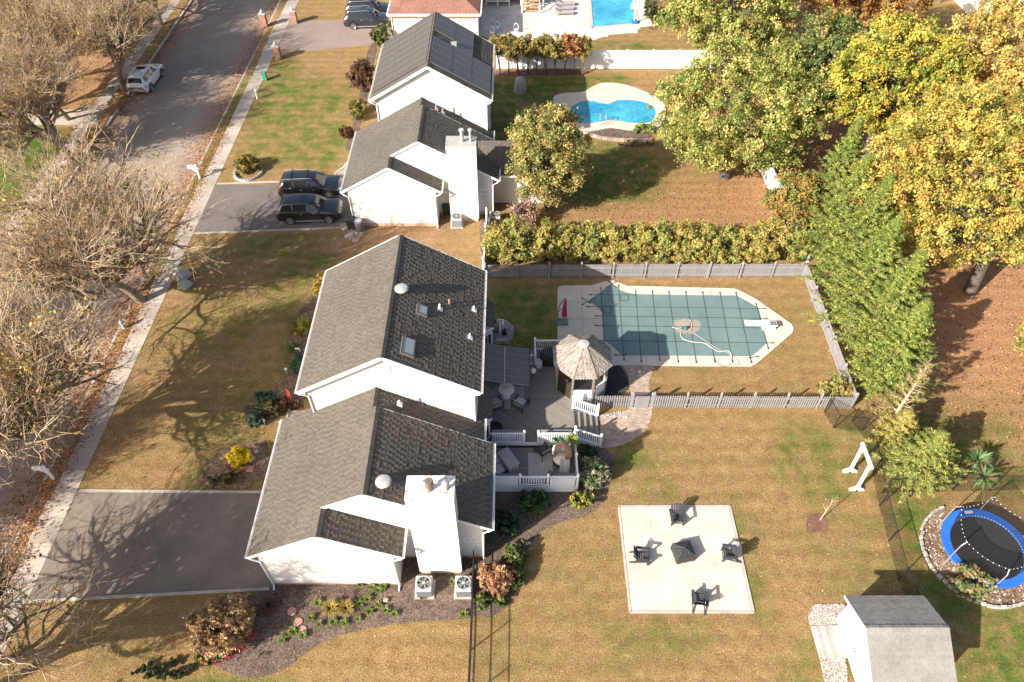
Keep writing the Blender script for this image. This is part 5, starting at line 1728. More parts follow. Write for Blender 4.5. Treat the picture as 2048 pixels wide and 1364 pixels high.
# stepping stones (each round stone is its own thing)
for k, (x, y) in enumerate(((584, 1223), (597, 1244), (605, 1260))):
    p = G(x, y, .03)
    o = MB().lathe([(.22, 0), (.22, .03), (.19, .045)], p, 18).build('stepping_stone', M['terracotta'])
    tag(o, ['pink round stepping stone in the mulch, farthest of three', 'pink round stepping stone in the mulch, middle of three', 'pink round stepping stone in the mulch, nearest of three'][k], 'stepping stone', 'pink stepping stones')
for k, (x, y) in enumerate(((512, 903), (505, 917))):
    p = G(x, y, .03)
    o = MB().lathe([(.15, 0), (.15, .03), (.12, .04)], p, 16).build('stepping_stone', M['stone'])
    tag(o, ['pale round stone farther from the yellow ball shrub', 'pale round stone touching the yellow ball shrub'][k], 'stepping stone', 'pale stepping stones')
p = G(500, 938, .03)
o = MB().box(p.x - .2, p.x + .2, p.y - .2, p.y + .2, .02, .07).build('paving_stone', M['terracotta']); tag(o, 'square pink paving stone below the yellow ball shrub', 'paving stone')
for k, (x, y, r) in enumerate(((690, 455, .35), (700, 472, .32), (711, 481, .28), (702, 463, .26))):
    p = G(x, y, .03)
    o = MB().lathe([(r, 0), (r, .04), (r * .85, .06)], p, 14).build('stepping_stone', M['paver'])
    tag(o, ['round pink stone at the left of the bins', 'largest front stone below the bins', 'round stone nearest the near house ridge by the bins', 'small round stone between the bins and the lawn'][k], 'stepping stone', 'stones by the bins')
p = G(772, 1201, .03)
o = bevel(MB().box(p.x - .13, p.x + .13, p.y - .1, p.y + .1, .02, .16).build('stone_block', M['paver']), .03); tag(o, 'small tan stone block in the mulch below the garage wall', 'stone')

# ---------------- flags and small garden ornaments
fl_ = thing('garden_flag', 'red garden flag on a short pole by the front corner of the near house', 'flag', G(585, 812))
p = fl_.location
MB().tube([p, p + Vector((0, 0, 1.6)), p + Vector((-.15, .12, 1.75))], .015, 5).build('pole', M['black'], fl_)
q = MB()
for i in range(5):
    for j in range(6):
        F = lambda a, b: p + Vector((-.12 + .05 * a + .015 * math.sin(b * 1.3), .1 - .04 * a + .02 * math.sin(a + b), 1.7 - .15 * b))
        q.face([F(i, j), F(i + 1, j), F(i + 1, j + 1), F(i, j + 1)])
q.build('cloth', M['redcloth'], fl_)
fl2 = thing('garden_flag', 'small pink garden flag left of the yellow ball shrub', 'flag', G(462, 945))
p = fl2.location
MB().tube([p, p + Vector((0, 0, .8))], .01, 5).build('pole', M['black'], fl2)
MB().hexa([p + Vector(v) for v in ((0, 0, .3), (.25, .1, .3), (.25, .11, .3), (0, .01, .3))], [p + Vector(v) for v in ((0, 0, .78), (.25, .1, .78), (.25, .11, .78), (0, .01, .78))]).build('cloth', M['pink'], fl2)
p = G(597, 705)
o = MB().box(p.x - .14, p.x + .14, p.y - .02, p.y + .02, .1, .45).box(p.x - .02, p.x + .02, p.y - .01, p.y + .01, 0, .1).build('yard_sign', M['trim']); tag(o, 'small white yard sign in the front bed', 'sign')
for k, (x, y) in enumerate(((574, 746), (530, 849), (564, 852))):
    p = G(x, y)
    o = MB().lathe([(.02, 0), (.02, .35), (.09, .36), (.1, .42), (.03, .5)], p, 10).build('path_light', M['trim']); tag(o, ['white path light beside the front bed edge', 'white path light at the corner of the dark round bushes', 'white path light right of the dark round bushes'][k], 'path light', 'path lights')

# ---------------- street things
def mailbox(label, loc, rz, brick=False):
    if brick:
        b = thing('mailbox_pier', label, 'mailbox', loc, rz, 'brick mailbox piers')
        W = dict(world=False)
        MB().box(-.3, .3, -.3, .3, 0, 1.3).build('pier', M['brick'], b, **W)
        MB().box(-.36, .36, -.36, .36, 1.303, 1.38).build('cap_stone', M['stone'], b, **W)
        MB().lathe([(.1, 0), (.16, .12), (.12, .3), (.03, .38)], (0, 0, 1.38), 10).build('lantern', M['stone'], b, **W)
        return b
    b = thing('mailbox', label, 'mailbox', loc, rz, 'white post mailboxes')
    W = dict(world=False)
    MB().box(-.06, .06, -.06, .06, -.05, 1.35).build('post', M['vinyl'], b, **W)
    MB().box(-.55, .16, -.05, .05, .98, 1.06).build('arm', M['vinyl'], b, **W)
    MB().beam((-.05, 0, .62), (-.4, 0, .98), .06, .06).build('brace', M['vinyl'], b, **W)
    bx = MB()
    n = 8
    pr = [(-.1, 0), (.1, 0)] + [(.1 * math.cos(math.pi * k / n), .14 + .1 * math.sin(math.pi * k / n)) for k in range(n + 1)]
    f = [(-.65, y, 1.063 + z) for y, z in pr]; g = [(-.12, y, 1.063 + z) for y, z in pr]
    bx.face(f[::-1]); bx.face(g)
    for i in range(len(pr)):
        j = (i + 1) % len(pr)
        bx.face([f[i], f[j], g[j], g[i]])
    bx.build('box', M['vinyl'] , b, **W)
    MB().box(-.3, -.28, .103, .118, 1.16, 1.34).build('flag', M['lampred'], b, **W)
    return b
mailbox('white post mailbox near the bottom left by the near driveway', (-25.9, 21.9, 0), 0)
mailbox('white post mailbox by the second driveway', (-25.8, 50.5, 0), 0)
for k, (x, y, l) in enumerate(((530, 52, 'brick mailbox pier left of the sidewalk at the top'), (590, 46, 'brick pier on the far side of the third driveway'), (557, 117, 'brick pier on the near side of the third driveway'))):
    mailbox(l, tuple(G(x, y)), 0, True)
mb_ = thing('mailbox', 'dark mailbox on a wooden post behind the parked white car', 'mailbox', (-37.3, 62.9, 0))
MB().box(-37.36, -37.24, 62.84, 62.96, 0, 1.1).build('post', M['oldwood'], mb_)
bevel(MB().box(-37.45, -36.95, 62.78, 63.02, 1.103, 1.35).build('box', M['greenbox2'], mb_), .06)

lp = thing('street_lamp', 'grey street lamp with curved arm among the bare branches', 'street lamp', (-26.1, 38.4, 0))
p = Vector((-26.1, 38.4, 0))
MB().tube([p, p + Vector((0, 0, 3)), p + Vector((0, 0, 5.8))], [.1, .085, .07], 10).build('pole', M['oldwood'], lp)
arm = [p + Vector((0, 0, 5.7)), p + Vector((-.6, 0, 6.1)), p + Vector((-1.3, 0, 6.38)), p + Vector((-2.2, 0, 6.5))]
MB().tube(arm, [.05, .045, .04, .035], 8).build('arm', M['galv'], lp)
MB().lathe([(.05, -.08), (.2, -.05), (.24, .02), (.16, .09), (.03, .11)], (0, 0, 0), 14, sx=1.7).build('lamp_head', M['galv'], lp, world=False).location = (-2.55, 0, 6.47)
for k, (x, y, m_, r) in enumerate(((366, 553, 'stone', .55), (371, 572, 'greenbox', .45))):
    p = G(x, y)
    u = thing('utility_box', ['pale lumpy boulder cover at the lawn edge by the sidewalk', 'grey-green lumpy cover beside the sidewalk, nearer of two'][k], 'utility cover', p, 0, 'utility covers')
    q = MB(); prf = [(1.0, 0), (1.02, .25), (.85, .5), (.55, .68), (.15, .74)]
    n = 14
    for i in range(len(prf) - 1):
        for j in range(n):
            def pt2(i_, j_):
                a = 2 * math.pi * j_ / n
                w = 1 + .12 * math.sin(3 * a + i_) + .06 * math.sin(5 * a)
                return (p.x + r * prf[i_][0] * w * math.cos(a), p.y + r * prf[i_][0] * w * math.sin(a), r * 1.4 * prf[i_][1])
            q.face([pt2(i, j), pt2(i, j + 1), pt2(i + 1, j + 1), pt2(i + 1, j)])
    q.face([pt2(4, j) for j in range(n)])
    q.build('shell', M[m_], u)
u = thing('utility_pedestal', 'green utility pedestal on the front lawn of the second house', 'utility box', G(531, 160))
p = u.location
bevel(MB().box(p.x - .2, p.x + .2, p.y - .16, p.y + .16, 0, .75).build('body', M['greenbox2'], u), .03)
bevel(MB().box(p.x - .22, p.x + .22, p.y - .18, p.y + .18, .753, .85).build('lid', M['greenbox2'], u), .03)
p = G(515, 198)
o = MB().lathe([(.07, 0), (.07, .9), (.09, .92), (.05, 1.0)], p, 8).build('marker_post', M['trim']); tag(o, 'white marker post beside the sidewalk', 'post')
hy = thing('fire_hydrant', 'small green-white hydrant at the kerb under the bare trees', 'hydrant', G(249, 656))
p = hy.location
MB().lathe([(.15, 0), (.15, .06), (.11, .08), (.11, .55), (.14, .57), (.14, .62), (.08, .72), (.03, .76)], p, 12).build('barrel', M['greenbox'], hy)
MB().tube([(p.x - .2, p.y, .45), (p.x + .2, p.y, .45)], .06, 8).build('outlet', M['stone'], hy)

# ---------------- cars
def loft(mb, secs, close=True):
    n = len(secs[0])
    i0 = len(mb.v)
    for s in secs: mb.v += [tuple(p) for p in s]
    for k in range(len(secs) - 1):
        for j in range(n - 1):
            mb.f.append((i0 + k * n + j, i0 + k * n + j + 1, i0 + (k + 1) * n + j + 1, i0 + (k + 1) * n + j)); mb.t.append(None)
    for e in (0, len(secs) - 1):
        mb.f.append(tuple(i0 + e * n + j for j in range(n))); mb.t.append(None)
    return mb
CAR = {}
def suv(label, loc, rz, paint, roofrack=True, L=4.95, group='parked cars', name='parked_car', sunroof=True, key='a'):
    c = thing(name, label, 'car', loc, rz, group)
    sx = L / 5.0
    # x, half width, sill z, shoulder z, belt z, roof half width, roof z
    S = [(-2.50, .80, .48, .72, .80, .70, .84), (-2.44, .90, .36, .80, 1.00, .82, 1.04), (-2.36, .94, .30, .85, 1.06, .80, 1.12), (-2.02, .96, .28, .88, 1.10, .66, 1.64), (-1.80, .97, .28, .88, 1.10, .65, 1.71), (-1.0, .98, .27, .88, 1.08, .66, 1.76),
         (0.0, .98, .27, .87, 1.06, .66, 1.75), (.50, .98, .27, .86, 1.05, .64, 1.68), (1.30, .97, .28, .85, 1.04, .76, 1.09), (1.75, .96, .28, .84, .99, .72, 1.05), (2.20, .93, .30, .80, .92, .68, .97), (2.42, .86, .36, .70, .80, .62, .84), (2.50, .74, .42, .60, .66, .55, .70)]
    def prof(s):
        x, w, z0, z1, z2, rw, zt = s
        x *= sx
        half = [(w * .94, z0), (w, z0 + .12), (w, z1), (w * .955, z2), (rw, zt - .035), (rw * .6, zt), (0, zt + .012)]
        return [(x, -a, b) for a, b in half] + [(x, a, b) for a, b in half[::-1][1:]]
    if (paint, L) not in CAR:
        body = loft(MB(), [prof(s) for s in S])
        me_ = body.mesh('body', M[paint], None, True)
        gl = []
        def quad(p0, p1, p2, p3, off=.006):
            n = (Vector(p1) - Vector(p0)).cross(Vector(p3) - Vector(p0)).normalized()
            return [Vector(p) for p in (p0, p1, p2, p3)]
        def side(i, f, sg, v):   # point on the glasshouse between station i and i+1
            a, b = S[i], S[i + 1]
            s = [a[k] + (b[k] - a[k]) * f for k in range(7)]
            y = s[1] * .955 + (s[5] - s[1] * .955) * v
            z = s[4] + (s[6] - .035 - s[4]) * v
            return Vector((s[0] * sx, sg * (y + .008), z + .004))
        wins = []
        for sg in (-1, 1):
            for (i0, f0, i1, f1, it, ft, jt, gt) in ((3, .2, 4, .75, 3, .55, 4, .75), (4, .88, 5, .92, 4, .88, 5, .92), (6, .02, 7, .45, 6, .02, 6, .98)):
                wins.append(('side_window', MB().face([side(i0, f0, sg, .10), side(i1, f1, sg, .10), side(jt, gt, sg, .88), side(it, ft, sg, .88)]).mesh('side_window', M['glassdark'])))
        def topq(i, f0, f1, w0, w1, dz=.012, nm='windscreen', mat='glassdark'):
            def P(f, w):
                a, b = S[i], S[i + 1]
                s = [a[k] + (b[k] - a[k]) * f for k in range(7)]
                return [Vector((s[0] * sx + (.008 if i > 5 else -.008), y_, s[6] - (.03 if abs(y_) > s[5] * .7 else .0) + dz)) for y_ in (-s[5] * w, -s[5] * w * .6, 0, s[5] * w * .6, s[5] * w)]
            A, B = P(f0, w0), P(f1, w1)
            m_ = MB()
            for k in range(4): m_.face([A[k], A[k + 1], B[k + 1], B[k]])
            return (nm, m_.mesh(nm, M[mat]))
        wins.append(topq(7, .12, .93, .93, .93)); wins.append(topq(2, .2, .92, .88, .9, .014, 'rear_window'))
        if sunroof: wins.append(topq(5, .45, 1.0, .62, .62, .012, 'sunroof'))
        parts = []
        for sg in (-1, 1):
            parts.append(('headlight', MB().hexa([(2.28 * sx, sg * .60, .74), (2.47 * sx, sg * .56, .68), (2.44 * sx, sg * .80, .70), (2.24 * sx, sg * .90, .76)], [(2.27 * sx, sg * .62, .87), (2.43 * sx, sg * .58, .82), (2.38 * sx, sg * .83, .82), (2.20 * sx, sg * .905, .88)]).mesh('headlight', M['lampclear'])))
            parts.append(('tail_light', MB().hexa([(-2.47 * sx, sg * .60, .84), (-2.46 * sx, sg * .90, .82), (-2.26 * sx, sg * .965, .84), (-2.3 * sx, sg * .7, .86)], [(-2.43 * sx, sg * .62, 1.02), (-2.42 * sx, sg * .885, 1.0), (-2.24 * sx, sg * .955, 1.0), (-2.3 * sx, sg * .7, 1.02)]).mesh('tail_light', M['lampred'])))
            parts.append(('wing_mirror', MB().hexa([(.80 * sx, sg * .96, 1.06), (.95 * sx, sg * .96, 1.06), (.95 * sx, sg * 1.14, 1.08), (.82 * sx, sg * 1.14, 1.08)], [(.80 * sx, sg * .96, 1.2), (.93 * sx, sg * .96, 1.18), (.93 * sx, sg * 1.13, 1.19), (.82 * sx, sg * 1.13, 1.2)]).mesh('wing_mirror', M[paint])))
            for xx in (-.55, .42):
                parts.append(('door_handle', MB().box(xx * sx - .1, xx * sx + .1, sg * .965 - .02, sg * .965 + .03, .93, .965).mesh('door_handle', M['galv'])))
            parts.append(('sill_strip', MB().box(-1.1 * sx, 1.1 * sx, sg * .955 - .035, sg * .955 + .035, .24, .33).mesh('sill_strip', M['black'] if paint == 'carwhite' else M['galv'])))
            if roofrack: parts.append(('roof_rail', MB().tube([(-1.95 * sx, sg * .60, 1.68), (-1.8 * sx, sg * .62, 1.76), (.1 * sx, sg * .62, 1.80), (.35 * sx, sg * .60, 1.71)], .022, 6).mesh('roof_rail', M['galv'])))
        parts.append(('grille', MB().hexa([(2.47 * sx, -.5, .5), (2.515 * sx, -.45, .5), (2.515 * sx, .45, .5), (2.47 * sx, .5, .5)], [(2.43 * sx, -.52, .74), (2.475 * sx, -.5, .74), (2.475 * sx, .5, .74), (2.43 * sx, .52, .74)]).mesh('grille', M['greyplastic'])))
        parts.append(('number_plate', MB().box(-2.52 * sx, -2.485 * sx, -.26, .26, .62, .75).mesh('number_plate', M['plate'])))
        if roofrack and key == 'a':
            for xx in (-1.3, -.1):
                parts.append(('cross_bar', MB().beam((xx * sx, -.62, 1.85), (xx * sx, .62, 1.85), .06, .03).mesh('cross_bar', M['black'])))
        ty = MB().tube([(0, -.13, 0), (0, .13, 0)], .37, 22).mesh('tyre', M['tyre'])
        rm_ = MB()
        for sg in (-1, 1):
            for k in range(5):
                a = R(72 * k)
                rm_.beam((.05 * math.cos(a), sg * .135, .05 * math.sin(a)), (.235 * math.cos(a), sg * .135, .235 * math.sin(a)), .08, .02, up=(0, 1, 0))
            rm_.tube([(.25 * math.cos(2 * math.pi * k / 16), sg * .132, .25 * math.sin(2 * math.pi * k / 16)) for k in range(17)], .025, 5)
            rm_.tube([(0, sg * .13, 0), (0, sg * .145, 0)], .06, 8)
        rm_ = rm_.mesh('rim', M['rim'])
        CAR[(paint, L)] = (me_, wins, parts, ty, rm_)
    me_, wins, parts, ty, rm_ = CAR[(paint, L)]
    b = link('body', me_, c)
    for nm, m_ in wins + parts: link(nm, m_, c)
    for x in (-1.48, 1.5):
        for sg in (-1, 1):
            w = bpy.data.objects.new('wheel', None); COL.objects.link(w); w.parent = c; w.location = (x * sx, sg * .86, .37)
            link('tyre', ty, w); link('rim', rm_, w)
            aw_ = MB()
            for k in range(12):
                a0, a1 = math.pi * k / 12, math.pi * (k + 1) / 12
                y0_, y1_ = sg * .96, sg * .995
                aw_.face([(x * sx + .40 * math.cos(a0), y1_, .37 + .40 * math.sin(a0)), (x * sx + .40 * math.cos(a1), y1_, .37 + .40 * math.sin(a1)), (x * sx + .47 * math.cos(a1), y1_, .37 + .47 * math.sin(a1)), (x * sx + .47 * math.cos(a0), y1_, .37 + .47 * math.sin(a0))])
                aw_.face([(x * sx + .40 * math.cos(a0), y0_ - sg * .2, .37 + .40 * math.sin(a0)), (x * sx + .40 * math.cos(a1), y0_ - sg * .2, .37 + .40 * math.sin(a1)), (x * sx + .40 * math.cos(a1), y1_, .37 + .40 * math.sin(a1)), (x * sx + .40 * math.cos(a0), y1_, .37 + .40 * math.sin(a0))])
            aw_.build('wheel_arch', M['tyre'], c, world=False)
    return c
suv('black car with roof bars in the second driveway, farther of two', tuple(G(625, 385, .012)), R(2), 'carblack', True, 5.0)
suv('black car in the second driveway nearer to the near house', tuple(G(624, 432, .012)), R(3), 'carblack', False, 4.95, sunroof=True, key='b')
suv('white car parked at the left kerb of the street', (-35.35, 66.2, -.13), R(88), 'carwhite', True, 4.75, key='b')
suv('dark grey car in the third driveway nearer the solar-panel house', tuple(G(737, 50, .012)), R(4), 'cargrey', True, 5.0, key='b')
suv('black car behind the grey one in the third driveway', tuple(G(740, 30, .012)), R(4), 'carblack', True, 5.1, key='b')

# ================================================================== SECOND YARD
Z3 = lambda zx, zy: (1024 + zx / 4, zy / 4)
def water(name):
    t = NT(name)
    p = t.pos()
    big = t.ramp(t.noise(p, .35, 2), [(.35, (.02, .20, .34)), (.65, (.06, .33, .44))])
    t.col(t.mix(1.0, big, t.ramp(t.noise(p, 3.5, 4, .7), [(.3, (.75,) * 3), (.7, (1.4,) * 3)]), 'MULTIPLY'))  # ripples of light painted into the blue as brightness noise
    t.set(.04, 0, .5)
    t.bump(t.noise(p, 4, 4, .7), .5, .06)
    return t.m
M['water'] = water('blue_pool_water')
out2 = [(330, 790), (420, 752), (560, 742), (640, 702), (720, 670), (850, 674), (960, 700), (1080, 746), (1180, 800), (1230, 880), (1210, 980), (1150, 1050), (1080, 1048), (940, 1046), (800, 1026), (690, 1045), (590, 1052), (480, 1010), (380, 920)]
in2 = [(470, 880), (500, 845), (560, 820), (650, 806), (720, 826), (790, 828), (850, 805), (930, 800), (1060, 815), (1130, 850), (1150, 910), (1120, 970), (1060, 992), (960, 990), (860, 976), (780, 968), (700, 984), (630, 992), (550, 988), (500, 955)]
o2 = [tuple(G(*Z3(*p))[:2]) for p in curve(out2, 3)]
i2 = [tuple(G(*Z3(*p))[:2]) for p in curve(in2, 3)]
structure('pool_terrace', MB().ring(o2, i2, -.05, .10), M['patioconc'])
structure('pool_water', MB().sheet(i2, .03), M['water'])
ld = thing('pool_ladder', 'steel handrail at the edge of the curved pool', 'pool rail', G(1205, 247, .1))
p = ld.location
for s in (-.25, .25):
    MB().tube([p + Vector((s, -.3, 0)), p + Vector((s, -.3, .75)), p + Vector((s * 1.0, .1, .95)), p + Vector((s, .5, .6)), p + Vector((s, .55, -.02))], .03, 6).build('rail', M['galv'], ld)
eb = thing('garden_edging', 'low tan brick edging below the curved pool bed', 'edging', G(1250, 280))
pts = [G(*Z3(*p)) for p in ((575, 1065), (640, 1090), (720, 1112), (800, 1122), (900, 1128), (1000, 1128), (1120, 1126))]
for a, b in zip(pts[:-1], pts[1:]):
    L = (b - a).length; n = max(1, int(L / .42))
    for k in range(n):
        MB().beam(a.lerp(b, k / n) + Vector((0, 0, .1)), a.lerp(b, (k + .95) / n) + Vector((0, 0, .1)), .22, .22, rnd(.8, 1.15)).build('brick', M['paver'], eb)
gr2 = thing('covered_furniture', 'tall pale grey cover over garden furniture behind the pear tree', 'furniture cover', G(1040, 182))
p = gr2.location
MB().lathe([(.62, 0), (.6, .7), (.45, 1.25), (.2, 1.42)], p, 9).build('cover', M['taupe'], gr2)

# white vinyl panel fences
def panel_fence(label, p, q, h=1.8, step=2.4, group='white vinyl panel fences'):
    p, q = Vector(p), Vector(q)
    d = q - p; L = d.length; n = max(1, round(L / step)); ang = math.atan2(d.y, d.x)
    r = thing('panel_fence', label, 'fence', p, ang, group)
    s = L / n
    pm = MB().box(.07, s - .07, -.02, .02, .08, h - .06).mesh('panel', M['vinyl'])
    rl = MB().box(.065, s - .065, -.035, .035, h - .06, h + .03).mesh('rail', M['vinyl'])
    rb = MB().box(.065, s - .065, -.035, .035, .03, .12).mesh('rail', M['vinyl'])
    po = MB().box(-.065, .065, -.065, .065, 0, h + .08).mesh('post', M['vinyl'])
    pc_ = MB().hexa([(-.08, -.08, h + .08), (.08, -.08, h + .08), (.08, .08, h + .08), (-.08, .08, h + .08)], [(-.02, -.02, h + .15), (.02, -.02, h + .15), (.02, .02, h + .15), (-.02, .02, h + .15)]).mesh('post_cap', M['vinyl'])
    for k in range(n):
        link('panel', pm, r, (k * s, 0, 0)); link('rail', rl, r, (k * s, 0, 0)); link('rail', rb, r, (k * s, 0, 0))
    for k in range(n + 1):
        o = link('post', po, r, (k * s, 0, 0)); link('post_cap', pc_, o)
    return r
panel_fence('long white panel fence behind the row of slender trees', (-1.5, 68.9, 0), (21.5, 68.9, 0), 1.85, 2.5)
panel_fence('white panel fence along the right side of the second yard under the maple', (20.3, 57.0, 0), (21.6, 40.2, 0), 1.7, 2.4)
panel_fence('white panel fence far right behind the yellow trees', (46, 44, 0), (47, 62, 0), 1.9, 2.5)

# ---------------- third yard at the top: pavers, pool, loungers
pv = [(955, -60), (955, 70), (1005, 85), (1060, 83), (1150, 84), (1190, 80), (1218, 70), (1262, 66), (1275, 66), (1275, 55), (1305, 52), (1287, -10), (1270, -60)]
PV = [tuple(G(*p)[:2]) for p in pv]
pool3 = [tuple(G(*p)[:2]) for p in ((1175, -60), (1182, 40), (1183, 57), (1200, 55), (1262, 50), (1276, 47), (1268, 0), (1255, -60))]
tr3 = structure('pool_terrace', MB().ring(PV, pool3, -.05, .05), M['paver2'])
mb = MB()
xs = [p[0] for p in PV]; ys = [p[1] for p in PV]
y = min(ys); row = 0
while y < min(max(ys), 100):
    x = min(xs)
    while x < max(xs):
        if inside(PV, x + .3, y + .3) and inside(PV, x, y) and inside(PV, x + .6, y + .6) and not inside(pool3, x - .1, y + .3) and not inside(pool3, x + .7, y + .3) and not inside(pool3, x + .3, y - .1) and not inside(pool3, x + .3, y + .7):
            mb.box(x + .01, x + .59, y + .01, y + .59, .045, .062, rnd(.9, 1.08))
        x += .6
    y += .6
mb.build('pavers', M['paver2'], tr3)['kind'] = 'stuff'
structure('pool_water', MB().sheet(pool3, .0301), M['water'])
cp3 = MB()
for a, b in zip(pool3, pool3[1:]):
    cp3.beam((a[0], a[1], .06), (b[0], b[1], .06), .35, .05)
structure('pool_coping', cp3, M['stone'])
def lounger(label, loc):
    l = thing('sun_lounger', label, 'sun lounger', loc, R(4), 'sun loungers by the far pool')
    W = dict(world=False)
    MB().box(-.15, 1.2, -.3, .3, .30, .38).build('mattress', M['purplecush'], l, **W)
    MB().hexa([(-.85, -.3, .62), (-.15, -.3, .31), (-.15, .3, .31), (-.85, .3, .62)], [(-.82, -.3, .69), (-.12, -.3, .385), (-.12, .3, .385), (-.82, .3, .69)]).build('backrest', M['purplecush'], l, **W)
    MB().box(-.8, 1.2, -.33, .33, .24, .295).build('frame', M['taupe'], l, **W)
    for x in (-.7, 1.1):
        for y in (-.28, .28):
            MB().box(x - .03, x + .03, y - .03, y + .03, 0, .238).build('leg', M['taupe'], l, **W)
for k, (x, y) in enumerate(((1125, 29), (1125, 20), (1128, 11))):
    lounger(['mauve-grey sun lounger by the far pool, nearest of three', 'mauve-grey sun lounger by the far pool, middle of three', 'mauve-grey sun lounger by the far pool, farthest of three'][k], tuple(G(x, y, .06)))
bs = thing('poolside_hoop', 'white poolside basketball hoop at the corner of the far pool', 'hoop', G(1268, 46, .06))
p = bs.location
bevel(MB().box(p.x - .3, p.x + .35, p.y - .3, p.y + .3, .06, .35).build('base', M['bluepad'], bs), .08)
MB().beam(p + Vector((0, 0, .3)), p + Vector((-.1, 0, 1.9)), .1, .1).build('pole', M['trim'], bs)
MB().box(p.x - .55, p.x + .35, p.y - .04, p.y + .0, 1.6, 2.2).build('backboard', M['trim'], bs)
pl_ = thing('patio_lamp', 'pale round-topped lamp beside the third house corner', 'lamp', G(962, 62))
p = pl_.location
MB().tube([p, p + Vector((0, 0, 2.0))], .04, 8).build('pole', M['taupe'], pl_)
MB().lathe([(.1, 1.9), (.4, 2.0), (.42, 2.05), (.2, 2.15), (.03, 2.2)], p, 16).build('shade', M['acmetal'], pl_)
for k, (x, y) in enumerate(((984, 72), (995, 62), (1032, 66))):
    p = G(x, y, .06)
    c = thing('garden_chair', ['white round-backed chair at the left of the far patio', 'tall white-backed chair on the far patio', 'white round-backed chair behind the slender trees'][k], 'chair', p, 0, 'white patio chairs')
    MB().lathe([(.24, .4), (.25, .44), (.2, .46)], p, 14).build('seat', M['trim'], c)
    n = 10
    MB().tube([p + Vector((.26 * math.cos(math.pi * j / n), .2, .45 + .5 * math.sin(math.pi * j / n))) for j in range(n + 1)], .035, 6).build('back_hoop', M['trim'], c)
    for a in (45, 135, 225, 315):
        MB().beam(p + Vector((.17 * math.cos(R(a)), .17 * math.sin(R(a)), .4)), p + Vector((.23 * math.cos(R(a)), .23 * math.sin(R(a)), 0)), .03, .03).build('leg', M['trim'], c)
# ================================================================== VEGETATION
def leaf_mesh(name, C, N, S, K, mat, aspect=.62, along=None):
    n = len(C)
    N = N / (np.linalg.norm(N, axis=1, keepdims=True) + 1e-9)
    r = RNG.normal(size=(n, 3)) if along is None else np.cross(along + RNG.normal(size=(n, 3)) * .35, N)
    U = np.cross(N, r); U /= (np.linalg.norm(U, axis=1, keepdims=True) + 1e-9)
    V = np.cross(N, U)
    s = S[:, None]
    P = np.stack([C - U * s, C + V * s * aspect + N * s * .12, C + U * s, C - V * s * aspect + N * s * .12], 1).reshape(-1, 3)
    me = bpy.data.meshes.new(name)
    me.vertices.add(n * 4)
    me.vertices.foreach_set('co', P.astype(np.float32).ravel())
    me.loops.add(n * 4)
    me.loops.foreach_set('vertex_index', np.arange(n * 4, dtype=np.int32))
    me.polygons.add(n)
    me.polygons.foreach_set('loop_start', np.arange(0, n * 4, 4, dtype=np.int32))
    me.update(calc_edges=True)
    a = me.attributes.new('tone', 'FLOAT_COLOR', 'FACE')
    a.data.foreach_set('color', np.concatenate([K, np.ones((n, 1))], 1).astype(np.float32).ravel())
    me.materials.append(mat)
    return me

def pal(*hexes, k=.62, sat=.85):
    c = np.array([lin(h) for h in hexes])
    g = c @ np.array([.3, .59, .11])
    return (g[:, None] + (c - g[:, None]) * sat) * k

def sphere(n):
    v = RNG.normal(size=(n, 3))
    return v / np.linalg.norm(v, axis=1, keepdims=True)

def crown_pts(n, R3, lobes, lobe_r, palette, zc, squash_low=.55, hole=.0, weights=None, jitter=.16, per=34):
    """leaves on many lobes spread over an ellipsoid; returns centres, normals, colours and lobe centres"""
    R3 = np.array(R3, float)
    d = sphere(lobes)
    d[:, 2] = np.where(d[:, 2] < 0, d[:, 2] * squash_low, d[:, 2])
    rad = RNG.uniform(.35, .86, size=(lobes, 1)) ** .6
    L = d * rad * R3
    lr = lobe_r * RNG.uniform(.65, 1.25, size=lobes)
    # tufts of leaves at the twig ends, spread over the lobes with gaps between them
    nt = max(12, n // per)
    tl = RNG.integers(0, lobes, size=nt)
    u = sphere(nt)
    u[:, 2] = np.where(u[:, 2] < -.3, -u[:, 2] * .8, u[:, 2])
    rr = RNG.uniform(.35, 1.12, size=(nt, 1)) ** .5
    T = L[tl] + u * rr * lr[tl][:, None] * np.array([1, 1, .8])
    ti = RNG.integers(0, nt, size=n)
    C = T[ti] + RNG.normal(size=(n, 3)) * jitter * RNG.uniform(.6, 1.4, size=nt)[ti][:, None]
    tn = u + RNG.normal(size=(nt, 3)) * .35 + np.array([0, 0, .3])
    N = tn[ti] + RNG.normal(size=(n, 3)) * .6
    k = palette.shape[0]
    pick = (lambda m: RNG.integers(0, k, size=m)) if weights is None else (lambda m: RNG.choice(k, size=m, p=weights))
    base = pick(lobes)
    tb = np.where(RNG.random(nt) < .5, base[tl], pick(nt))
    idx = np.where(RNG.random(n) < .75, tb[ti], pick(n))
    K = palette[idx] * RNG.uniform(.85, 1.15, size=(n, 1)) * RNG.uniform(.85, 1.15, size=nt)[ti][:, None]
    C[:, 2] += zc
    L = L.copy(); L[:, 2] += zc
    return C, N, np.clip(K, 0, 1), L

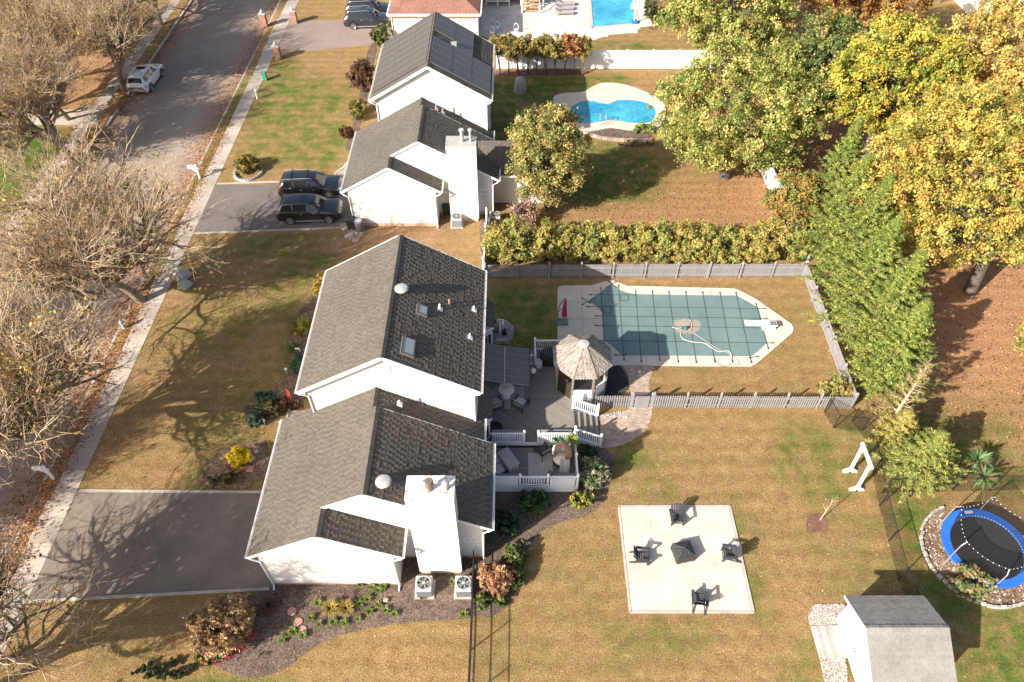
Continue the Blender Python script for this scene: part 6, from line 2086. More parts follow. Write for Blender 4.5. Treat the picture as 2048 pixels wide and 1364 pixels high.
def tube_mesh(name, segs, mat, sides=5):
    """segs: (N, 8) p, q, r0, r1 -> separate tapered tubes"""
    S = np.array(segs, float)
    p, q, r0, r1 = S[:, 0:3], S[:, 3:6], S[:, 6], S[:, 7]
    d = q - p
    d /= (np.linalg.norm(d, axis=1, keepdims=True) + 1e-9)
    ref = np.where(np.abs(d[:, 2:3]) < .9, np.array([[0, 0, 1.]]), np.array([[1., 0, 0]]))
    a = np.cross(d, ref); a /= np.linalg.norm(a, axis=1, keepdims=True)
    b = np.cross(d, a)
    n = len(S)
    th = 2 * np.pi * np.arange(sides) / sides
    off = a[:, None] * np.cos(th)[None, :, None] + b[:, None] * np.sin(th)[None, :, None]
    V = np.concatenate([p[:, None] + off * r0[:, None, None], q[:, None] + off * r1[:, None, None]], 1).reshape(-1, 3)
    base = (np.arange(n) * 2 * sides)[:, None]
    j = np.arange(sides); j2 = (j + 1) % sides
    F = np.stack([base + j, base + j2, base + sides + j2, base + sides + j], -1).reshape(-1, 4)
    me = bpy.data.meshes.new(name)
    me.vertices.add(len(V)); me.vertices.foreach_set('co', V.astype(np.float32).ravel())
    me.loops.add(F.size); me.loops.foreach_set('vertex_index', F.astype(np.int32).ravel())
    me.polygons.add(len(F)); me.polygons.foreach_set('loop_start', np.arange(0, F.size, 4, dtype=np.int32))
    me.update(calc_edges=True)
    me.shade_smooth()
    me.materials.append(mat)
    return me

def leafy_tree(name, label, base, h, R3, zc, n, palette, leaf=.2, lobes=60, lobe_r=1.5, trunk_r=.25, weights=None, cat='tree', group=None, bark='bark2', squash=.55, lean=(0, 0)):
    base = Vector(base)
    r = thing(name, label, cat, base, 0, group)
    C, N, K, L = crown_pts(n, R3, lobes, lobe_r, palette, zc, squash, weights=weights)
    C[:, 0] += lean[0]; C[:, 1] += lean[1]; L[:, 0] += lean[0]; L[:, 1] += lean[1]
    C[:, 2] = np.maximum(C[:, 2], .15)
    S = leaf * RNG.uniform(.6, 1.3, size=n)
    link('crown', leaf_mesh('crown', C, N, S, K, M['leaf']), r)
    top = Vector((lean[0] * .6, lean[1] * .6, zc + R3[2] * .35))
    segs = []
    pts = [Vector((0, 0, -.1)), Vector((lean[0] * .1, lean[1] * .1, zc * .45)), Vector((lean[0] * .4, lean[1] * .4, zc * .8)), top]
    rs = [trunk_r * 1.25, trunk_r, trunk_r * .7, trunk_r * .15]
    for i in range(3):
        segs.append((*pts[i], *pts[i + 1], rs[i], rs[i + 1]))
    for k in range(min(26, len(L))):
        f = rnd(.3, .95)
        i = min(2, int(f * 3)); g = f * 3 - i
        s = pts[i].lerp(pts[i + 1], g)
        e = Vector(L[k])
        m = s.lerp(e, .5) + Vector((rnd(-.3, .3), rnd(-.3, .3), rnd(-.1, .4)))
        w = trunk_r * .38 * (1 - .5 * f)
        segs.append((*s, *m, w, w * .6)); segs.append((*m, *e, w * .6, w * .15))
    link('trunk', tube_mesh('trunk', segs, M[bark], 7), r)
    return r

def bush(label, loc, R3, n, palette, leaf=.09, lobes=30, weights=None, name='shrub', cat='shrub', group=None, lr=.38, mat='leaf'):
    loc = Vector(loc)
    r = thing(name, label, cat, loc, 0, group)
    C, N, K, L = crown_pts(n, (R3[0], R3[1], R3[2]), lobes, min(R3) * lr, palette, R3[2] * .85, .8, weights=weights, jitter=min(R3) * .075, per=26)
    C[:, 2] = np.maximum(C[:, 2], .03)
    link('foliage', leaf_mesh('foliage', C, N, leaf * RNG.uniform(.6, 1.35, size=n), K, M[mat]), r)
    segs = []
    for k in range(min(14, lobes)):
        e = L[k]
        segs.append((rnd(-.08, .08), rnd(-.08, .08), -.03, e[0] * .5, e[1] * .5, e[2] * .55, .02, .014)); segs.append((e[0] * .5, e[1] * .5, e[2] * .55, e[0], e[1], e[2], .014, .006))
    link('stems', tube_mesh('stems', segs, M['bark2'], 4), r)
    return r

def conifer(label, base, h, rad, n, palette, name='conifer_tree', group=None, dead=False, z0=.06, droop=.12):
    base = Vector(base)
    r = thing(name, label, 'tree', base, 0, group)
    segs = [(0, 0, -.1, 0, 0, h * .5, .16, .09), (0, 0, h * .5, 0, 0, h, .09, .012)]
    Cs, Ns, Ks, Ss, Us = [], [], [], [], []
    nb = int(n / 110)
    for k in range(nb):
        f = (k + rnd(0, 1)) / nb
        z = h * (z0 + (1 - z0) * f ** 1.15)
        ln = rad * (1 - (z / h)) ** 1.0 * rnd(.65, 1.4) + .15
        a = k * 2.399963 + rnd(-.3, .3)
        up = rnd(.25, .65) + .5 * f
        d = np.array([math.cos(a), math.sin(a), up]); d /= np.linalg.norm(d)
        s = np.array([0, 0, z])
        e = s + d * ln + np.array([0, 0, -droop * ln])
        segs.append((*s, *e, .02 + .012 * (1 - f), .006))
        if dead and rnd(0, 1) < .6: 
            for j in range(5):
                g = rnd(.3, 1); c = s + (e - s) * g
                segs.append((*c, *(c + np.array([rnd(-.3, .3), rnd(-.3, .3), rnd(-.1, .3)])), .008, .003))
            continue
        m = 84
        t = RNG.uniform(.22, 1.06, size=m) ** .8
        side = np.cross(d, [0, 0, 1.]); side /= np.linalg.norm(side) + 1e-9
        wd = .17 * ln * (1.12 - t) + .015
        sgn = RNG.uniform(-1, 1, size=m)
        c = s + np.outer(t, (e - s)) + np.outer(sgn * wd, side) + RNG.normal(size=(m, 3)) * .03
        c[:, 2] += .08 * (1 - np.abs(sgn)) - .02
        Cs.append(c)
        Ns.append(np.tile(np.array([0, 0, 1.]) + d * .5, (m, 1)) + RNG.normal(size=(m, 3)) * .55)
        kk = palette[RNG.integers(0, len(palette), size=m)] * RNG.uniform(.7, 1.3, size=(m, 1))
        Ks.append(kk)
        Us.append(d + np.outer(np.sign(sgn) * np.abs(sgn) * .8, side))
        Ss.append(np.full(m, .13) * RNG.uniform(.7, 1.3, size=m))
    if Cs:
        link('needles', leaf_mesh('needles', np.concatenate(Cs), np.concatenate(Ns), np.concatenate(Ss), np.clip(np.concatenate(Ks), 0, 1), M['needle'], .17, np.concatenate(Us)), r)
    link('trunk', tube_mesh('trunk', segs, M['bark'] if not dead else M['twig'], 5), r)
    return r

# ---------------- bare trees
def bare_proto(seed, h=10.5, spread=1.0, nleaf=1800, lpal=None, lsize=.085, thin=0):
    rg = random.Random(seed)
    big, small, tips = [], [], []
    def grow(p, d, L, r, depth):
        k = 3 if depth < 4 else 2
        pts = [p]
        dd = d.copy()
        for i in range(k):
            w = .22 if depth < 3 else .38
            dd = (dd + Vector((rg.uniform(-w, w), rg.uniform(-w, w), rg.uniform(-w * .5, w * .7)))).normalized()
            q = pts[-1] + dd * (L / k)
            r0 = r * (1 - .5 * i / k); r1 = r * (1 - .5 * (i + 1) / k)
            (big if r0 > .03 else small).append((*pts[-1], *q, max(r0, .0078), max(r1, .006)))
            pts.append(q)
        if depth >= 6 or L < .22:
            tips.append(pts[-1]); return
        nchild = {0: 5, 1: 4, 2: 4 - thin, 3: 3, 4: 3 - thin, 5: 2}[depth]
        for c in range(nchild):
            f = rg.uniform(.35, 1.0) if depth else rg.uniform(.62, 1.0)
            i = min(k - 1, int(f * k)); s = pts[i].lerp(pts[i + 1], f * k - i)
            ax = Vector((rg.uniform(-1, 1), rg.uniform(-1, 1), rg.uniform(-.55, .75))).normalized()
            sp = (.66 if depth else 1.0) * spread
            nd = (dd + ax * sp * 1.25 + Vector((0, 0, .10))).normalized()
            grow(s, nd, L * rg.uniform(.6, .9) * (1.35 if depth == 0 else 1), r * (rg.uniform(.6, .76) if depth < 3 else rg.uniform(.42, .6)), depth + 1)
        grow(pts[-1], (dd + Vector((rg.uniform(-.3, .3), rg.uniform(-.3, .3), .1))).normalized(), L * .72, r * .5, depth + 1)
    grow(Vector((0, 0, -.1)), Vector((rg.uniform(-.1, .1), rg.uniform(-.1, .1), 1)).normalized(), h * .28, .29, 0)
    zmax = max(t.z for t in tips)
    sc = h / zmax
    A = np.array(big) * sc; B = np.array(small) * sc
    A[:, 6:] = A[:, 6:] / sc * 1.05; B[:, 6:] = B[:, 6:] / sc
    T = np.array([tuple(t) for t in tips]) * sc
    lp = lpal if lpal is not None else pal('#c89a3c', '#b9853a', '#d3b04a', '#a87a44', '#8f9a3c')
    # leaves hang in clusters on some tips
    sel = RNG.choice(len(T), size=max(8, nleaf // 7))
    C = np.repeat(T[sel], 7, axis=0) + RNG.normal(size=(len(sel) * 7, 3)) * .13
    K = lp[np.repeat(RNG.integers(0, len(lp), size=len(sel)), 7)] * RNG.uniform(.7, 1.25, size=(len(C), 1))
    lm = leaf_mesh('leaves', C, RNG.normal(size=C.shape) + np.array([0, 0, .5]), lsize * RNG.uniform(.6, 1.3, size=len(C)), np.clip(K, 0, 1), M['leaf'])
    return tube_mesh('limbs', A, M['bark'], 7), tube_mesh('twigs', B, M['twig'], 3), lm, len(B)

tanp = pal('#b08748', '#c09a5a', '#a3763c', '#bf9440', '#8a6a3a', '#c7a766')
protos = [bare_proto(3, 10.5, 1.0, 3000), bare_proto(8, 10.8, 1.15, 3000), bare_proto(21, 10.0, 1.05, 2500), bare_proto(34, 10.5, 1.1, 9000, tanp, .07, 1)]
BARE = [('spreading bare street tree by the kerb left of the near house lawn', (-25.95, 24.3, 0), 0, 0, 1.18),
        ('bare street tree in the planting strip beside the street lamp', (-25.75, 36.2, 0), 1, 70, 1.15),
        ('bare street tree at the left kerb next to the bright green lawn', (-36.95, 52.4, 0), 2, 200, 1.15),
        ('bare tree leaning over the parked white car', (-37.2, 65.0, 0), 0, 140, 1.05),
        ('bare tree at the bottom left corner shading the near driveway', (-25.9, 9.4, 0), 1, 250, 1.15),
        ('bare street tree past the left edge of the picture shading the road', (-37.2, 17.0, 0), 2, 30, 1.1),
        ('tan-leaved bare tree at the left edge above the green lawn', (-43.5, 60.5, 0), 3, 10, .95),
        ('tan-leaved bare tree at the top left corner', (-46.5, 70.0, 0), 3, 130, 1.0),
        ('tan-leaved bare tree behind the parked white car', (-42.0, 72.5, 0), 3, 245, .95),
        ('bare tree at the top of the street by the left kerb', (-38.0, 78.5, 0), 1, 330, .95),
        ('bare tree in the left corner beyond the side street', (-40.5, 29.0, 0), 0, 300, 1.0),
        ('tan-leaved tree between the white car and the top left corner', (-44.5, 66.0, 0), 3, 300, .9),
        ('tan-leaved tree above the green lawn by the left sidewalk', (-40.3, 59.5, 0), 3, 190, .85),
        ('tan-leaved bare tree far up the street on the left', (-42.5, 84.0, 0), 3, 60, .95)]
for lb, loc, k, rz, s in BARE:
    r = thing('bare_tree', lb, 'tree', loc, R(rz), 'bare street trees')
    r.scale = (s, s, s)
    link('limbs', protos[k][0], r); link('twigs', protos[k][1], r); link('leaves', protos[k][2], r)

# ---------------- big leafy trees
mapleP = pal('#8a9440', '#a5a850', '#748038', '#c2b25c', '#d0ae68', '#5a6c30', '#969c48', k=.9, sat=.92)
mapleW = [.2, .2, .16, .14, .1, .12, .08]
goldP = pal('#c4a832', '#cfb03a', '#aea236', '#d0a438', '#9a9c38', '#84903a', '#d4ba4a', '#bf8a38', '#8a9438', '#9aa044', '#a89c48', k=.8, sat=.88)
oranP = pal('#d08a38', '#dd9c40', '#c27a34', '#b58a3a', '#e0ac50', '#9a8a38')
leafy_tree('maple_tree', 'large green-gold maple beside the curved pool', (17.6, 50.6, 0), 13, (7.3, 5.9, 5.6), 6.0, 82000, mapleP, .09, 420, .95, .34, mapleW, squash=.85)
leafy_tree('maple_tree', 'green maple behind the large maple by the white fence', (18.5, 63.5, 0), 14, (6.5, 6.0, 5.2), 8.4, 46000, mapleP, .115, 340, .9, .3, mapleW)
leafy_tree('maple_tree', 'shadier green maple between the big maple and the conifers', (25.0, 54.5, 0), 14, (4.2, 5.5, 4.8), 7.0, 36000, pal('#6a7a34', '#7f8a3c', '#4f642a', '#a89a4c', '#5a6e30', k=.75), .115, 260, .85, .28)
leafy_tree('gold_tree', 'tall golden tree at the right edge with visible trunk', (32.2, 37.0, 0), 17, (7.4, 6.2, 6.6), 8.0, 92000, goldP, .09, 440, .95, .36, lean=(-2.8, 2.2), squash=.9)
leafy_tree('gold_tree', 'golden tree left of the tallest golden tree by the conifers', (27.8, 49.5, 0), 15, (5.2, 5.2, 5.4), 8.4, 50000, pal('#bfae40', '#aea23a', '#c9a83a', '#8a9238', '#a09e44', '#7a8a38', k=.8, sat=.95), .11, 360, .85, .3)
leafy_tree('gold_tree', 'golden-orange tree in the top right corner', (39.0, 51.0, 0), 18, (7.6, 7.5, 6.6), 9.6, 70000, pal('#cfae40', '#d0a03c', '#d8b44a', '#b9a848', '#c9903a', '#a8a048', k=.8), .115, 460, .9, .35)
leafy_tree('orange_tree', 'orange tree at the top edge between the maples and the golden trees', (31.5, 68.0, 0), 15, (6.8, 5.4, 5.2), 8.4, 42000, oranP, .13, 200, 1.15, .3)
leafy_tree('orange_tree', 'orange-yellow tree at the top edge beside the far pool', (24.5, 76.0, 0), 14, (5.8, 5.4, 5.0), 8.0, 32000, pal('#b8863a', '#c99a44', '#9a8f3c', '#c27a34', '#7f8a35'), .13, 160, 1.15, .28)
leafy_tree('green_tree', 'bright green bushy tree at the top edge right of the far pool', (17.6, 80.5, 0), 8, (3.0, 4.0, 3.4), 4.2, 14000, pal('#74903a', '#869a40', '#5f7a34', '#a0a04a'), .13, 70, 1.2, .2)
leafy_tree('green_tree', 'small green-gold tree at the right edge below the golden trees', (33.5, 30.0, 0), 4.5, (2.4, 1.9, 1.7), 2.6, 9000, pal('#a8a83c', '#8a9a38', '#c0b04a', '#d0a84a'), .10, 60, .6, .12)
leafy_tree('pear_tree', 'small pear tree in front of the second house addition', (2.7, 46.4, 0), 10, (3.1, 3.0, 4.5), 4.7, 46000, pal('#b4a850', '#9a9c48', '#c6ae60', '#7a863c', '#a89448', '#566630', '#c4a058', k=.8), .085, 230, .62, .18, squash=1.0)
leafy_tree('small_tree', 'small orange-tipped tree at the right end of the hedge', (20.4, 43.3, 0), 5.5, (1.8, 2.0, 2.4), 3.2, 15000, pal('#8f9a3a', '#b0a040', '#d09a3c', '#6f8434', '#c0843a'), .09, 80, .55, .12)
leafy_tree('dark_evergreen', 'dark evergreen in the top left corner', (-50.0, 84.0, 0), 7, (4.5, 4, 3.4), 3.4, 7000, pal('#26402a', '#2f4a30', '#1f3524'), .22, 40, 1.1, .2)
leafy_tree('rose_tree', 'small pink-leaved tree beside the pear tree at the white fence end', (.9, 44.0, 0), 2.4, (1.2, .9, .8), 1.3, 2200, pal('#c9a08c', '#b98a78', '#d8b4a0', '#8f7a5c'), .09, 24, .4, .06)

# ---------------- conifers along the pool fence
conP = pal('#7c863a', '#6e7c3a', '#929446', '#5c7038', '#4a6030', '#9a9c4a', k=1.0, sat=.98)
for k, (x, y, h, rd_) in enumerate(((23.1, 43.4, 9.8, 2.8), (22.8, 40.0, 9.2, 3.0), (23.0, 37.1, 9.8, 2.9), (22.7, 34.0, 9.0, 3.0), (23.0, 31.1, 9.0, 2.8), (22.8, 28.4, 7.6, 2.7))):
    conifer(['tall conifer at the far end of the row by the golden tree', 'second conifer from the far end of the row', 'third conifer from the far end, tallest by the picket fence corner', 'fourth conifer from the far end, mid row', 'fifth conifer from the far end, opposite the diving board', 'nearest conifer of the row at the picket fence corner'][k], (x, y, 0), h, rd_, 34000, conP, group='conifers outside the pool fence')
conifer('half-dead brown conifer with bare branches below the conifer row', (22.4, 25.4, 0), 6.0, 1.6, 9000, pal('#a08a50', '#8f7a48', '#9a9a4a', k=.85), dead=True)
conifer('small spreading conifer left of the trampoline', (22.5, 21.9, 0), 4.4, 2.3, 22000, pal('#8f9a3a', '#a8a03c', '#75883a', '#a8a040', '#5f7a34', k=.8))
conifer('low golden conifer between the dead conifer and the small one', (22.1, 24.2, 0), 3.2, 1.6, 9000, pal('#b8a040', '#a8963c', '#8f8f3a', k=.85))

# ---------------- hedge between the yards: rounded shrubs
hedgeP = [pal('#b8a040', '#a3a03c', '#c0aa48', '#8a9438', '#b88a40', '#74823a', k=.84), pal('#9aa03c', '#8a9438', '#b0a440', '#64763a', '#a8904a', k=.84), pal('#b8a440', '#b0983c', '#a8a03c', '#b89a50', '#848838', k=.84)]
hx = np.linspace(-1.0, 20.2, 14) + RNG.uniform(-.22, .22, 14)
for k, x in enumerate(hx):
    bush('rounded hedge shrub number-less row behind the far picket fence' if False else ['yellow hedge shrub at the left end by the white fence', 'hedge shrub second from the left end, shaded below', 'hedge shrub third from the left end', 'hedge shrub fourth from the left end', 'bulging yellow hedge shrub fifth from the left end', 'green-gold hedge shrub sixth from the left end', 'hedge shrub seventh from the left end', 'hedge shrub seventh from the right end', 'hedge shrub sixth from the right end', 'hedge shrub fifth from the right end', 'hedge shrub fourth from the right end', 'tall hedge shrub third from the right end', 'hedge shrub second from the right end', 'green hedge shrub at the right end'][k],
         (x, 40.4 + rnd(-.12, .12), 0), (1.3, 1.25 + rnd(-.12, .12), 1.82 + rnd(-.22, .25)), 8200, hedgeP[k % 3], .08, 70, name='hedge_shrub', group='hedge shrubs between the yards', lr=.34)

# ---------------- slender row trees by the white fence
rowP = [pal('#b09a3c', '#94903a', '#c9a848', '#7a8038'), pal('#a8943c', '#c9a040', '#8a8a38'), pal('#d08a50', '#c97a44', '#d89a5c', '#b87a44')]
rx = np.linspace(-1.2, 6.9, 10)
for k, x in enumerate(rx):
    P = rowP[2] if k in (7, 8) else rowP[k % 2]
    base = Vector((float(x), 67.6 + rnd(-.2, .2), 0))
    r = thing('slender_tree', ['slender bare-stemmed tree at the left end of the row by the white fence', 'second slender tree from the left in the row', 'third slender tree from the left in the row', 'fourth slender tree from the left in the row', 'fifth slender tree from the left in the row', 'sixth slender tree from the left in the row', 'slender green-gold tree left of the orange pair', 'left one of the orange pair of slender trees', 'right one of the orange pair of slender trees', 'slender olive tree at the right end of the row'][k], 'tree', base, 0, 'slender trees along the white fence')
    C, N, K, L = crown_pts(2600, (.75, .75, 1.25), 26, .36, P, 2.75, .9, jitter=.09, per=24)
    link('crown', leaf_mesh('crown', C, N, .10 * RNG.uniform(.6, 1.3, size=2600), K, M['leaf']), r)
    sg = []
    for j in range(3):
        e = L[j]
        sg.append((rnd(-.12, .12), rnd(-.12, .12), -.05, e[0] * .4, e[1] * .4, 1.6, .05, .035)); sg.append((e[0] * .4, e[1] * .4, 1.6, e[0], e[1], e[2], .035, .01))
    link('stems', tube_mesh('stems', sg, M['bark2'], 5), r)

# ---------------- shrubs
tanB = pal('#b48a58', '#c29a66', '#a07a48', '#cca874', '#94744a', k=.9)
dkG = pal('#3f5f3a', '#4f6f42', '#35523a', '#5f7a4a', '#2f4a30')
mxG = pal('#5f7a34', '#74883a', '#8f943c', '#4f6a30', '#a09a48')
yel = pal('#dcc022', '#e6cc2a', '#c9b01c', '#b8a828', k=.95, sat=1.0)
gol = pal('#b8a830', '#d0b838', '#8f9a34', '#a8a030')
red = pal('#6f4038', '#84503c', '#5a3a34', '#8f6040')
var = pal('#c2b890', '#8f9a6a', '#6f8450', '#d0c8a0', '#5a7040')
B_ = lambda px, py: G(px, py)
for (lb, c, R3, n, P, lf) in (
    ('large tan-leaved round bush at the bottom left mulch bed', B_(452, 1265), (1.42, 1.3, 1.15), 15000, tanB, .075),
    ('pinkish-tan round bush right of the air conditioners', B_(992, 1168), (.85, .8, .75), 8000, pal('#b8805c', '#c9946c', '#a0684a', '#b88a58', '#8f6a40', k=.85), .065),
    ('pale variegated round bush right of the lower deck', B_(1187, 958), (.85, .82, .75), 8000, var, .065),
    ('dark green low bush beside the deck steps', B_(1176, 912), (.45, .45, .4), 2500, dkG, .06),
    ('yellow-flecked bush at the corner of the mulch bed below the lower deck', B_(1165, 1008), (.72, .55, .45), 4000, pal('#d8c030', '#a8a830', '#6f8a34', '#c0b438', '#4f6a30'), .06),
    ('dark green bush under the near rail of the lower deck', B_(1066, 1012), (1.0, .65, .6), 5000, pal('#4f7a38', '#3f6a34', '#5f8a3c', '#2f5430'), .07),
    ('shaded dark bush under the lower deck by the house wall', B_(1010, 1060), (.75, .9, .6), 4500, dkG, .07),
    ('dark green bush below the shaded one at the mulch bed edge', B_(1030, 1115), (.6, .7, .5), 3200, mxG, .07),
    ('leafy green bush beside the pinkish bush', B_(1030, 1160), (.45, .5, .45), 2200, mxG, .07),
    ('green leafy plant right of the wire fence near the mulch edge', B_(968, 1205), (.4, .55, .4), 2200, mxG, .07),
    ('green leafy plant below the pinkish bush', B_(1005, 1205), (.4, .3, .3), 1400, mxG, .07),
    ('bright yellow ball shrub in the front bed', B_(481, 925), (.64, .62, .56), 9000, yel, .05),
    ('blue-green round bush in the front bed, farther of the clump', B_(537, 812), (.7, .6, .6), 4500, pal('#4f6f5a', '#5f7f66', '#3f5a4a', '#8f9a6a'), .07),
    ('reddish-green round bush between the blue-green bushes', B_(550, 826), (.6, .5, .55), 3600, pal('#8f8048', '#a88a50', '#6f7a48', '#b09a60'), .07),
    ('blue-green round bush nearest the front walk', B_(515, 845), (.55, .5, .5), 3500, pal('#4f6f5a', '#5f7f66', '#3f5a4a', '#6f8a6a'), .07),
    ('dark red bush by the front corner flag', B_(568, 818), (.5, .5, .5), 3000, red, .07),
    ('brown bare bush beside the red flag', B_(597, 815), (.4, .4, .45), 2000, pal('#7a5a3c', '#6a4a34', '#8a6a40'), .06),
    ('golden bush at the far front corner of the near house', B_(645, 590), (.5, 1.2, .9), 5000, pal('#d8b028', '#e0b830', '#c09a28', '#b8a030', k=.95), .06),
    ('olive bush in the front bed along the house wall', B_(607, 665), (.6, .8, .6), 4200, gol, .065),
    ('blue-green conifer-like bush in the front bed below the olive one', B_(602, 740), (.45, .85, .55), 3600, pal('#4f7a58', '#5f8a62', '#3f6a4a'), .06),
    ('low green bush at the near end of the front bed', B_(590, 700), (.4, .5, .3), 1800, mxG, .06),
    ('brownish low shrub below the yellow ball shrub', B_(465, 962), (.55, .45, .35), 2500, pal('#7a6a34', '#8a7a40', '#6a5a30', '#5f7a34'), .06),
    ('small olive tuft at the left end of the front bed', B_(430, 965), (.35, .3, .25), 1300, pal('#7a8038', '#8f8a40', '#6a6a34'), .06),
    ('golden-green shrub clump in the corner of the pool fence', B_(1665, 790), (1.15, .7, .7), 5500, pal('#c9a850', '#b8a048', '#9aa040', '#7a9038', '#d8b45c', '#a88a50'), .085),
    ('loose green bush in front of the trampoline', B_(1925, 1180), (1.0, .75, .9), 5500, pal('#8f9a58', '#74884a', '#a8a868', '#5a7240', '#b89a60'), .07),
    ('round topiary shrub at the corner of the third driveway', B_(765, 92), (1.0, 1.0, 1.1), 5000, pal('#6f7a3c', '#5a6a34', '#84883f'), .09),
    ('smaller round shrub behind the topiary by the third house', B_(800, 72), (1.2, 1.0, 1.0), 4500, pal('#6f7a34', '#84883a', '#5a6a30'), .09),
    ('reddish tall shrub on the lawn corner by the solar-panel house', B_(728, 185), (1.25, 1.3, 1.7), 7000, pal('#7a4a3c', '#8f5a44', '#6a5a34', '#94783c', '#5f4434'), .10),
    ('golden shrub below the reddish one along the second house', B_(718, 232), (.8, 1.5, .8), 4000, pal('#a8943c', '#8f8a38', '#b09a48', '#6f7434'), .09),
    ('small rust-brown round shrub by the second house walk', B_(693, 275), (.65, .6, .55), 2800, pal('#7a4a34', '#8a5a3c', '#6a4430'), .08),
    ('trimmed golden shrub in the stone planter on the second lawn', B_(497, 342), (.95, 1.05, .75), 5500, pal('#b09a34', '#c9aa3c', '#8a8a34', '#a88a30'), .08),
    ('green low plants in the mulch bed of the curved pool', B_(1285, 266), (1.0, .5, .5), 2600, pal('#8fa83a', '#7a9a38', '#a8b048'), .09),
    ('row of dry low plants along the brick edging of the curved pool', B_(1265, 292), (2.2, .25, .28), 2000, pal('#8a7a4a', '#6f6a40', '#a08a58'), .07),
    ('dark shrub at the right of the far pool', B_(1300, 35), (.8, 2.0, .8), 3000, pal('#5a6a3c', '#84904a', '#4a5a34'), .1),
    ('ornamental bush with gold leaves above the pinkish bush', B_(1018, 1120), (.4, .35, .4), 1700, pal('#a8a040', '#8f9a3c', '#c0a848'), .06),
    ('green shrub with red flowers below the large tan bush', B_(425, 1315), (.8, .5, .4), 2600, mxG, .06),
    ('low dark green foliage standing in for shaded grass at the bottom left lawn corner', B_(330, 1345), (1.7, .6, .22), 5000, pal('#4f5f30', '#5f6a34', '#6f7438', '#445028'), .07),  # added for a shaded patch of grass; the shade is in the dark palette
):
    bush(lb, c, R3, n, P, lf, max(14, n // 130))
# red blossoms on the shrub below the tan bush
rf = thing('flower_cluster', 'bright red flowers beside the large tan bush', 'flowers', G(430, 1312))
C = np.concatenate([np.array([[*G(x, y, .55)]]) + RNG.normal(size=(16, 3)) * np.array([.13, .10, .08]) for x, y in ((412, 1308), (405, 1318), (432, 1322), (462, 1312), (490, 1280), (480, 1298), (500, 1270))])
C = C - np.array(rf.location)
link('blossoms', leaf_mesh('blossoms', C, RNG.normal(size=C.shape) + np.array([0, 0, 1]), np.full(len(C), .07), np.tile(np.array(lin('#b82444')), (len(C), 1)) * RNG.uniform(.6, 1.2, size=(len(C), 1)), M['leaf']), rf)
link('stems', tube_mesh('stems', [(*(c * np.array([1, 1, 0])), *c, .006, .004) for c in C[::6]], M['bark2'], 3), rf)

# grassy clumps and perennials in the lower mulch bed
def tuft(label, c, r, h, n, P, name='grass_clump', cat='grass clump', group='plants in the lower mulch bed', w=.012):
    c = Vector(c)
    t_ = thing(name, label, cat, c, 0, group)
    a = RNG.uniform(0, 2 * np.pi, n); rr = r * RNG.uniform(.3, 1.1, n)
    tip = np.stack([rr * np.cos(a), rr * np.sin(a), h * RNG.uniform(.5, 1.0, n)], 1)
    b0 = np.stack([.15 * rr * np.cos(a), .15 * rr * np.sin(a), np.zeros(n)], 1)
    md = (b0 + tip) / 2 + np.array([0, 0, h * .35])
    V, F, T = [], [], []
    q = MB()
    for i in range(n):
        s = Vector((-math.sin(a[i]), math.cos(a[i]), 0)) * w * rnd(.8, 1.6)
        col = tuple(P[random.randrange(len(P))] * rnd(.75, 1.2))
        A, B, Cc = Vector(b0[i]), Vector(md[i]), Vector(tip[i])
        q.face([A - s, A + s, B + s, B - s], col); q.face([B - s, B + s, Cc], col)
    link('blades', q.mesh('blades', M['leaf']), t_)
    return t_
tuft('golden arching grass clump in the mulch, left of two', G(662, 1222), .5, .5, 260, pal('#c9a030', '#b89030', '#a8a040', '#d0b048'), w=.02)
tuft('golden arching grass clump in the mulch, right of two', G(693, 1222), .5, .5, 260, pal('#c9a030', '#b89030', '#9aa040', '#d0b048'), w=.02)
tuft('brown grass clump at the left of the mulch bed', G(540, 1215), .55, .45, 220, pal('#7a6038', '#8a7040', '#6a5a34'), w=.02)
lowP = pal('#8a9a3c', '#a0a848', '#74883a')
spots = [(636, 1207), (735, 1200), (757, 1182), (720, 1210), (623, 1238), (640, 1250), (668, 1245), (690, 1248), (717, 1240), (740, 1225), (756, 1210), (773, 1222), (790, 1230), (722, 1172), (745, 1176), (768, 1174), (575, 1270), (588, 1265), (607, 1272), (565, 1282), (928, 1230), (845, 1195), (905, 1165)]
where = ['left of the golden grass clumps', 'right of the golden grass clumps', 'by the garage wall above the tan block', 'touching the right golden clump', 'at the left of the lower mulch edge', 'at the lower mulch edge below the left clump', 'below the left golden clump', 'below the right golden clump', 'at the lower mulch edge under the right clump', 'between the right clump and the tan block', 'just left of the tan stone block', 'just below the tan stone block', 'right below the tan stone block', 'under the garage wall, left of three', 'under the garage wall, middle of three', 'under the garage wall, right of three', 'left of the nearest pink stone', 'above the nearest pink stone', 'right of the nearest pink stone', 'lowest left by the pink stones', 'in front of the right air conditioner', 'in front of the left air conditioner', 'between the two air conditioners']
for k, (x, y) in enumerate(spots):
    tuft('small green perennial ' + where[k], G(x, y, .02), rnd(.2, .3), .22, 70, lowP, 'perennial', 'perennial', w=.03)
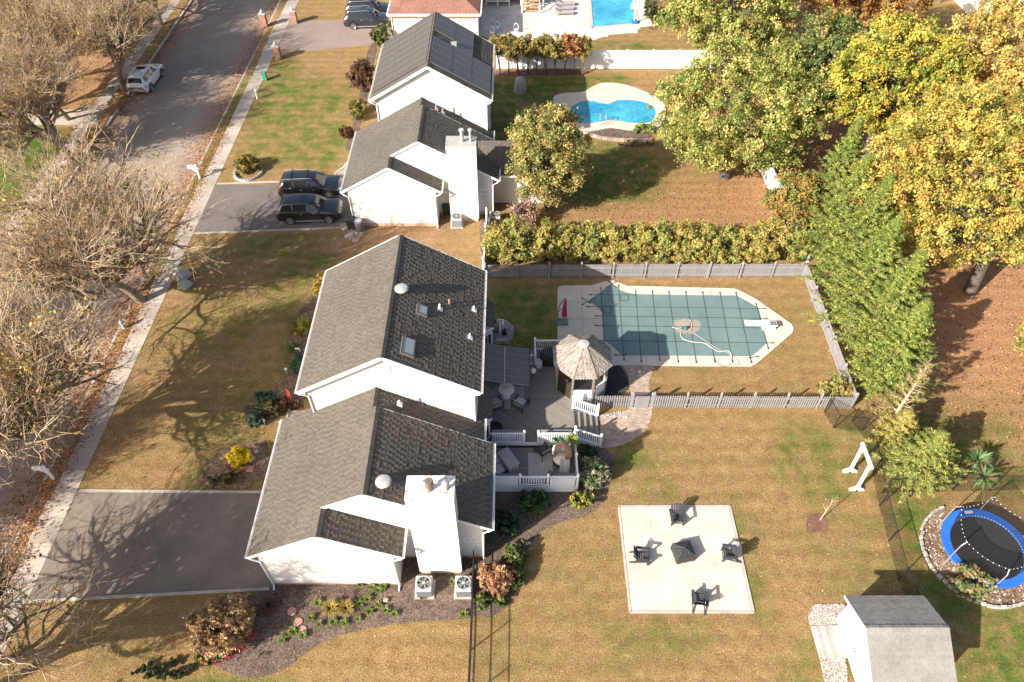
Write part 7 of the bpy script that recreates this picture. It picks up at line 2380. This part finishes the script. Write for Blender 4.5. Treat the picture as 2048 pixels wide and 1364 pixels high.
# palm-like pot plants on the lower deck
def palm(label, loc, r, h, n, P, pot=.18, name='potted_palm'):
    t_ = thing(name, label, 'potted plant', loc, 0, 'potted plants on the lower deck')
    l = Vector(loc)
    MB().lathe([(pot * .75, 0), (pot, .28), (pot * 1.06, .3), (pot * .9, .31)], l, 14).build('pot', M['darktin'], t_)
    MB().tube([l + Vector((0, 0, .28)), l + Vector((.02, .02, h * .6))], [.04, .025], 6).build('stem', M['bark2'], t_)
    q = MB()
    for i in range(n):
        a = rnd(0, 6.28); el = rnd(-.2, 1.1)
        d = Vector((math.cos(a) * math.cos(el), math.sin(a) * math.cos(el), math.sin(el)))
        s = Vector((-math.sin(a), math.cos(a), 0)) * r * .075
        o_ = Vector((.02, .02, h * rnd(.45, .62)))
        A, B, Cc = o_, o_ + d * r * .55 + Vector((0, 0, .05)), o_ + d * r * rnd(.85, 1.1) - Vector((0, 0, .12 * r))
        col = tuple(P[random.randrange(len(P))] * rnd(.75, 1.2))
        q.face([A - s * .4, A + s * .4, B + s, B - s], col); q.face([B - s, B + s, Cc], col)
    link('fronds', q.mesh('fronds', M['leaf']), t_)
    return t_
palm('tall bright green potted palm in the corner of the lower deck', (3.35, 23.35, ZL), .55, 1.9, 70, pal('#a8b848', '#8fa83c', '#c0c060'))
palm('dark green broad-leaved pot plant behind the egg chair', (2.6, 23.55, ZL), .5, 1.1, 30, pal('#2f7a4a', '#3f8a58', '#2a6a44'))
palm('spiky dark pot plant at the near rail of the lower deck', (2.1, 21.6, ZL), .3, .6, 26, pal('#3f5a44', '#4f6a50'), .12)
palm('grey-green agave pot plant at the near rail of the lower deck', (2.65, 21.6, ZL), .35, .5, 22, pal('#6f9080', '#7fa08c'), .16)
for k, (x, y) in enumerate(((1935, 945), (1945, 978))):
    palm(['feathery sumac plant right of the small conifer, farther of two', 'feathery sumac plant right of the small conifer, nearer of two'][k], tuple(G(x, y)), .85, 2.2, 46, pal('#6f9a58', '#84a868', '#a07a50', '#5f8a4a'), .05, 'sumac_plant')['group'] = 'sumac plants'
# flower basket on the gazebo sill
fb_ = thing('flower_basket', 'small pot of pink and white flowers on the gazebo sill', 'flower pot', (4.85, 26.85, 1.8))
C = RNG.normal(size=(90, 3)) * np.array([.09, .09, .06]) + np.array([0, 0, .16])
K = pal('#d04a7a', '#e8e0e0', '#c03060', '#5a8040')[RNG.integers(0, 4, 90)]
link('blossoms', leaf_mesh('blossoms', C, RNG.normal(size=C.shape) + np.array([0, 0, 1]), np.full(90, .04), K, M['leaf']), fb_)
MB().lathe([(.07, 0), (.1, .12), (.1, .14)], (0, 0, 0), 10).build('pot', M['terracotta'], fb_, world=False)
# planter ring round the golden shrub on the second lawn
pr = thing('stone_planter', 'pale curved stone edging round the golden shrub on the second lawn', 'planter', G(497, 345))
c0 = G(497, 345)
for k in range(20):
    a = R(150 + 250 * k / 19)
    c = c0 + Vector((1.1 * math.cos(a), 1.25 * math.sin(a), 0))
    MB().beam(c + Vector((-.17 * -math.sin(a), -.17 * math.cos(a) * 1.1, .1)), c + Vector((.17 * -math.sin(a), .17 * math.cos(a) * 1.1, .1)), .18, .22, rnd(.85, 1.15)).build('stone', M['stone'], pr)

# ---------------- fallen leaves, too many to count
def litter(name, label, n, fx, P, size=.06, z=.012):
    xy = fx(n)
    C = np.concatenate([xy, np.full((len(xy), 1), z) + RNG.uniform(0, .02, size=(len(xy), 1))], 1)
    K = P[RNG.integers(0, len(P), len(xy))] * RNG.uniform(.6, 1.25, size=(len(xy), 1))
    me_ = leaf_mesh(name, C, np.array([0, 0, 1.]) + RNG.normal(size=C.shape) * .25, size * RNG.uniform(.6, 1.5, size=len(xy)), np.clip(K, 0, 1), M['litter'])
    o = link(name, me_)
    tag(o, label, 'leaves', kind='stuff')
litP = pal('#b8763c', '#c98a50', '#a0602f', '#d8a468', '#8a5530')
litter('fallen_leaves', 'orange fallen leaves along the right kerb of the street', 9000, lambda n: np.stack([ROAD_R - np.abs(RNG.normal(size=n)) * .9, RNG.uniform(8, 90, n)], 1), litP, .055, -.125)
litter('fallen_leaves', 'orange fallen leaves along the left kerb of the street', 5000, lambda n: np.stack([ROAD_L + .05 + np.abs(RNG.normal(size=n)) * .8, RNG.uniform(30, 90, n)], 1), litP, .055, -.125)
litter('fallen_leaves', 'brown fallen leaves in the planting strip and on the sidewalk', 7000, lambda n: np.stack([RNG.normal(-25.9, .5, n), RNG.uniform(8, 60, n)], 1), litP, .055, .024)
litter('fallen_leaves', 'brown fallen leaves under the golden trees', 16000, lambda n: np.stack([RNG.uniform(23, 45, n), RNG.uniform(24, 62, n)], 1), litP, .07)
litter('fallen_leaves', 'scattered fallen leaves on the lawns', 7000, lambda n: np.stack([RNG.uniform(-24, 22, n), RNG.uniform(6, 68, n)], 1), pal('#d8b070', '#c09050', '#e0c890', '#a0703c'), .04)
litter('fallen_leaves', 'fallen leaves on the second lawn under the maple', 5000, lambda n: np.stack([RNG.uniform(6, 21, n), RNG.uniform(41, 50, n)], 1), litP, .05)
